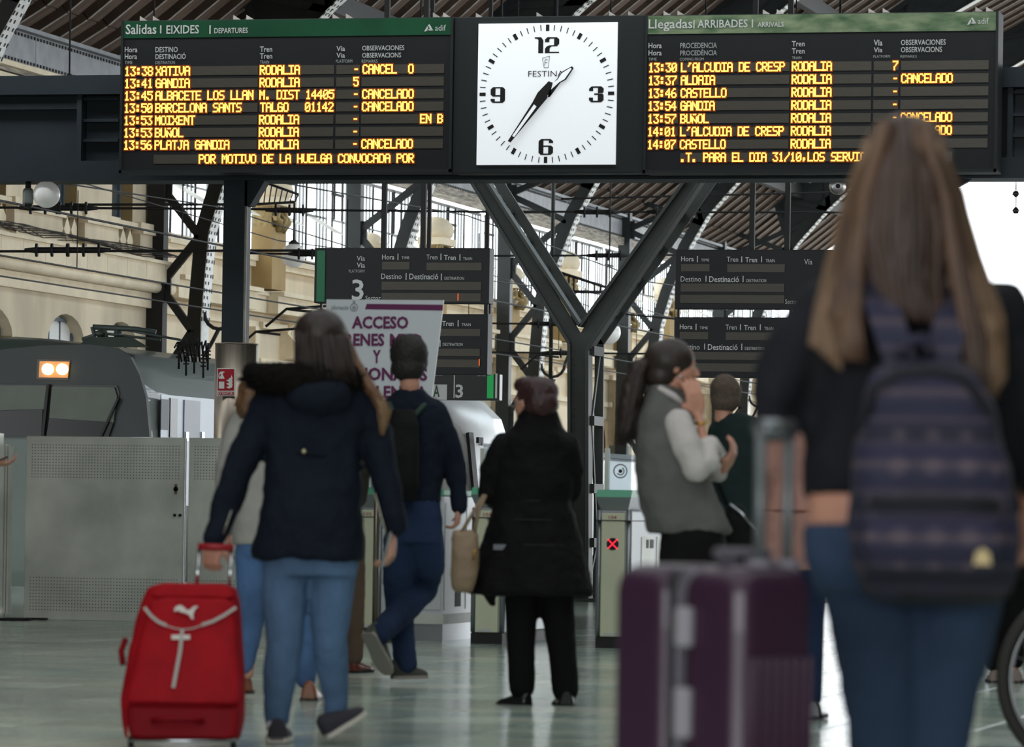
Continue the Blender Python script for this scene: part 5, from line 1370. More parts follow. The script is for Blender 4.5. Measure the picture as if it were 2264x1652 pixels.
def head_prims(b, c, h, face, tilt=0):
    """c = head centre, h = head height (chin to crown), face = horizontal direction the face looks in"""
    fz = Vector(face).normalized(); sd = Vector((fz.y, -fz.x, 0)); u = h / 2
    def L(a, f_, z): return c + sd * a * u + fz * f_ * u + UP * z * u
    def E(p_, ra, rf, rz):
        # ellipsoid aligned to the face
        n, m = 18, 12; vs = [p_ - UP * rz * u]; fs = []
        for j in range(1, m):
            t = PI * j / m - PI / 2
            for k in range(n):
                a = 2 * PI * k / n; vs.append(p_ + sd * ra * u * math.cos(t) * math.cos(a) + fz * rf * u * math.cos(t) * math.sin(a) + UP * rz * u * math.sin(t))
        vs.append(p_ + UP * rz * u); q_ = len(vs) - 1
        for k in range(n):
            k2 = (k + 1) % n; fs += [(0, 1 + k2, 1 + k), (q_, q_ - n + k, q_ - n + k2)]
            for j in range(m - 2): fs.append((1 + j * n + k, 1 + j * n + k2, 1 + (j + 1) * n + k2, 1 + (j + 1) * n + k))
        b.mb.add(vs, fs, True)
    E(L(0, -.08, .28), .66, .80, .72)         # cranium
    E(L(0, .22, -.15), .56, .52, .62)         # face
    E(L(0, .42, -.62), .34, .34, .30)         # chin and jaw
    E(L(0, .10, -.50), .50, .50, .36)
    b.limbm([L(0, .72, .02), L(0, .80, -.12), L(0, .86, -.24)], [u * .07, u * .08, u * .095], 8)   # nose
    E(L(.08, .83, -.29), .09, .09, .07); E(L(-.08, .83, -.29), .09, .09, .07)
    E(L(0, .70, -.50), .20, .12, .055); E(L(0, .69, -.58), .17, .12, .06)   # lips
    E(L(.24, .64, .14), .20, .10, .06); E(L(-.24, .64, .14), .20, .10, .06)   # brows
    for s_ in (-1, 1):                        # ears
        E(L(.66 * s_, -.05, -.06), .07, .15, .21); E(L(.70 * s_, -.09, .02), .06, .13, .12)
    b.limbm([L(0, -.16, -.35), L(0, -.28, -1.15)], [u * .46, u * .44], 14)   # neck
    L.E = E; L.u = u; L.c = c; L.fz = fz; L.sd = sd
    return L
def cap(b, L, k=1.0, back=.14, low=0.0):
    """hair that covers the skull behind the hairline"""
    u = L.u; c = L(0, -back, .34); n, m = 20, 12; ra, rf, rz = .72 * k * u, .80 * k * u, .73 * k * u; vs = [c - UP * rz]; fs = []
    for j in range(1, m):
        t = PI * j / m - PI / 2
        for q in range(n): a = 2 * PI * q / n; vs.append(c + L.sd * ra * math.cos(t) * math.cos(a) + L.fz * rf * math.cos(t) * math.sin(a) + UP * rz * math.sin(t))
    vs.append(c + UP * rz); Z = len(vs) - 1
    for q in range(n):
        q2 = (q + 1) % n; fs += [(0, 1 + q2, 1 + q), (Z, Z - n + q, Z - n + q2)]
        for j in range(m - 2): fs.append((1 + j * n + q, 1 + j * n + q2, 1 + (j + 1) * n + q2, 1 + (j + 1) * n + q))
    b.mb.add(vs, fs, True); return b
EYEW = mat('eye_white', 'd8d4cc', .2); IRIS = mat('dark_iris', '2a1c14', .2)
def eyes(f, L, h):
    for s_ in (-1, 1):
        c = L(.24 * s_, .60, .02); o = MB(); o.sphere(c, h * .05, n=12, m=8); e = o.build('eye', EYEW, f.root)
        c2 = L(.25 * s_, .672, .02); MB().sphere(c2, h * .024, n=10, m=6).build('iris', IRIS, e)
        a = L(.10 * s_, .70, .10); b_ = L(.36 * s_, .66, .11); MB().tube([a, (a + b_) / 2 + UP * h * .012, b_], h * .012, 6).build('eyebrow', IRIS, f.root)
def shoe(f, heel, toe, m, sole, w_=.046, name='shoe', h=.075, lift=0):
    """heel / toe Vectors at sole level (figure axes)"""
    t = (toe - heel); Ls = t.length; t = t.normalized(); sd = Vector((t.y, -t.x, 0)); sd = sd.normalized() if sd.length > .1 else Vector((1, 0, 0)); n_ = sd.cross(t)
    if n_.z < 0: n_ = -n_
    prof = [(-.02, .55, .85), (.06, .8, 1.0), (.25, .82, .92), (.45, .85, .72), (.65, 1.0, .52), (.85, .92, .38), (.98, .6, .25), (1.02, .2, .12)]
    g = MB(); rings = []; srings = []
    for u_, ww, hh in prof:
        c = heel + t * Ls * u_; ring = []
        for k in range(12):
            a = 2 * PI * k / 12; z = max(-.1, math.sin(a)); ring.append(c + sd * w_ * ww * math.cos(a) + n_ * (h * hh * z + .014))
        rings.append(ring)
        srings.append([c + sd * (w_ * ww + .004) * q_ + n_ * zz for q_, zz in ((-1, .0), (1, .0), (1, .018), (-1, .018))])
    g.loft(rings); o = g.build(name, m, f.root)
    s2 = MB(); s2.loft(srings, sm=False); s2.build('sole', sole, o)
    return o
def locks(f, name, m, specs, n, seed, parent=None, thick=.006):
    """hair locks: specs = list of (path A, path B) poly-lines in (px,py,dy); strands are spread between A and B"""
    rnd = random.Random(seed); g = MB()
    for (A, B, bulge) in specs:
        for i in range(n):
            t = (i + rnd.random()) / n; j = rnd.random(); pts = []
            for a, b_ in zip(A, B):
                p_ = f.p(a[0] + (b_[0] - a[0]) * t + rnd.uniform(-3, 3), a[1] + (b_[1] - a[1]) * t + rnd.uniform(-4, 4), a[2] + (b_[2] - a[2]) * t - bulge * math.sin(PI * t) + rnd.uniform(-.006, .006)); pts.append(p_)
            # smooth subdivide
            q_ = []
            for k in range(len(pts) - 1): q_ += [pts[k], pts[k].lerp(pts[k + 1], .5)]
            q_.append(pts[-1])
            th = thick * rnd.uniform(.6, 1.3)
            g.tube(q_, [th * (1 - .75 * (k / (len(q_) - 1)) ** 2) for k in range(len(q_))], 5)
    return g.build(name, m, parent or f.root)
DEN1 = mat('light_blue_denim', '56708f', .85, spec=.15, var=.22, scale=2.2, bump=.25, bscale=60, stretch=(2, 2, .8))
DEN2 = mat('dark_blue_denim', '25334e', .85, spec=.15, var=.3, scale=3, bump=.25, bscale=60)
DEN3 = mat('washed_denim', '52709a', .85, spec=.15, var=.25, scale=3, bump=.2, bscale=60)
HAIRD = mat('dark_brown_hair', '2b1f1a', .5, var=.3, scale=40, stretch=(1, 1, .08))
HAIRB = mat('brown_hair', '6a4a30', .5, var=.35, scale=30, stretch=(1, 1, .1))
HAIRG = mat('golden_hair_ends', '86694a', .5, var=.3, scale=30, stretch=(1, 1, .1))

# ================================================================== the woman in the navy parka
f = Fig('person', 'woman in navy fur-hooded parka and light jeans pulling the red suitcase', 'person', 17.6, 680)
b = Blob(f); b.rs = .74; hc = f.p(706, 752, 0); L = head_prims(b, hc, .225, (.15, 1, 0))
b.rings([(600, 800, 870, .02, 50), (585, 815, 930, .02, 62), (600, 790, 1010, .02, 60), (590, 790, 1100, .02, 66), (585, 800, 1180, .03, 75), (590, 795, 1240, .03, 70)])
b.limb([(600, 885, .02, 34), (530, 1050, .0, 28), (478, 1180, -.05, 18), (472, 1200, -.06, 15)]); b.limb([(800, 885, .02, 34), (852, 1040, .03, 28), (868, 1160, -.0, 18), (868, 1180, 0, 15)])
b.limb([(635, 1220, .03, 58), (625, 1420, .0, 38), (618, 1500, .0, 36), (612, 1600, .02, 22)]); b.limb([(738, 1220, .03, 58), (730, 1415, .05, 38), (738, 1490, .08, 36), (745, 1590, .1, 22)])
hand_prims(b, f.p(472, 1198, -.06), (-.1, -.1, -1), (.3, .9, .1), (1, 0, 0), .17, curl=.95)
hand_prims(b, f.p(868, 1180, 0), (-.05, -.1, -1), (-1, .2, 0), (0, 1, .1), .18, curl=.65)
b.done('body', SKIN, .0075, 2); eyes(f, L, .225)
PARKA = mat('navy_parka_cloth', '141b26', .8, spec=.15, var=.15, scale=5, bump=.2, bscale=30)
FUR = mat('black_fur', '14110f', .95, spec=.15, var=.4, scale=60, bump=.6, bscale=200)
b = Blob(f)
b.rings([(640, 770, 835, .0, 50), (590, 812, 852, .01, 62), (566, 830, 885, .02, 70), (575, 818, 950, .02, 72), (588, 796, 1000, .02, 66), (584, 798, 1030, .02, 70), (576, 802, 1110, .02, 80), (564, 806, 1190, .02, 86), (556, 805, 1225, .02, 86), (560, 803, 1238, .02, 82)])
b.limb([(598, 885, .02, 42), (560, 960, .02, 40), (515, 1075, -.02, 34), (484, 1165, -.05, 29), (474, 1188, -.06, 26)])
b.limb([(800, 888, .02, 42), (830, 960, .03, 40), (852, 1060, .02, 34), (868, 1140, .0, 29), (871, 1160, 0, 27)])
b.ell(690, 852, .0, 112, 72, 48); b.ell(705, 875, -.10, 75, 40, 44)
b.done('parka', PARKA, .010, 3, disp=(.034, .11))
g = MB(); g.tube([f.p(586 + 212 * k / 12, 1003 + 3 * math.sin(k), .02 - math.sin(PI * k / 12) * .128) for k in range(13)], .008, 8); g.build('drawstring_seam', PARKA, f.root)
MB().sphere(f.p(672, 998, -.135), f.r(5), f.r(3), f.r(5), 12, 8).build('button', mat('gold_button', 'c8b890', .3, .7), f.root)
for pts in ([(512, 1128, -.10), (494, 1180, -.11)], [(828, 1090, -.05), (852, 1175, -.04), (853, 1195, -.03)]):
    MB().tube([f.p(*q_) for q_ in pts], .0035, 6).build('sleeve_zip', mat('pewter_zip', 'a8a896', .35, .8), f.root)
# fur rim of the hood: a collar of short tufts
rnd = random.Random(5); g = MB()
for i in range(900):
    t = rnd.random(); a = PI + PI * t        # along the hood rim from left to right over the back
    cx_ = 674 + 108 * math.cos(a); cy_ = 832 - 30 * math.cos(a) * 0 + 22 * abs(math.sin(a)); dy_ = .0 - .10 * abs(math.sin(a))
    a2 = rnd.random() * 2 * PI; rr0 = rnd.uniform(18, 34)
    c = f.p(cx_ + rnd.uniform(-10, 10), cy_ + rnd.uniform(-10, 10), dy_); e = f.p(cx_ + rr0 * 1.35 * math.cos(a2), cy_ + rr0 * math.sin(a2), dy_ - rnd.uniform(.0, .06))
    g.tube([c, c.lerp(e, .6), e], [.008, .006, .001], 4)
fb = Blob(f); fb.limb([(560, 826, .0, 26), (592, 836, -.05, 36), (650, 842, -.09, 42), (720, 838, -.09, 38), (778, 830, -.04, 24)])
fo = fb.done('fur_hood_rim', FUR, .012, 2, disp=(.02, .02)); g.build('fur_tufts', FUR, fo)
# hair
b = Blob(f); cap(b, L); b.ell(708, 738, -.01, 60, 66, 56); b.rings([(652, 764, 740, -.01, 58), (650, 772, 790, -.02, 58), (652, 790, 835, -.04, 46)])
hb = b.done('hair', HAIRD, .009, 9, disp=(.006, .02))
locks(f, 'hair_locks', HAIRD, [([(690, 690, 0), (652, 740, -.08), (655, 820, -.11)], [(722, 688, 0), (770, 750, -.06), (790, 850, -.09)], .05)], 60, 1, hb, .008)
locks(f, 'hair_locks', HAIRB, [([(745, 715, .03), (772, 790, .02), (800, 850, -.02), (836, 900, -.03), (842, 955, -.02)], [(755, 720, .0), (790, 800, -.02), (835, 870, -.08), (858, 915, -.05), (850, 950, -.03)], .02)], 40, 2, hb, .010)
locks(f, 'golden_ends', HAIRG, [([(815, 860, -.05), (838, 905, -.05), (842, 960, -.04)], [(835, 865, -.05), (862, 915, -.05), (850, 958, -.04)], .02)], 18, 3, hb, .009)
b = Blob(f)
b.rings([(585, 790, 1195, .03, 80), (583, 792, 1240, .03, 76), (588, 790, 1275, .02, 68)])
b.limb([(636, 1250, .02, 55), (628, 1330, .01, 51), (629, 1425, .0, 41), (620, 1490, .0, 40), (613, 1560, .01, 31), (612, 1590, .02, 28)])
b.limb([(737, 1250, .03, 54), (731, 1330, .04, 49), (729, 1420, .05, 39), (735, 1478, .09, 38), (743, 1545, .1, 28), (742, 1578, .1, 26)])
b.done('jeans', DEN1, .009, 2, disp=(.009, .05))
SNK = mat('charcoal_canvas', '2c2a32', .85); SOLW = mat('white_rubber_sole', 'c6c0b4', .6); SOCK = mat('white_sock', 'd8d4d8', .8)
shoe(f, f.p(612, 1642, -.05), f.p(622, 1634, .19), SNK, SOLW, .052, h=.082); shoe(f, f.p(722, 1632, .03), f.p(806, 1578, .10), SNK, SOLW, .046, h=.080)
for px, py, dy in ((611, 1602, .0), (744, 1592, .08)): MB().tube([f.p(px, py + 12, dy + .01), f.p(px, py - 8, dy + .01)], [f.r(24), f.r(21)], 16).build('sock', SOCK, f.root)
NAVYW = f
# phone in her right hand
c = f.p(858, 1215, -.03); g = MB(c + Vector((0, 0, 0)))
ph = empty('phone', f.org + Matrix.Rotation(YAW, 3, 'Z') @ c, 'silver phone held low in the parka woman\'s right hand', 'phone', rz=YAW)
g = MB(); g.box(-.012, .0, -.035, .035, -.072, .072); o = g.build('case', mat('silver_phone', 'a8acb0', .25, .6), ph, bevel=.006); o.rotation_euler = (0.15, 0.25, 0)
g = MB(); g.box(-.0135, -.012, -.031, .031, -.066, .066); o2 = g.build('screen', mat('dark_screen', '101214', .1), ph); o2.rotation_euler = (0.15, 0.25, 0)

# ================================================================== red suitcase
D = 17.05; so = PZ(405, D); sc = empty('suitcase', so, 'red soft suitcase with silver piping pulled by the parka woman', 'suitcase', rz=YAW)
class FF(Fig):
    def __init__(s, D, org, root): s.D = D; s.k = D / FPX; s.org = org; s.root = root; s.X0 = (org - EYE).dot(RT)
fs_ = FF(D, so, sc)
lean = lambda py: (1640 - py) / 350 * .20          # top leans away towards her
def rr(l, r_, y, dp, sh=0): return (l, r_, y, lean(y) + .02 + sh, dp)
REDD = mat('dark_red_nylon', '7a0412', .6, spec=.15, var=.1, scale=8)
def slab(name, m, rows, y0, y1, bev=.0, disp=None, vox=.008):
    """rows (left,right,py); front at dy lean+y0, back at lean+y1"""
    b = Blob(fs_); rings = []
    for l, r_, y in rows:
        c0, c1 = lean(y) + y0, lean(y) + y1; n = 24; ring = []
        cc = fs_.p((l + r_) / 2, y, (c0 + c1) / 2); rx = fs_.r((r_ - l) / 2); ry = (c1 - c0) / 2
        for k in range(n):
            t = 2 * PI * k / n; ct, st = math.cos(t), math.sin(t); ring.append(cc + Vector((rx * math.copysign(abs(ct) ** .45, ct), ry * math.copysign(abs(st) ** .45, st), 0)))
        rings.append(ring)
    b.mb.loft(rings); return b.done(name, m, vox, 4, disp=disp)
slab('body', RED, [(352, 505, 1291), (328, 525, 1300), (312, 533, 1330), (298, 537, 1380), (284, 540, 1440), (274, 543, 1500), (266, 544, 1545), (268, 541, 1590), (276, 532, 1634)], .0, .24, disp=(.006, .08))
slab('front_pocket', RED, [(360, 500, 1322), (330, 522, 1332), (318, 524, 1370), (300, 528, 1440), (284, 532, 1510), (276, 533, 1545), (280, 530, 1556)], -.035, .06, disp=(.005, .06))
slab('lower_pocket', REDD, [(280, 530, 1562), (278, 532, 1580), (284, 528, 1620), (290, 522, 1632)], -.02, .06)
slab('top_flap', RED, [(362, 498, 1290), (345, 512, 1300), (330, 524, 1316), (336, 518, 1322)], -.012, .05)
def strip(name, m, poly, off=-.045, th=.004):
    g = MB(); v = [fs_.p(a, b_, lean(b_) + off) for a, b_ in poly]; n = len(v)
    g.add(v + [q_ + Vector((0, th, 0)) for q_ in v], [tuple(range(n)), tuple(reversed(range(n, 2 * n)))] + [(k, k + n, (k + 1) % n + n, (k + 1) % n) for k in range(n)]); return g.build(name, m, sc)
SILV = mat('silver_piping', 'a4a09a', .45, .3); WLOGO = mat('pale_print', 'd2ccc4', .5)
def ribbonp(name, pts, w_, m):
    for (a, b_) in zip(pts[:-1], pts[1:]):
        t = Vector((b_[0] - a[0], b_[1] - a[1])).normalized(); n_ = (-t.y * w_ / 2, t.x * w_ / 2)
        strip(name, m, [(a[0] + n_[0], a[1] + n_[1]), (b_[0] + n_[0], b_[1] + n_[1]), (b_[0] - n_[0], b_[1] - n_[1]), (a[0] - n_[0], a[1] - n_[1])])
ribbonp('silver_strip', [(319, 1343), (334, 1362), (350, 1375), (368, 1383)], 7, SILV); ribbonp('silver_strip', [(522, 1343), (495, 1361), (470, 1374), (446, 1382)], 7, SILV)
ribbonp('silver_cord', [(368, 1384), (388, 1390), (405, 1392), (425, 1390), (446, 1383)], 2.5, SILV)
ribbonp('silver_strip', [(403, 1393), (398, 1440), (383, 1521)], 8, SILV); ribbonp('zip_pull', [(379, 1409), (420, 1409)], 10, WLOGO)
strip('cat_emblem', WLOGO, [(385, 1352), (386, 1345), (391, 1340), (400, 1338), (407, 1343), (414, 1350), (422, 1347), (428, 1341), (438, 1340), (436, 1344), (430, 1348), (430, 1352), (427, 1358), (427, 1366), (429, 1369), (423, 1369), (420, 1362), (413, 1357), (406, 1355), (398, 1353), (393, 1349), (390, 1352)], off=-.05)
for px in (435, 508):
    MB().tube([fs_.p(px, 1293, lean(1293) + .17), fs_.p(px + (6 if px < 450 else 4), 1212, lean(1212) + .17)], .0075, 10).build('handle_tube', CHROME, sc)
MB().tube([fs_.p(438, 1209, lean(1210) + .17), fs_.p(516, 1211, lean(1210) + .17)], .014, 12).build('grip', mat('red_grip', '98101c', .5), sc)
for px in (290, 516):
    MB().tube([fs_.p(px - 6, 1643, .04), fs_.p(px + 6, 1643, .04)], .028, 16).build('wheel', RUBBER, sc); MB().box(*(lambda c: (c.x - .012, c.x + .012, c.y - .02, c.y + .05, c.z - .01, c.z + .06))(fs_.p(px, 1640, .05))).build('wheel_housing', mat('beige_wheel_housing', 'a89c84', .5), sc)
MB().tube([fs_.p(285, 1638, .0), fs_.p(520, 1638, .0)], .006, 8).build('base_bar', CHROME, sc)
MB().tube([fs_.p(335, 1592, lean(1592) - .03), fs_.p(360, 1590, lean(1590) - .05), fs_.p(420, 1590, lean(1590) - .05), fs_.p(450, 1594, lean(1592) - .03)], .010, 8).build('carry_handle', REDD, sc)
MB().tube([fs_.p(272, 1470, lean(1470) + .12), fs_.p(268, 1440, lean(1440) + .12), fs_.p(278, 1412, lean(1412) + .12)], .012, 8).build('side_handle', REDD, sc)

# ================================================================== grey-jacketed person behind her
f = Fig('person', 'person in light grey jacket and jeans half hidden left of the parka woman', 'person', 21.6, 600)
b = Blob(f); b.rs = .74; L = head_prims(b, f.p(580, 868, .02), .21, (-.1, 1, 0))
b.rings([(530, 650, 930, 0, 42), (525, 655, 1000, 0, 48), (535, 645, 1080, 0, 48), (525, 655, 1180, 0, 55)]); b.limb([(535, 930, 0, 24), (505, 1040, 0, 20), (500, 1120, .08, 15), (505, 1180, .12, 12)]); b.limb([(645, 930, 0, 24), (670, 1040, 0, 20), (672, 1120, .08, 15), (670, 1170, .1, 12)])
b.limb([(560, 1190, 0, 40), (560, 1340, -.05, 28), (548, 1490, -.1, 18)]); b.limb([(625, 1190, 0, 40), (660, 1350, .05, 28), (680, 1500, .1, 18)])
hand_prims(b, f.p(505, 1178, .12), (0, .2, -1), (1, 0, 0), (0, 1, 0), .17, .5); hand_prims(b, f.p(670, 1172, .1), (0, .2, -1), (-1, 0, 0), (0, 1, 0), .17, .5)
b.done('body', SKIN, .01, 2)
GJ = mat('light_grey_jacket', 'a5a29c', .8, spec=.15, var=.08, scale=6, bump=.2, bscale=30)
b = Blob(f); b.rings([(545, 625, 905, .0, 36), (520, 660, 930, 0, 50), (518, 662, 1000, 0, 54), (522, 656, 1080, 0, 54), (516, 664, 1150, 0, 60), (514, 662, 1205, 0, 60)])
b.limb([(536, 930, 0, 30), (503, 1030, -.02, 28), (498, 1110, .04, 23), (503, 1165, .1, 20)]); b.limb([(646, 930, 0, 30), (672, 1040, 0, 26), (674, 1120, .06, 22), (672, 1160, .1, 20)])
b.done('jacket', GJ, .012, 3, disp=(.014, .08))
b = Blob(f); b.rings([(522, 660, 1180, 0, 58), (524, 658, 1230, 0, 54)]); b.limb([(556, 1220, 0, 38), (556, 1340, -.05, 32), (552, 1400, -.06, 28), (542, 1475, -.1, 20)]); b.limb([(626, 1220, 0, 38), (655, 1340, .03, 31), (672, 1430, .06, 27), (676, 1500, .08, 24)])
b.done('jeans', DEN3, .012, 2, disp=(.01, .05))
b = Blob(f); cap(b, L); b.limb([(560, 868, -.03, 36), (548, 890, -.06, 28), (540, 910, -.06, 18)]); hb = b.done('hair', HAIRB, .012, 2, disp=(.02, .03))
locks(f, 'hair_locks', HAIRB, [([(555, 835, 0), (532, 865, -.04), (516, 897, -.05)], [(560, 820, 0), (560, 880, -.07), (560, 920, -.07)], .03)], 30, 4, hb, .008)
TAN = mat('tan_leather', '7a4526', .4, var=.2, scale=10)
shoe(f, f.p(682, 1552, -.06), f.p(694, 1550, .18), TAN, mat('dark_sole', '2a211c', .6), .05, h=.09); shoe(f, f.p(545, 1535, -.1), f.p(535, 1530, .14), TAN, mat('dark_sole', '2a211c', .6), .045)

# ================================================================== person in brown trousers
f = Fig('person', 'person in brown trousers and russet shoes hidden behind the parka woman', 'person', 25.4, 765)
b = Blob(f); b.rs = .74; L = head_prims(b, f.p(742, 880, .0), .22, (0, 1, 0))
b.rings([(705, 800, 940, 0, 36), (708, 796, 1010, 0, 40), (712, 790, 1080, 0, 38), (710, 795, 1180, 0, 42)]); b.limb([(715, 945, 0, 20), (708, 1040, 0, 17), (712, 1120, .1, 12)]); b.limb([(790, 945, 0, 20), (798, 1040, 0, 17), (794, 1120, .1, 12)])
b.limb([(733, 1180, 0, 32), (730, 1320, 0, 24), (722, 1455, 0, 14)]); b.limb([(775, 1180, 0, 32), (780, 1320, 0, 24), (786, 1455, 0, 14)])
hand_prims(b, f.p(712, 1120, .1), (0, .2, -1), (1, 0, 0), (0, 1, 0), .17, .5); hand_prims(b, f.p(794, 1120, .1), (0, .2, -1), (-1, 0, 0), (0, 1, 0), .17, .5)
b.done('body', SKIN, .012, 2)
b = Blob(f); b.rings([(715, 775, 915, 0, 30), (700, 806, 935, 0, 40), (704, 800, 1010, 0, 44), (706, 798, 1150, 0, 48)]); b.limb([(713, 945, 0, 24), (706, 1040, 0, 21), (711, 1105, .08, 18)]); b.limb([(792, 945, 0, 24), (800, 1040, 0, 21), (795, 1105, .08, 18)])
b.done('coat', mat('dark_olive_coat', '34332c', .8, spec=.15), .014, 3, disp=(.012, .08))
b = Blob(f); b.rings([(708, 798, 1140, 0, 46), (710, 798, 1200, 0, 44)]); b.limb([(733, 1190, 0, 32), (730, 1320, 0, 27), (724, 1450, 0, 20)]); b.limb([(776, 1190, 0, 33), (781, 1320, 0, 27), (784, 1452, 0, 20)])
b.done('trousers', mat('brown_corduroy', '57493d', .9, spec=.15, var=.15, scale=6), .013, 2, disp=(.008, .05))
b = Blob(f); cap(b, L); b.ell(742, 862, -.01, 37, 40, 36); b.done('hair', HAIRD, .012, 2)
RUS = mat('russet_leather', '5e2a1e', .3, var=.15, scale=8)
shoe(f, f.p(776, 1490, -.02), f.p(818, 1486, .16), RUS, RUBBER, .045, h=.07); shoe(f, f.p(722, 1492, -.02), f.p(716, 1488, .24), RUS, RUBBER, .045, h=.07)

# ================================================================== man in navy sweater
f = Fig('person', 'dark-haired man in navy sweater and blue jeans striding with a black backpack', 'person', 24.0, 890)
b = Blob(f); b.rs = .74; L = head_prims(b, f.p(904, 796, 0), .245, (-.25, 1, 0))
b.rings([(850, 965, 900, 0, 40), (848, 978, 960, 0, 46), (856, 976, 1040, 0, 44), (858, 972, 1130, 0, 46), (852, 976, 1190, 0, 50)])
b.limb([(855, 910, 0, 26), (838, 1020, .02, 21), (852, 1110, .06, 14)]); b.limb([(962, 912, 0, 26), (1002, 1015, .02, 21), (1015, 1125, .0, 13)])
b.limb([(888, 1190, 0, 42), (884, 1330, .04, 28), (898, 1470, .02, 16)]); b.limb([(940, 1190, 0, 42), (938, 1300, .12, 28), (850, 1392, -.2, 17)])
hand_prims(b, f.p(852, 1110, .06), (0, .1, -1), (1, 0, 0), (0, 1, 0), .19, .5); hand_prims(b, f.p(1015, 1122, 0), (-.1, 0, -1), (-1, .2, 0), (0, 1, 0), .17, .7)
b.done('body', SKIN, .009, 2); eyes(f, L, .245)
SW = mat('navy_sweater', '171e2b', .85, spec=.15, var=.15, scale=6, bump=.15, bscale=80)
b = Blob(f); b.rings([(876, 934, 862, 0, 30), (862, 950, 876, 0, 36), (838, 978, 896, 0, 46), (836, 984, 930, 0, 50), (842, 982, 990, 0, 52), (846, 980, 1050, 0, 50), (850, 976, 1102, 0, 52), (852, 974, 1112, 0, 50)])
b.limb([(858, 915, 0, 32), (840, 1010, .0, 26), (850, 1095, .05, 20)]); b.limb([(960, 915, 0, 32), (985, 965, 0, 29), (1006, 1030, .02, 26), (1015, 1105, .0, 19), (1016, 1120, 0, 17)])
b.done('sweater', SW, .010, 3, disp=(.024, .09))
b = Blob(f); b.rings([(856, 972, 1095, 0, 48), (850, 978, 1150, 0, 54), (854, 980, 1200, 0, 52)]); b.limb([(888, 1195, 0, 42), (882, 1290, .03, 36), (884, 1360, .04, 31), (893, 1430, .03, 27), (897, 1468, .02, 26)])
b.limb([(936, 1195, 0, 46), (945, 1250, .04, 40), (935, 1302, .12, 34), (890, 1352, -.05, 31), (848, 1392, -.2, 28), (838, 1402, -.24, 26)])
b.done('jeans', DEN2, .011, 2, disp=(.012, .05))
b = Blob(f); cap(b, L); b.ell(904, 782, -.005, 43, 46, 44); b.ell(902, 812, -.04, 38, 30, 34); b.ell(940, 800, .02, 6, 20, 18); hb = b.done('hair', mat('black_brown_hair', '1a1512', .7, var=.3, scale=60), .008, 2, disp=(.012, .015))
BPK = mat('black_nylon', '131414', .7, spec=.15, var=.2, scale=6, bump=.2, bscale=60)
b = Blob(f); b.rings([(868, 915, 905, -.17, 16), (860, 925, 935, -.18, 26), (856, 928, 1000, -.19, 32), (858, 926, 1070, -.19, 32), (864, 920, 1108, -.17, 24)], pw=3.5); BPo = None
bp_root = empty('backpack', f.org + Matrix.Rotation(YAW, 3, 'Z') @ f.p(890, 1000, -.2), 'small black backpack on the back of the man in navy', 'backpack', rz=YAW)
off = f.p(890, 1000, -.2)
def onbag(o, root, off):
    o.parent = root; o.location = -off; return o
onbag(b.done('bag', BPK, .010, 3, disp=(.01, .05)), bp_root, off)
DGS = mat('dark_green_strap', '1c3328', .7)
for pts in ([(872, 925, -.17), (862, 895, -.08), (868, 880, .04)], [(910, 925, -.17), (935, 898, -.10), (955, 884, .02)]):
    onbag(MB().tube([f.p(*q_) for q_ in pts], .016, 8).build('strap', DGS, None), bp_root, off)
onbag(MB().box(*(lambda c: (c.x - .014, c.x + .014, c.y - .01, c.y, c.z - .006, c.z + .006))(f.p(872, 1060, -.275))).build('zip_tag', mat('gold_button', 'c8b890', .3, .7), None), bp_root, off)
SG = mat('grey_green_suede', '3f4238', .85, var=.2, scale=20); SOLG = mat('grey_sole', '8c867e', .7)
shoe(f, f.p(868, 1502, .0), f.p(944, 1500, .06), SG, SOLG, .048, h=.095); shoe(f, f.p(812, 1402, -.3), f.p(856, 1492, -.16), SG, SOLG, .052, h=.10)

# ================================================================== woman in black coat
f = Fig('person', 'short-haired woman in long black quilted coat standing with her back turned', 'person', 21.5, 1195)
b = Blob(f); b.rs = .74; L = head_prims(b, f.p(1176, 892, 0), .225, (-.75, .66, 0))
b.rings([(1115, 1250, 975, 0, 46), (1105, 1255, 1050, 0, 54), (1110, 1250, 1110, 0, 54), (1105, 1260, 1220, 0, 64)])
b.limb([(1115, 985, 0, 28), (1088, 1080, .02, 23), (1100, 1100, .2, 18), (1130, 1085, .3, 13)]); b.limb([(1250, 985, 0, 28), (1262, 1085, .02, 23), (1245, 1100, .22, 18), (1210, 1080, .32, 13)])
b.limb([(1155, 1230, 0, 44), (1153, 1380, 0, 30), (1150, 1515, 0, 18)]); b.limb([(1225, 1230, 0, 44), (1238, 1380, .02, 30), (1248, 1515, .04, 18)])
hand_prims(b, f.p(1130, 1085, .3), (1, .1, .2), (0, -1, 0), (0, 0, 1), .165, .6); hand_prims(b, f.p(1210, 1080, .32), (-1, .1, .2), (0, -1, 0), (0, 0, 1), .165, .6)
b.done('body', SKIN, .008, 2); eyes(f, L, .225)
BC = mat('black_quilted_cloth', '0e0d0e', .75, spec=.15, var=.2, scale=6, bump=.3, bscale=30)
b = Blob(f); b.rings([(1150, 1232, 905, .0, 38), (1146, 1236, 930, 0, 44), (1125, 1250, 952, 0, 48), (1098, 1268, 980, .0, 56), (1092, 1272, 1030, 0, 62), (1092, 1268, 1085, 0, 64), (1094, 1262, 1108, 0, 62), (1078, 1272, 1150, 0, 72), (1064, 1288, 1205, 0, 84), (1040, 1304, 1262, 0, 96), (1024, 1316, 1305, 0, 104), (1026, 1314, 1316, 0, 102)])
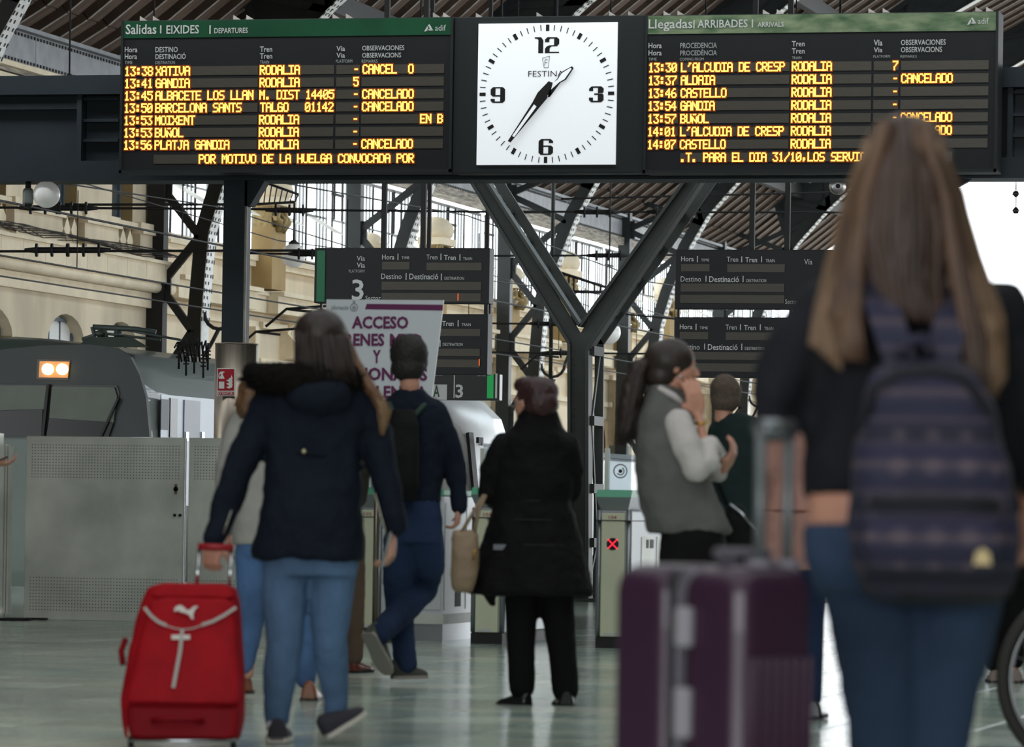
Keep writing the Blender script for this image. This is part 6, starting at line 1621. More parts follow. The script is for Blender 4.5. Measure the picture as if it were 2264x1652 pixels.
b.limb([(1118, 990, 0, 36), (1092, 1040, 0, 33), (1086, 1085, .02, 30), (1098, 1102, .16, 27), (1122, 1092, .26, 22)]); b.limb([(1248, 990, 0, 36), (1258, 1040, 0, 33), (1260, 1085, .02, 28), (1248, 1102, .18, 27), (1222, 1090, .28, 22)])
b.limb([(1070, 1290, -.02, 20), (1090, 1335, -.02, 8)])
ct = b.done('coat', BC, .010, 3, disp=(.028, .10))
for py, l, r_, dp in ((1108, 1093, 1263, 63), (1150, 1077, 1273, 73), (1205, 1063, 1289, 85), (1258, 1046, 1301, 94)):
    pts = []
    for k in range(25):
        a = PI + PI * k / 24; c = f.p((l + r_) / 2, py, 0); pts.append(c + Vector((f.r((r_ - l) / 2) * math.cos(a) * .99, f.r(dp) * math.sin(a) * .97, 0)))
    MB().tube(pts, .005, 6).build('quilt_seam', mat('seam_black', '0c0c0c', .8), f.root)
MB().box(*(lambda c: (c.x - .03, c.x + .03, c.y, c.y + .012, c.z - .013, c.z + .013))(f.p(1105, 1210, -.165))).build('cloth_label', mat('grey_print', '70727a', .5), f.root)
b = Blob(f); cap(b, L); b.ell(1192, 868, -.01, 44, 48, 36); b.ell(1196, 892, -.05, 40, 34, 34); b.ell(1165, 852, .04, 30, 30, 20); hb = b.done('hair', mat('dark_red_hair', '35191a', .5, var=.3, scale=40), .008, 3, disp=(.010, .02))
b = Blob(f); b.rings([(1110, 1262, 1250, 0, 60), (1114, 1268, 1300, 0, 56)]); b.limb([(1155, 1290, 0, 42), (1152, 1380, 0, 35), (1152, 1450, 0, 31), (1154, 1518, .02, 30)]); b.limb([(1228, 1290, 0, 42), (1236, 1380, 0, 36), (1244, 1450, .03, 32), (1250, 1524, .04, 31)])
b.done('trousers', mat('black_wool', '121112', .85, spec=.15), .011, 2, disp=(.008, .05))
SB = mat('black_patent_leather', '18181a', .22)
shoe(f, f.p(1168, 1566, -.02), f.p(1104, 1562, .1), SB, RUBBER, .046, h=.07); shoe(f, f.p(1252, 1566, -.02), f.p(1240, 1560, .22), SB, RUBBER, .05, h=.075)
g = MB(); Lh = L
for s_ in (-1, 1):
    c = L(.26 * s_, .84, .02); rg = [c + Vector((.66, .75, 0)).normalized() * .024 * math.cos(t) + UP * .019 * math.sin(t) for t in [2 * PI * k / 16 for k in range(17)]]
    g.tube(rg, .0022, 6)
g.tube([L(-.1, .86, .04), L(.1, .86, .04)], .002, 6); g.tube([L(.5, .78, .05), L(.72, .0, .05)], .0022, 6); g.tube([L(-.5, .78, .05), L(-.72, .0, .05)], .0022, 6)
g.build('glasses', CHROME, f.root)
COATW = f
# beige bag on her arm
D = 21.3; bo = PZ(1024, D); hz = .40
fb_ = Fig.__new__(Fig); fb_.D = D; fb_.k = D / FPX; fb_.X0 = (bo - EYE).dot(RT)
bc = fb_.p(1024, 1245, 0); br = empty('shoulder_bag', bo + UP * 0, 'beige slouchy bag hanging at the black coat woman\'s left side', 'bag', rz=YAW); fb_.root = br; fb_.org = bo
BEI = mat('beige_leather', '8e7860', .6, var=.12, scale=6, bump=.15, bscale=20)
b = Blob(fb_); b.rings([(1000, 1052, 1172, 0, 10), (999, 1058, 1182, 0, 20), (998, 1060, 1230, 0, 34), (996, 1056, 1275, 0, 36), (1000, 1048, 1302, 0, 30), (1006, 1042, 1310, 0, 20)], pw=3); b.done('bag', BEI, .009, 3, disp=(.012, .05))
MB().tube([fb_.p(1048, 1180, -.02), fb_.p(1058, 1130, 0), fb_.p(1074, 1095, .03)], .009, 8).build('strap', BEI, br); MB().tube([fb_.p(1020, 1178, -.02), fb_.p(1048, 1130, 0), fb_.p(1070, 1095, .03)], .009, 8).build('strap', BEI, br)
MB().tube([fb_.p(1051, 1215, -.075), fb_.p(1048, 1225, -.08), fb_.p(1047, 1236, -.075)], .006, 8).build('clasp', mat('brass_clasp', 'b08a3a', .3, .9), br)

# ================================================================== ponytailed woman in grey waistcoat
f = Fig('person', 'ponytailed woman in grey sleeveless coat with hand held to her mouth', 'person', 18.5, 1520)
b = Blob(f); b.rs = .74; L = head_prims(b, f.p(1492, 812, 0), .225, (1, .12, 0))
b.rings([(1435, 1535, 900, 0, 50), (1425, 1550, 970, 0, 70), (1440, 1560, 1060, 0, 66), (1455, 1580, 1150, 0, 72), (1460, 1590, 1220, 0, 72)])
b.limb([(1490, 930, -.16, 26), (1535, 1030, -.19, 23), (1560, 1020, -.17, 19), (1550, 940, -.12, 14), (1543, 915, -.1, 12)])
b.limb([(1500, 930, .14, 26), (1555, 1040, .16, 22), (1588, 1050, .12, 18), (1600, 1040, .1, 13)])
b.limb([(1500, 1220, -.09, 50), (1510, 1400, -.09, 36), (1490, 1560, -.09, 22), (1490, 1610, -.09, 18)]); b.limb([(1550, 1220, .09, 50), (1560, 1400, .09, 36), (1550, 1560, .09, 22), (1550, 1610, .09, 18)])
hand_prims(b, f.p(1543, 916, -.10), (-.22, 0, 1), (-.35, 1, 0), (-1, 0, 0), .175, curl=.28); hand_prims(b, f.p(1600, 1042, .1), (.45, -.1, .9), (-.5, .2, .6), (-1, 0, 0), .17, curl=.45)
b.done('body', SKIN, .0075, 2); eyes(f, L, .225)
VG = mat('grey_felt', '636360', .95, spec=.15, var=.08, scale=8, bump=.2, bscale=80)
b = Blob(f); b.rings([(1440, 1495, 852, -.0, 40), (1424, 1520, 880, 0, 60), (1412, 1532, 915, 0, 80), (1404, 1542, 970, 0, 92), (1404, 1560, 1030, 0, 96), (1410, 1582, 1090, 0, 98), (1420, 1604, 1140, 0, 100), (1430, 1618, 1172, 0, 98), (1434, 1612, 1180, 0, 92)])
b.done('sleeveless_coat', VG, .010, 3, disp=(.034, .12))
WB = mat('white_blouse', 'c4beba', .8, var=.06, scale=6, bump=.1, bscale=40)
b = Blob(f); b.limb([(1500, 935, -.15, 32), (1518, 985, -.19, 34), (1540, 1034, -.20, 33), (1566, 1020, -.18, 27), (1568, 985, -.15, 22)]); b.done('sleeve', WB, .010, 3, disp=(.012, .05))
b = Blob(f); b.limb([(1505, 935, .13, 30), (1552, 1042, .16, 28), (1588, 1046, .12, 22)]); b.done('sleeve', WB, .010, 3, disp=(.01, .05))
MB().tube([f.p(1558, 985, -.15), f.p(1580, 975, -.15), f.p(1600, 1005, -.12), f.p(1588, 1012, -.12)], [.012, .016, .014, .01], 8).build('turned_cuff', WB, f.root)
MB().tube([f.p(1438, 850, -.0), f.p(1465, 862, -.09), f.p(1490, 876, -.12), f.p(1508, 892, -.1)], [.012, .014, .014, .012], 8).build('collar', WB, f.root)
b = Blob(f); cap(b, L); b.ell(1478, 796, 0, 58, 52, 46); b.ell(1462, 830, 0, 40, 44, 34); hb = b.done('hair', HAIRD, .007, 3)
MB().tube([f.p(1437, 796, 0), f.p(1430, 800, 0)], [.028, .024], 14).build('hair_tie', mat('pink_hair_tie', '9c3a52', .5), hb)
b = Blob(f); b.limb([(1436, 796, 0, 13), (1412, 815, 0, 22), (1398, 860, 0, 27), (1390, 910, 0, 27), (1382, 955, 0, 20), (1376, 980, 0, 8)]); pt = b.done('ponytail', HAIRD, .008, 3, disp=(.012, .03))
locks(f, 'hair_locks', HAIRD, [([(1430, 796, 0), (1392, 830, 0), (1372, 900, 0), (1358, 985, 0)], [(1434, 800, 0), (1424, 850, 0), (1414, 920, 0), (1402, 975, 0)], .05)], 45, 9, pt, .007)
MB().sphere(f.p(1504, 833, -.085), .007, n=10, m=8).build('earring', CHROME, f.root)
MB().tube([f.p(1538, 935, -.11) , f.p(1550, 938, -.145), f.p(1562, 933, -.11), f.p(1550, 930, -.08), f.p(1538, 935, -.11)], .007, 8).build('bracelet', mat('brass_clasp', 'b08a3a', .3, .9), f.root)
b = Blob(f); b.rings([(1462, 1598, 1160, 0, 95), (1460, 1606, 1200, 0, 100), (1466, 1606, 1260, 0, 96)]); b.limb([(1512, 1200, -.085, 54), (1508, 1250, -.09, 53), (1508, 1400, -.09, 40), (1490, 1590, -.09, 26)]); b.limb([(1556, 1240, .09, 52), (1562, 1400, .09, 40), (1550, 1590, .09, 26)])
b.done('trousers', mat('black_wool', '121112', .85, spec=.15), .012, 2, disp=(.008, .05))
shoe(f, f.p(1480, 1636, -.09), f.p(1530, 1636, -.09), SB, RUBBER, .045); shoe(f, f.p(1535, 1630, .1), f.p(1588, 1630, .1), SB, RUBBER, .045)
# her black bag
bo = PZ(1640, 18.9); fb_ = Fig.__new__(Fig); fb_.D = 18.9; fb_.k = 18.9 / FPX; fb_.X0 = (bo - EYE).dot(RT); br = empty('shoulder_bag', bo, 'black bag with thin silver strap carried beside the ponytailed woman', 'bag', rz=YAW); fb_.root = br
b = Blob(fb_); b.rings([(1606, 1640, 1115, 0, 20), (1600, 1662, 1150, 0, 34), (1598, 1674, 1200, 0, 38), (1600, 1672, 1245, 0, 34)], pw=3); b.done('bag', BPK, .010, 3)
MB().tube([fb_.p(1614, 1115, -.05), fb_.p(1640, 1135, -.06), fb_.p(1676, 1180, -.06)], .005, 6).build('strap', CHROME, br); MB().tube([fb_.p(1608, 1120, .02), fb_.p(1585, 1060, .02), fb_.p(1560, 990, .02)], .007, 6).build('strap', BPK, br)

# ================================================================== man with cropped hair
f = Fig('person', 'man with cropped grey-brown hair in dark jacket behind the ponytailed woman', 'person', 26.0, 1655)
b = Blob(f); b.rs = .74; L = head_prims(b, f.p(1603, 876, 0), .24, (.25, 1, 0))
b.rings([(1590, 1710, 945, 0, 44), (1590, 1712, 1040, 0, 46), (1596, 1706, 1130, 0, 46), (1590, 1712, 1210, 0, 50)]); b.limb([(1595, 950, 0, 24), (1580, 1050, .0, 19), (1600, 1130, .12, 12)]); b.limb([(1705, 950, 0, 24), (1718, 1050, 0, 19), (1708, 1130, .12, 12)])
b.limb([(1625, 1210, 0, 38), (1622, 1350, 0, 26), (1620, 1470, 0, 15)]); b.limb([(1680, 1210, 0, 38), (1686, 1350, 0, 26), (1690, 1470, 0, 15)]); b.limb([(1603, 930, 0, 24), (1640, 945, 0, 26)])
hand_prims(b, f.p(1600, 1130, .12), (0, .2, -1), (1, 0, 0), (0, 1, 0), .18, .5); hand_prims(b, f.p(1708, 1130, .12), (0, .2, -1), (-1, 0, 0), (0, 1, 0), .18, .5)
b.done('body', SKIN, .011, 2)
TEAL = mat('dark_teal_jacket', '1f2c2c', .75, spec=.15, var=.2, scale=5)
b = Blob(f); b.rings([(1588, 1650, 915, 0, 30), (1578, 1690, 930, 0, 40), (1572, 1726, 950, 0, 48), (1578, 1722, 1040, 0, 52), (1584, 1716, 1130, 0, 52), (1580, 1720, 1230, 0, 56)]); b.limb([(1592, 955, 0, 28), (1578, 1050, 0, 24), (1596, 1120, .1, 19)]); b.limb([(1708, 955, 0, 28), (1720, 1050, 0, 24), (1710, 1120, .1, 19)])
b.done('jacket', TEAL, .013, 3, disp=(.014, .08))
b = Blob(f); b.rings([(1586, 1716, 1200, 0, 52), (1590, 1712, 1240, 0, 48)]); b.limb([(1625, 1230, 0, 36), (1622, 1350, 0, 30), (1620, 1462, 0, 22)]); b.limb([(1682, 1230, 0, 36), (1686, 1350, 0, 30), (1690, 1462, 0, 22)]); b.done('trousers', mat('black_wool', '121112', .85, spec=.15), .013, 2)
b = Blob(f); cap(b, L); b.ell(1604, 866, -.005, 36, 40, 35); b.ell(1604, 886, -.04, 33, 26, 28); b.done('hair', mat('grey_brown_hair', '55473c', .8, var=.25, scale=60), .010, 2, disp=(.006, .02))
shoe(f, f.p(1618, 1497, -.05), f.p(1614, 1493, .2), SB, RUBBER, .05); shoe(f, f.p(1692, 1497, -.05), f.p(1698, 1493, .2), SB, RUBBER, .05)

# ================================================================== person in pink coat
f = Fig('person', 'person in pale pink padded coat seen between the suitcase handle tubes', 'person', 20.4, 1752)
b = Blob(f); b.rs = .74; L = head_prims(b, f.p(1762, 862, 0), .22, (.3, 1, 0))
b.rings([(1712, 1812, 925, 0, 44), (1708, 1810, 1040, 0, 50), (1706, 1812, 1150, 0, 56), (1706, 1812, 1230, 0, 58)]); b.limb([(1718, 930, 0, 26), (1708, 1030, -.02, 22), (1712, 1100, .1, 14)]); b.limb([(1806, 930, 0, 26), (1818, 1030, 0, 22), (1812, 1100, .1, 14)])
b.limb([(1735, 1220, 0, 42), (1738, 1400, 0, 28), (1740, 1540, 0, 17)]); b.limb([(1785, 1220, 0, 42), (1790, 1400, 0, 28), (1795, 1540, 0, 17)])
hand_prims(b, f.p(1712, 1100, .1), (0, .2, -1), (1, 0, 0), (0, 1, 0), .17, .5); hand_prims(b, f.p(1812, 1100, .1), (0, .2, -1), (-1, 0, 0), (0, 1, 0), .17, .5)
b.done('body', SKIN, .011, 2)
PINK = mat('pale_pink_padding', 'a87c70', .7, var=.1, scale=5)
b = Blob(f); b.rings([(1735, 1790, 900, 0, 30), (1706, 1818, 925, 0, 50), (1700, 1820, 1000, 0, 56), (1698, 1822, 1070, 0, 60), (1682, 1830, 1130, 0, 72), (1664, 1838, 1200, 0, 82), (1652, 1846, 1260, 0, 88)]); b.limb([(1716, 935, 0, 31), (1704, 1035, -.02, 28), (1710, 1090, .08, 24)]); b.limb([(1808, 935, 0, 31), (1820, 1035, 0, 28), (1812, 1090, .08, 24)])
b.done('coat', PINK, .013, 3, disp=(.016, .08))
for py, l, r_ in ((1130, 1681, 1831), (1190, 1666, 1838)):
    pts = []
    for k in range(17):
        a = PI + PI * k / 16; c = f.p((l + r_) / 2, py, 0); pts.append(c + Vector((f.r((r_ - l) / 2) * math.cos(a), f.r(74) * math.sin(a), 0)))
    MB().tube(pts, .006, 6).build('quilt_seam', mat('pink_seam', '7a4c42', .8), f.root)
b = Blob(f); b.limb([(1735, 1250, 0, 40), (1738, 1400, 0, 32), (1740, 1545, 0, 22)]); b.limb([(1785, 1250, 0, 40), (1790, 1400, 0, 32), (1795, 1545, 0, 22)]); b.done('trousers', DEN2, .013, 2)
b = Blob(f); cap(b, L); b.ell(1762, 850, 0, 44, 46, 42); b.done('hair', HAIRD, .012, 2)
shoe(f, f.p(1740, 1590, -.04), f.p(1736, 1586, .2), SB, RUBBER, .048); shoe(f, f.p(1798, 1590, -.04), f.p(1810, 1586, .2), SB, RUBBER, .048)

# ================================================================== person beyond the bicycle
f = Fig('person', 'person in dark clothes and ankle-length trousers beyond the bicycle wheel', 'person', 25.5, 2215)
b = Blob(f); b.rs = .74; L = head_prims(b, f.p(2215, 905, 0), .22, (-.3, 1, 0))
b.rings([(2170, 2262, 955, 0, 36), (2168, 2264, 1050, 0, 44), (2170, 2262, 1200, 0, 48)]); b.limb([(2175, 960, 0, 20), (2165, 1060, 0, 17), (2172, 1140, .1, 12)]); b.limb([(2258, 960, 0, 20), (2268, 1060, 0, 17), (2262, 1140, .1, 12)])
b.limb([(2195, 1200, 0, 34), (2192, 1340, 0, 24), (2200, 1480, 0, 13), (2200, 1495, 0, 12)]); b.limb([(2240, 1200, 0, 34), (2242, 1340, 0, 24), (2244, 1480, 0, 13), (2244, 1495, 0, 12)])
hand_prims(b, f.p(2172, 1140, .1), (0, .2, -1), (1, 0, 0), (0, 1, 0), .17, .5); hand_prims(b, f.p(2262, 1140, .1), (0, .2, -1), (-1, 0, 0), (0, 1, 0), .17, .5)
b.done('body', SKIN, .012, 2)
b = Blob(f); b.rings([(2190, 2240, 935, 0, 30), (2164, 2266, 955, 0, 42), (2164, 2266, 1100, 0, 50), (2166, 2270, 1290, 0, 52)]); b.limb([(2172, 965, 0, 25), (2162, 1060, 0, 21), (2171, 1125, .08, 17)]); b.limb([(2260, 965, 0, 25), (2270, 1060, 0, 21), (2263, 1125, .08, 17)]); b.done('coat', mat('black_wool', '121112', .85, spec=.15), .014, 3)
b = Blob(f); b.limb([(2196, 1270, 0, 34), (2192, 1340, 0, 29), (2196, 1420, 0, 25), (2200, 1465, 0, 22)]); b.limb([(2240, 1270, 0, 34), (2242, 1340, 0, 28), (2244, 1460, 0, 20)]); b.done('trousers', mat('black_wool', '121112', .85, spec=.15), .013, 2)
b = Blob(f); cap(b, L); b.ell(2215, 893, 0, 36, 38, 34); b.done('hair', HAIRD, .012, 2)
shoe(f, f.p(2200, 1512, -.03), f.p(2196, 1508, .2), mat('pale_shoe', '8a7a72', .6), RUBBER, .045); shoe(f, f.p(2246, 1512, -.03), f.p(2252, 1508, .2), mat('pale_shoe', '8a7a72', .6), RUBBER, .045)

# ================================================================== person at the left edge, only the phone hand in view
f = Fig('person', 'person outside the left edge whose hand with a phone just enters the photo', 'person', 27.0, -90)
b = Blob(f); b.rs = .74; L = head_prims(b, f.p(-95, 905, 0), .22, (1, .3, 0))
b.rings([(-140, -55, 955, 0, 36), (-140, -52, 1050, 0, 40), (-138, -56, 1180, 0, 42)]); b.limb([(-70, 960, -.1, 22), (-65, 1045, -.12, 18), (-35, 1035, -.12, 14), (-12, 1028, -.12, 11)]); b.limb([(-110, 960, .15, 22), (-105, 1060, .15, 17), (-95, 1130, .15, 12)])
b.limb([(-115, 1180, 0, 30), (-112, 1320, 0, 24), (-112, 1440, 0, 13)]); b.limb([(-80, 1180, 0, 30), (-80, 1320, 0, 24), (-80, 1440, 0, 13)])
hand_prims(b, f.p(-12, 1028, -.12), (1, 0, .15), (0, .1, 1), (0, -1, .3), .17, .4); hand_prims(b, f.p(-95, 1130, .15), (0, .2, -1), (1, 0, 0), (0, 1, 0), .17, .5)
b.done('body', SKIN, .010, 2)
b = Blob(f); b.rings([(-120, -72, 930, 0, 28), (-145, -50, 955, 0, 42), (-145, -48, 1080, 0, 48), (-142, -50, 1200, 0, 48)]); b.limb([(-70, 960, -.1, 26), (-65, 1045, -.12, 22), (-38, 1037, -.12, 18)]); b.limb([(-110, 960, .15, 26), (-105, 1060, .15, 21), (-96, 1115, .15, 17)]); b.done('coat', mat('dark_olive_coat', '34332c', .8, spec=.15), .014, 3)
b = Blob(f); b.limb([(-115, 1190, 0, 30), (-112, 1320, 0, 27), (-112, 1435, 0, 20)]); b.limb([(-80, 1190, 0, 30), (-80, 1320, 0, 27), (-80, 1435, 0, 20)]); b.done('trousers', DEN2, .014, 2)
b = Blob(f); cap(b, L); b.ell(-98, 895, 0, 38, 34, 34); b.done('hair', HAIRD, .012, 2)
shoe(f, f.p(-118, 1455, 0), f.p(-60, 1455, 0), SB, RUBBER, .045); shoe(f, f.p(-90, 1453, .12), f.p(-40, 1453, .14), SB, RUBBER, .045)
c = P(4, 1018, 26.85); ph = empty('phone', c, 'dark phone held out at the left edge above the fence post', 'phone', rz=YAW)
g = MB(); g.hexa([(-.045, -.03, -.022), (.035, -.03, .018), (.035, .03, .018), (-.045, .03, -.022), (-.047, -.03, -.014), (.033, -.03, .026), (.033, .03, .026), (-.047, .03, -.014)]); g.build('case', BPK, ph, bevel=.003)

# ================================================================== long-haired woman in the foreground
f = Fig('person', 'long-haired blonde woman in dark jacket and jeans seen from behind, nearest the camera', 'person', 8.6, 2020)
b = Blob(f); b.rs = .74; L = head_prims(b, f.p(2000, 395, 0), .225, (-.1, 1, 0))
b.rings([(1800, 2200, 680, 0, 90), (1800, 2210, 800, 0, 120), (1830, 2180, 960, 0, 115), (1815, 2200, 1100, 0, 120), (1790, 2225, 1200, 0, 135), (1800, 2215, 1290, 0, 130)])
b.rs = 1.0; b.rings([(1800, 2205, 1050, 0, 125), (1786, 2218, 1110, 0, 132), (1786, 2220, 1170, 0, 136)]); b.rs = .74
b.limb([(1800, 690, 0, 62), (1725, 860, -.05, 50), (1712, 905, -.05, 44), (1735, 900, .10, 36), (1748, 935, .16, 28)]); b.limb([(2215, 700, 0, 62), (2262, 900, 0, 50), (2275, 1080, .06, 36), (2275, 1110, .07, 30)])
b.limb([(1930, 1290, 0, 115), (1945, 1600, .0, 78), (1950, 1900, .02, 60), (1955, 2110, .03, 36)]); b.limb([(2115, 1290, 0, 112), (2080, 1600, .02, 78), (2075, 1900, .02, 60), (2070, 2110, .03, 36)])
hand_prims(b, f.p(1748, 930, .16), (-.1, .5, .2), (0, 0, -1), (1, 0, 0), .18, curl=.9); hand_prims(b, f.p(2275, 1110, .07), (0, .1, -1), (-1, 0, 0), (0, 1, 0), .18, .6)
b.done('body', SKIN, .0085, 2); eyes(f, L, .225)
JK = mat('charcoal_jacket', '1d1d22', .75, spec=.15, var=.2, scale=6, bump=.2, bscale=30)
b = Blob(f); b.rings([(1900, 2100, 590, 0, 70), (1845, 2165, 625, 0, 95), (1785, 2225, 670, 0, 115), (1765, 2240, 740, 0, 130), (1770, 2235, 860, 0, 138), (1780, 2225, 980, 0, 140), (1775, 2225, 1075, 0, 145), (1778, 2222, 1100, 0, 140)])
b.limb([(1820, 690, 0, 75), (1762, 770, -.02, 70), (1722, 870, -.05, 64), (1716, 925, -.05, 56), (1742, 905, .06, 44)]); b.limb([(2205, 690, 0, 75), (2250, 780, 0, 68), (2272, 900, 0, 62), (2284, 1060, .05, 48)])
b.done('jacket', JK, .012, 3, disp=(.034, .12))
b = Blob(f); b.rings([(1775, 2226, 1160, 0, 146), (1778, 2230, 1240, 0, 150), (1800, 2222, 1310, 0, 145)])
b.limb([(1932, 1300, 0, 118), (1942, 1420, 0, 104), (1950, 1560, .0, 88), (1955, 1660, .0, 80), (1958, 1760, .02, 78), (1960, 1900, .02, 66), (1960, 2080, .03, 48)]); b.limb([(2112, 1300, 0, 114), (2095, 1420, .01, 100), (2078, 1560, .02, 82), (2070, 1660, .02, 76), (2070, 1900, .02, 64), (2068, 2080, .03, 48)])
b.done('jeans', mat('slate_blue_denim', '36465e', .85, spec=.15, var=.22, scale=2, bump=.2, bscale=60), .012, 2, disp=(.012, .06))
HB = mat('light_brown_hair', '46342b', .55, var=.35, scale=16, stretch=(1, 1, .05), col2='684e3a')
HBD = mat('deep_brown_hair', '44332b', .55, var=.3, scale=16, stretch=(1, 1, .05))
HG = mat('dark_blonde_hair', '7a614a', .5, var=.3, scale=16, stretch=(1, 1, .05))
b = Blob(f); cap(b, L, 1.05); b.ell(2000, 375, -.01, 97, 108, 108); b.rings([(1908, 2092, 380, -.02, 105), (1882, 2115, 450, -.02, 108), (1866, 2130, 540, -.03, 100), (1880, 2130, 600, -.05, 70), (1900, 2110, 640, -.08, 40)])
b.limb([(1900, 540, -.04, 36), (1878, 640, -.09, 34), (1866, 720, -.15, 26), (1880, 790, -.18, 12)]); b.limb([(2095, 540, -.04, 38), (2130, 640, -.08, 42), (2160, 740, -.14, 38), (2180, 840, -.18, 22), (2180, 890, -.18, 8)])
hb = b.done('hair', HB, .011, 4, disp=(.010, .04))
locks(f, 'hair_locks', HBD, [([(1960, 272, -.02), (1925, 400, -.10), (1900, 520, -.12), (1925, 610, -.12), (1940, 690, -.14)], [(2030, 270, -.02), (2070, 400, -.10), (2095, 520, -.12), (2080, 610, -.12), (2095, 720, -.15)], .05)], 70, 11, hb, .011)
locks(f, 'hair_locks', HB, [([(1945, 285, -.02), (1885, 430, -.03), (1846, 600, -.08), (1832, 700, -.15), (1842, 790, -.18)], [(1960, 275, -.08), (1915, 430, -.12), (1900, 600, -.14), (1900, 700, -.19), (1915, 800, -.19)], .02),
    ([(2055, 285, -.02), (2118, 430, -.03), (2160, 600, -.08), (2210, 740, -.14), (2206, 880, -.17)], [(2040, 275, -.08), (2085, 430, -.12), (2110, 600, -.14), (2130, 740, -.20), (2150, 880, -.20)], .02)], 55, 14, hb, .012)
locks(f, 'hair_locks', HG, [([(1925, 310, 0), (1880, 430, .0), (1840, 560, -.03), (1806, 680, -.08), (1790, 760, -.12)], [(1930, 320, -.08), (1895, 450, -.08), (1862, 600, -.11), (1850, 720, -.17), (1860, 820, -.19)], .02),
    ([(2070, 310, 0), (2118, 430, 0), (2162, 570, -.04), (2215, 700, -.10), (2222, 840, -.15)], [(2065, 320, -.08), (2105, 450, -.10), (2140, 600, -.13), (2180, 740, -.18), (2190, 880, -.19)], .02)], 26, 12, hb, .011)
shoe(f, f.p(1958, 2195, -.05), f.p(1950, 2185, .2), SNK, SOLW, .05); shoe(f, f.p(2068, 2195, -.05), f.p(2076, 2185, .2), SNK, SOLW, .05)
MB().tube([f.p(1722, 925, .12), f.p(1742, 948, .08), f.p(1766, 942, .10), f.p(1760, 920, .15)], .012, 8).build('handle_ring', CHROME, f.root)  # bright ring standing for the metal top of the suitcase handle
# her backpack
off = f.p(2060, 1050, -.3)
bk = empty('backpack', f.org + Matrix.Rotation(YAW, 3, 'Z') @ off, 'navy and mauve patterned backpack worn by the long-haired woman', 'backpack', rz=YAW)
# woven pattern as a print that stays with the cloth
m = bpy.data.materials.new('patterned_canvas'); m.use_nodes = True; nt = m.node_tree; bs = nt.nodes['Principled BSDF']; bs.inputs['Roughness'].default_value = .8
tc = nt.nodes.new('ShaderNodeTexCoord'); sx = nt.nodes.new('ShaderNodeSeparateXYZ'); nt.links.new(tc.outputs['Object'], sx.inputs[0])
mm = nt.nodes.new('ShaderNodeMath'); mm.operation = 'MULTIPLY'; mm.inputs[1].default_value = 7.5; nt.links.new(sx.outputs['Z'], mm.inputs[0])
fr = nt.nodes.new('ShaderNodeMath'); fr.operation = 'FRACT'; nt.links.new(mm.outputs[0], fr.inputs[0])
rp = nt.nodes.new('ShaderNodeValToRGB'); rp.color_ramp.interpolation = 'CONSTANT'; els = rp.color_ramp.elements
cols_ = [(0, '1f1f32'), (.12, '4f4650'), (.18, '26263e'), (.42, '3a364a'), (.50, '5c4e54'), (.58, '2a2844'), (.80, '443b48'), (.86, '1b1b2a')]
els[0].color = lin(cols_[0][1]); els[1].position = cols_[1][0]; els[1].color = lin(cols_[1][1])
for p_, c_ in cols_[2:]: e_ = els.new(p_); e_.color = lin(c_)
nt.links.new(fr.outputs[0], rp.inputs[0])
vo = nt.nodes.new('ShaderNodeTexVoronoi'); vo.inputs['Scale'].default_value = 16; vo.inputs['Randomness'].default_value = 0; nt.links.new(tc.outputs['Object'], vo.inputs['Vector'])
vr = nt.nodes.new('ShaderNodeValToRGB'); vr.color_ramp.elements[0].position = .25; vr.color_ramp.elements[1].position = .32; vr.color_ramp.elements[0].color = lin('5c5058'); vr.color_ramp.elements[1].color = lin('242438'); nt.links.new(vo.outputs['Distance'], vr.inputs[0])
mx_ = nt.nodes.new('ShaderNodeMix'); mx_.data_type = 'RGBA'; mx_.inputs[0].default_value = .4; nt.links.new(rp.outputs[0], mx_.inputs[6]); nt.links.new(vr.outputs[0], mx_.inputs[7]); nt.links.new(mx_.outputs[2], bs.inputs['Base Color'])
PAT = m; DKC = mat('dark_canvas', '1a1a22', .8)
b = Blob(f); b.rings([(1960, 2120, 790, -.22, 45), (1925, 2160, 830, -.24, 80), (1902, 2200, 920, -.26, 110), (1888, 2228, 1050, -.28, 125), (1882, 2244, 1160, -.28, 125), (1888, 2246, 1240, -.27, 118), (1905, 2235, 1300, -.25, 95), (1940, 2200, 1325, -.23, 60)], pw=3.2)
onbag(b.done('bag', PAT, .011, 4, disp=(.016, .08)), bk, off)
b = Blob(f); b.rings([(1935, 2190, 1120, -.39, 20), (1918, 2205, 1145, -.40, 45), (1912, 2212, 1210, -.40, 52), (1925, 2200, 1262, -.39, 40), (1945, 2180, 1275, -.38, 20)], pw=3.5); onbag(b.done('front_pocket', PAT, .010, 3), bk, off)
b = Blob(f); b.rings([(1895, 2242, 1275, -.25, 110), (1915, 2226, 1318, -.23, 85), (1955, 2190, 1335, -.2, 50)], pw=3); onbag(b.done('base', DKC, .011, 3), bk, off)
onbag(MB().tube([f.p(1925, 1112, -.43), f.p(2000, 1106, -.445), f.p(2120, 1108, -.445), f.p(2205, 1116, -.42)], .011, 8).build('zip', DKC, None), bk, off)
onbag(MB().tube([f.p(1905, 960, -.30), f.p(1930, 860, -.36), f.p(1985, 825, -.38), f.p(2060, 818, -.38), f.p(2130, 835, -.37), f.p(2180, 900, -.34), f.p(2205, 980, -.30)], .010, 8).build('zip', DKC, None), bk, off)
for pts in ([(1930, 610, -.10), (1955, 690, -.19), (1985, 780, -.24), (2000, 830, -.25)], [(2110, 640, -.10), (2100, 720, -.19), (2080, 800, -.25)]):
    g = MB(); v = [f.p(*q_) for q_ in pts]
    g.loft([[c + Vector((x_, y_, 0)) for x_, y_ in ((-.032, -.008), (.032, -.008), (.032, .008), (-.032, .008))] for c in v], sm=False); onbag(g.build('shoulder_strap', PAT, None), bk, off)
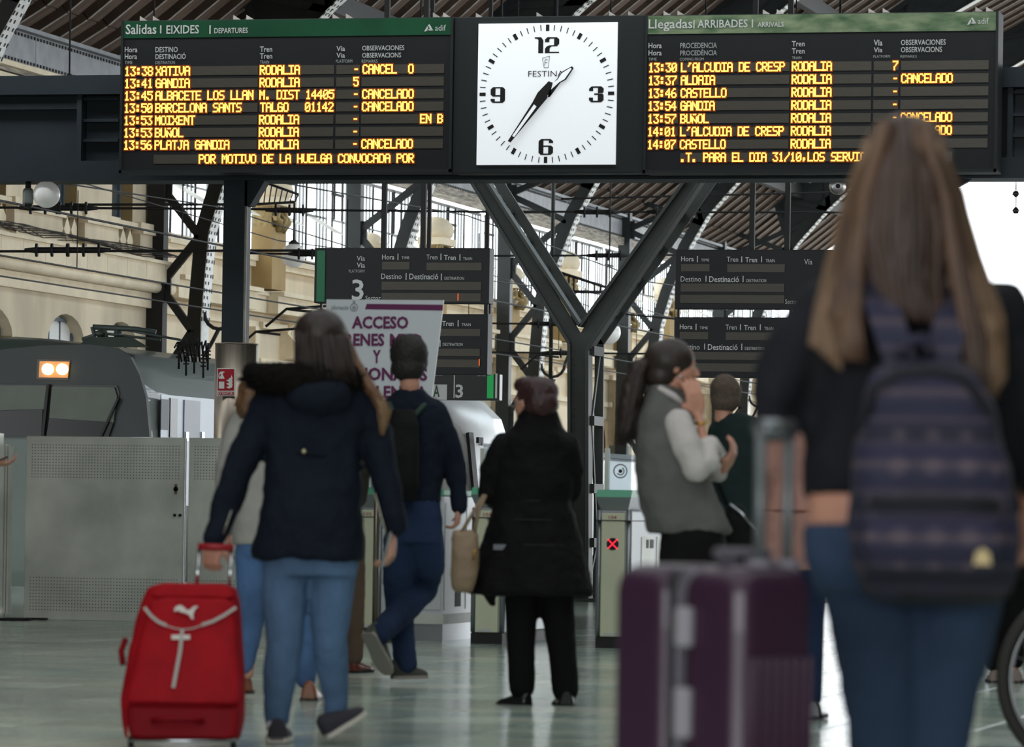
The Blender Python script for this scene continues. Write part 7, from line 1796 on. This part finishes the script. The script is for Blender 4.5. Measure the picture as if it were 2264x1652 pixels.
onbag(MB().tube([f.p(1985, 800, -.25), f.p(2000, 755, -.27), f.p(2040, 748, -.27), f.p(2060, 795, -.25)], .012, 8).build('grab_loop', PAT, None), bk, off)
c = f.p(2172, 1232, -.455); onbag(MB().prism([(c.x - .016, c.z - .014), (c.x + .016, c.z - .014), (c.x + .012, c.z + .008), (c.x, c.z + .016), (c.x - .012, c.z + .008)], 'y', c.y - .004, c.y + .03).build('gold_badge', mat('gold_badge', 'a8966a', .4, .3), None), bk, off)

# ================================================================== purple hard suitcase
D = 7.9; ang = math.radians(60)
so = PZ(1600, D); sc = empty('suitcase', so, 'large purple hard-shell suitcase with raised silver handle in the foreground', 'suitcase', rz=YAW)
f3 = FF(D, so, sc)
ztop = f3.p(1600, 1252, 0).z; zb0 = .05
e0 = f3.p(1640, 1300, 0)                    # the near corner between narrow side and broad face
nL = f3.p(1352, 1300, 0).x - e0.x           # negative: narrow side runs left
nR = f3.p(1822, 1300, 0).x - e0.x
W_, T_ = .50, .34
ca = math.acos(min(1, -nL / T_)) ; cb = math.asin(min(1, nR / W_))
# local axes of the case: t along thickness (towards left and away), w along width (towards right and away)
ta = Vector((-math.cos(ca), math.sin(ca), 0)); wa = Vector((math.sin(ca), math.cos(ca), 0))
W_ = nR / math.sin(ca) if math.sin(ca) > .25 else .5
def shell(name, m, t0, t1, w0, w1, z0, z1, rad=.05):
    g = MB(); n = 8; rings = []
    # rounded box by stacked rounded rectangles
    def rect_(i, z):
        a0, a1, b0, b1 = t0 + i, t1 - i, w0 + i, w1 - i; r_ = rad * .8; pts = []
        for (cx_, cy_, s0) in ((a1 - r_, b1 - r_, 0), (a0 + r_, b1 - r_, PI / 2), (a0 + r_, b0 + r_, PI), (a1 - r_, b0 + r_, 3 * PI / 2)):
            for k in range(6):
                a = s0 + PI / 2 * k / 5; pts.append((cx_ + r_ * math.cos(a), cy_ + r_ * math.sin(a)))
        return [e0 + ta * p_[0] + wa * p_[1] + Vector((0, 0, z - e0.z)) for p_ in pts]
    for k in range(6): a = PI / 2 * k / 5; rings.append(rect_(rad * (1 - math.sin(a)) * .7, z0 + rad * (1 - math.cos(a))))
    nz = 10
    for k in range(1, nz): rings.append(rect_(0, z0 + rad + (z1 - z0 - 2 * rad) * k / nz))
    for k in range(6): a = PI / 2 * k / 5; rings.append(rect_(rad * (1 - math.cos(a)) * .7, z1 - rad + rad * math.sin(a)))
    g.loft(rings); return g.build(name, m, sc)
PU = mat('purple_polycarbonate', '361a32', .38, var=.12, scale=2, coat=.2); GP = mat('grey_trim', '77737c', .4, .3)
shell('front_shell', PU, T_ * .53, T_, 0, W_, zb0, ztop); shell('rear_shell', PU, 0, T_ * .47, 0, W_, zb0, ztop)
shell('zip_band', GP, T_ * .462, T_ * .538, .008, W_ - .008, zb0 + .008, ztop - .006, .045)
def cp(t_, w_, z): v = e0 + ta * t_ + wa * w_; v.z = z; return v
def cbar(name, m, pts, r_): return MB().tube([cp(*p_) for p_ in pts], r_, 10).build(name, m, sc)
zq = lambda py: f3.p(1525, py, 0).z
for z0_, z1_ in ((zq(1435), zq(1345)), (zq(1640), zq(1525))):
    g = MB(); tt = T_ * .40
    g.hexa([cp(tt - .018, -.016, z0_), cp(tt + .018, -.016, z0_), cp(tt + .018, .004, z0_), cp(tt - .018, .004, z0_), cp(tt - .018, -.016, z1_), cp(tt + .018, -.016, z1_), cp(tt + .018, .004, z1_), cp(tt - .018, .004, z1_)])
    g.build('side_handle', mat('pale_grey_plastic', '98949a', .4), sc, bevel=.006)
for k in range(7):
    w_ = W_ * (.14 + .72 * k / 6); cbar('shell_rib', PU, [(-.003, w_, zb0 + .08), (-.003, w_, ztop - .16)], .009)
# telescopic handle: two tubes and a grip
zt2 = f3.p(1740, 948, .1).z
for w_ in (W_ * .48, W_ * .84): cbar('handle_tube', mat('dull_handle_tube', '6a6e70', .4, .4), [(.05, w_, ztop - .02), (.05, w_, zt2)], .011)
cbar('grip', mat('dull_chrome', '8a8e92', .25, .8), [(.05, W_ * .44, zt2), (.05, W_ * .88, zt2)], .018)
for w_ in (W_ * .48, W_ * .84): cbar('handle_socket', GP, [(.05, w_, ztop - .03), (.05, w_, ztop + .012)], .026)
cbar('top_handle', GP, [(T_ * .25, .12, ztop - .003), (T_ * .28, .16, ztop + .02), (T_ * .28, W_ - .16, ztop + .02), (T_ * .25, W_ - .12, ztop - .003)], .012)
for t_ in (.04, T_ - .04):
    for w_ in (.05, W_ - .05):
        c = cp(t_, w_, .028); MB().tube([c - wa * .012, c + wa * .012], .028, 16).build('wheel', RUBBER, sc)
        c.z = .045; MB().box(c.x - .02, c.x + .02, c.y - .02, c.y + .02, .04, .075).build('wheel_housing', GP, sc)

# ================================================================== bicycle at the right edge
D = 16.0; R_ = .34
hub = P(2423 - 0, 1488, D); hub = EYE + FW * D + RT * (img(2424, 1490).dot(RT) * D) + UP * (R_ + .012 - EYE.z)
bi = empty('bicycle', Vector((hub.x, hub.y, 0)), 'dark bicycle whose front wheel rim enters at the right edge', 'bicycle', rz=YAW)
c0 = Vector((0, 0, R_ + .012))
TYR = mat('dark_tyre', '25221f', .7); RIM = mat('alloy_rim', '8e9092', .3, .9); FRM = mat('dark_frame_paint', '23282c', .35)
def ringpts(c, r_, n=48): return [c + Vector((r_ * math.cos(2 * PI * k / n), 0, r_ * math.sin(2 * PI * k / n))) for k in range(n + 1)]
for nm, cx_ in (('front_wheel', 0.0), ('rear_wheel', 1.05)):
    c = c0 + Vector((cx_, 0, 0)); wh = MB().tube(ringpts(c, R_ - .010), .025, 10).build(nm, TYR, bi)
    MB().tube(ringpts(c, R_ - .035), .009, 8).build('rim', RIM, wh)
    sp = MB()
    for k in range(24): a = 2 * PI * k / 24; sp.tube([c + Vector((.015 * math.cos(a + .8), .02 * (-1) ** k, .015 * math.sin(a + .8))), c + Vector(((R_ - .04) * math.cos(a), 0, (R_ - .04) * math.sin(a)))], .0012, 4)
    sp.build('spokes', RIM, wh, kind='stuff'); MB().tube([c - Vector((0, .05, 0)), c + Vector((0, .05, 0))], .018, 12).build('hub', RIM, wh)
H = lambda x_, z, y_=0: Vector((x_, y_, z))
for s_ in (-.05, .05): MB().tube([H(0, c0.z, s_), H(.10, .68, s_), H(.14, .74, s_ * .5)], [.009, .012, .014], 8).build('fork_blade', FRM, bi)
MB().tube([H(.14, .72), H(.20, .90)], .019, 12).build('head_tube', FRM, bi)
MB().tube([H(.19, .88), H(.72, .86)], .014, 10).build('top_tube', FRM, bi); MB().tube([H(.16, .76), H(.62, .29)], .017, 10).build('down_tube', FRM, bi); MB().tube([H(.62, .29), H(.74, .92)], .015, 10).build('seat_tube', FRM, bi)
for s_ in (-.06, .06): MB().tube([H(.62, .29, s_ * .4), H(1.05, c0.z, s_)], .009, 8).build('chain_stay', FRM, bi); MB().tube([H(.73, .85, s_ * .3), H(1.05, c0.z, s_)], .008, 8).build('seat_stay', FRM, bi)
MB().tube([H(.20, .90), H(.23, 1.0), H(.16, 1.03)], .013, 8).build('stem', BLACKST, bi); MB().tube([H(.22, 1.03, -.3), H(.16, 1.04, -.1), H(.16, 1.04, .1), H(.22, 1.03, .3)], .012, 8).build('handlebar', BLACKST, bi)
b_ = MB(); b_.loft([[H(.60 + u_, .97 + .02 * (k % 2) * 0 + h_, w_ * s2) for s2, h_ in ((-1, 0), (-1, .03), (1, .03), (1, 0))] for k, (u_, w_) in enumerate(((.0, .02), (.12, .035), (.20, .08), (.26, .08)))]); b_.build('saddle', BLACKST, bi)
MB().tube([H(.74, .92), H(.75, .98)], .012, 8).build('seat_post', RIM, bi)
MB().tube([H(.62, .29, -.05), H(.62, .29, .05)], .06, 20).build('chainring', RIM, bi); MB().tube([H(.62, .29, .06), H(.62, .13, .06)], .009, 6).build('crank', RIM, bi); MB().tube([H(.62, .29, -.06), H(.62, .45, -.06)], .009, 6).build('crank', RIM, bi)
MB().box(.58, .66, .07, .15, .12, .14).build('pedal', BLACKST, bi); MB().box(.58, .66, -.15, -.07, .44, .46).build('pedal', BLACKST, bi)
MB().tube([H(.62, .29, .03), H(.70, .01, .16)], .008, 6).build('kickstand', BLACKST, bi)
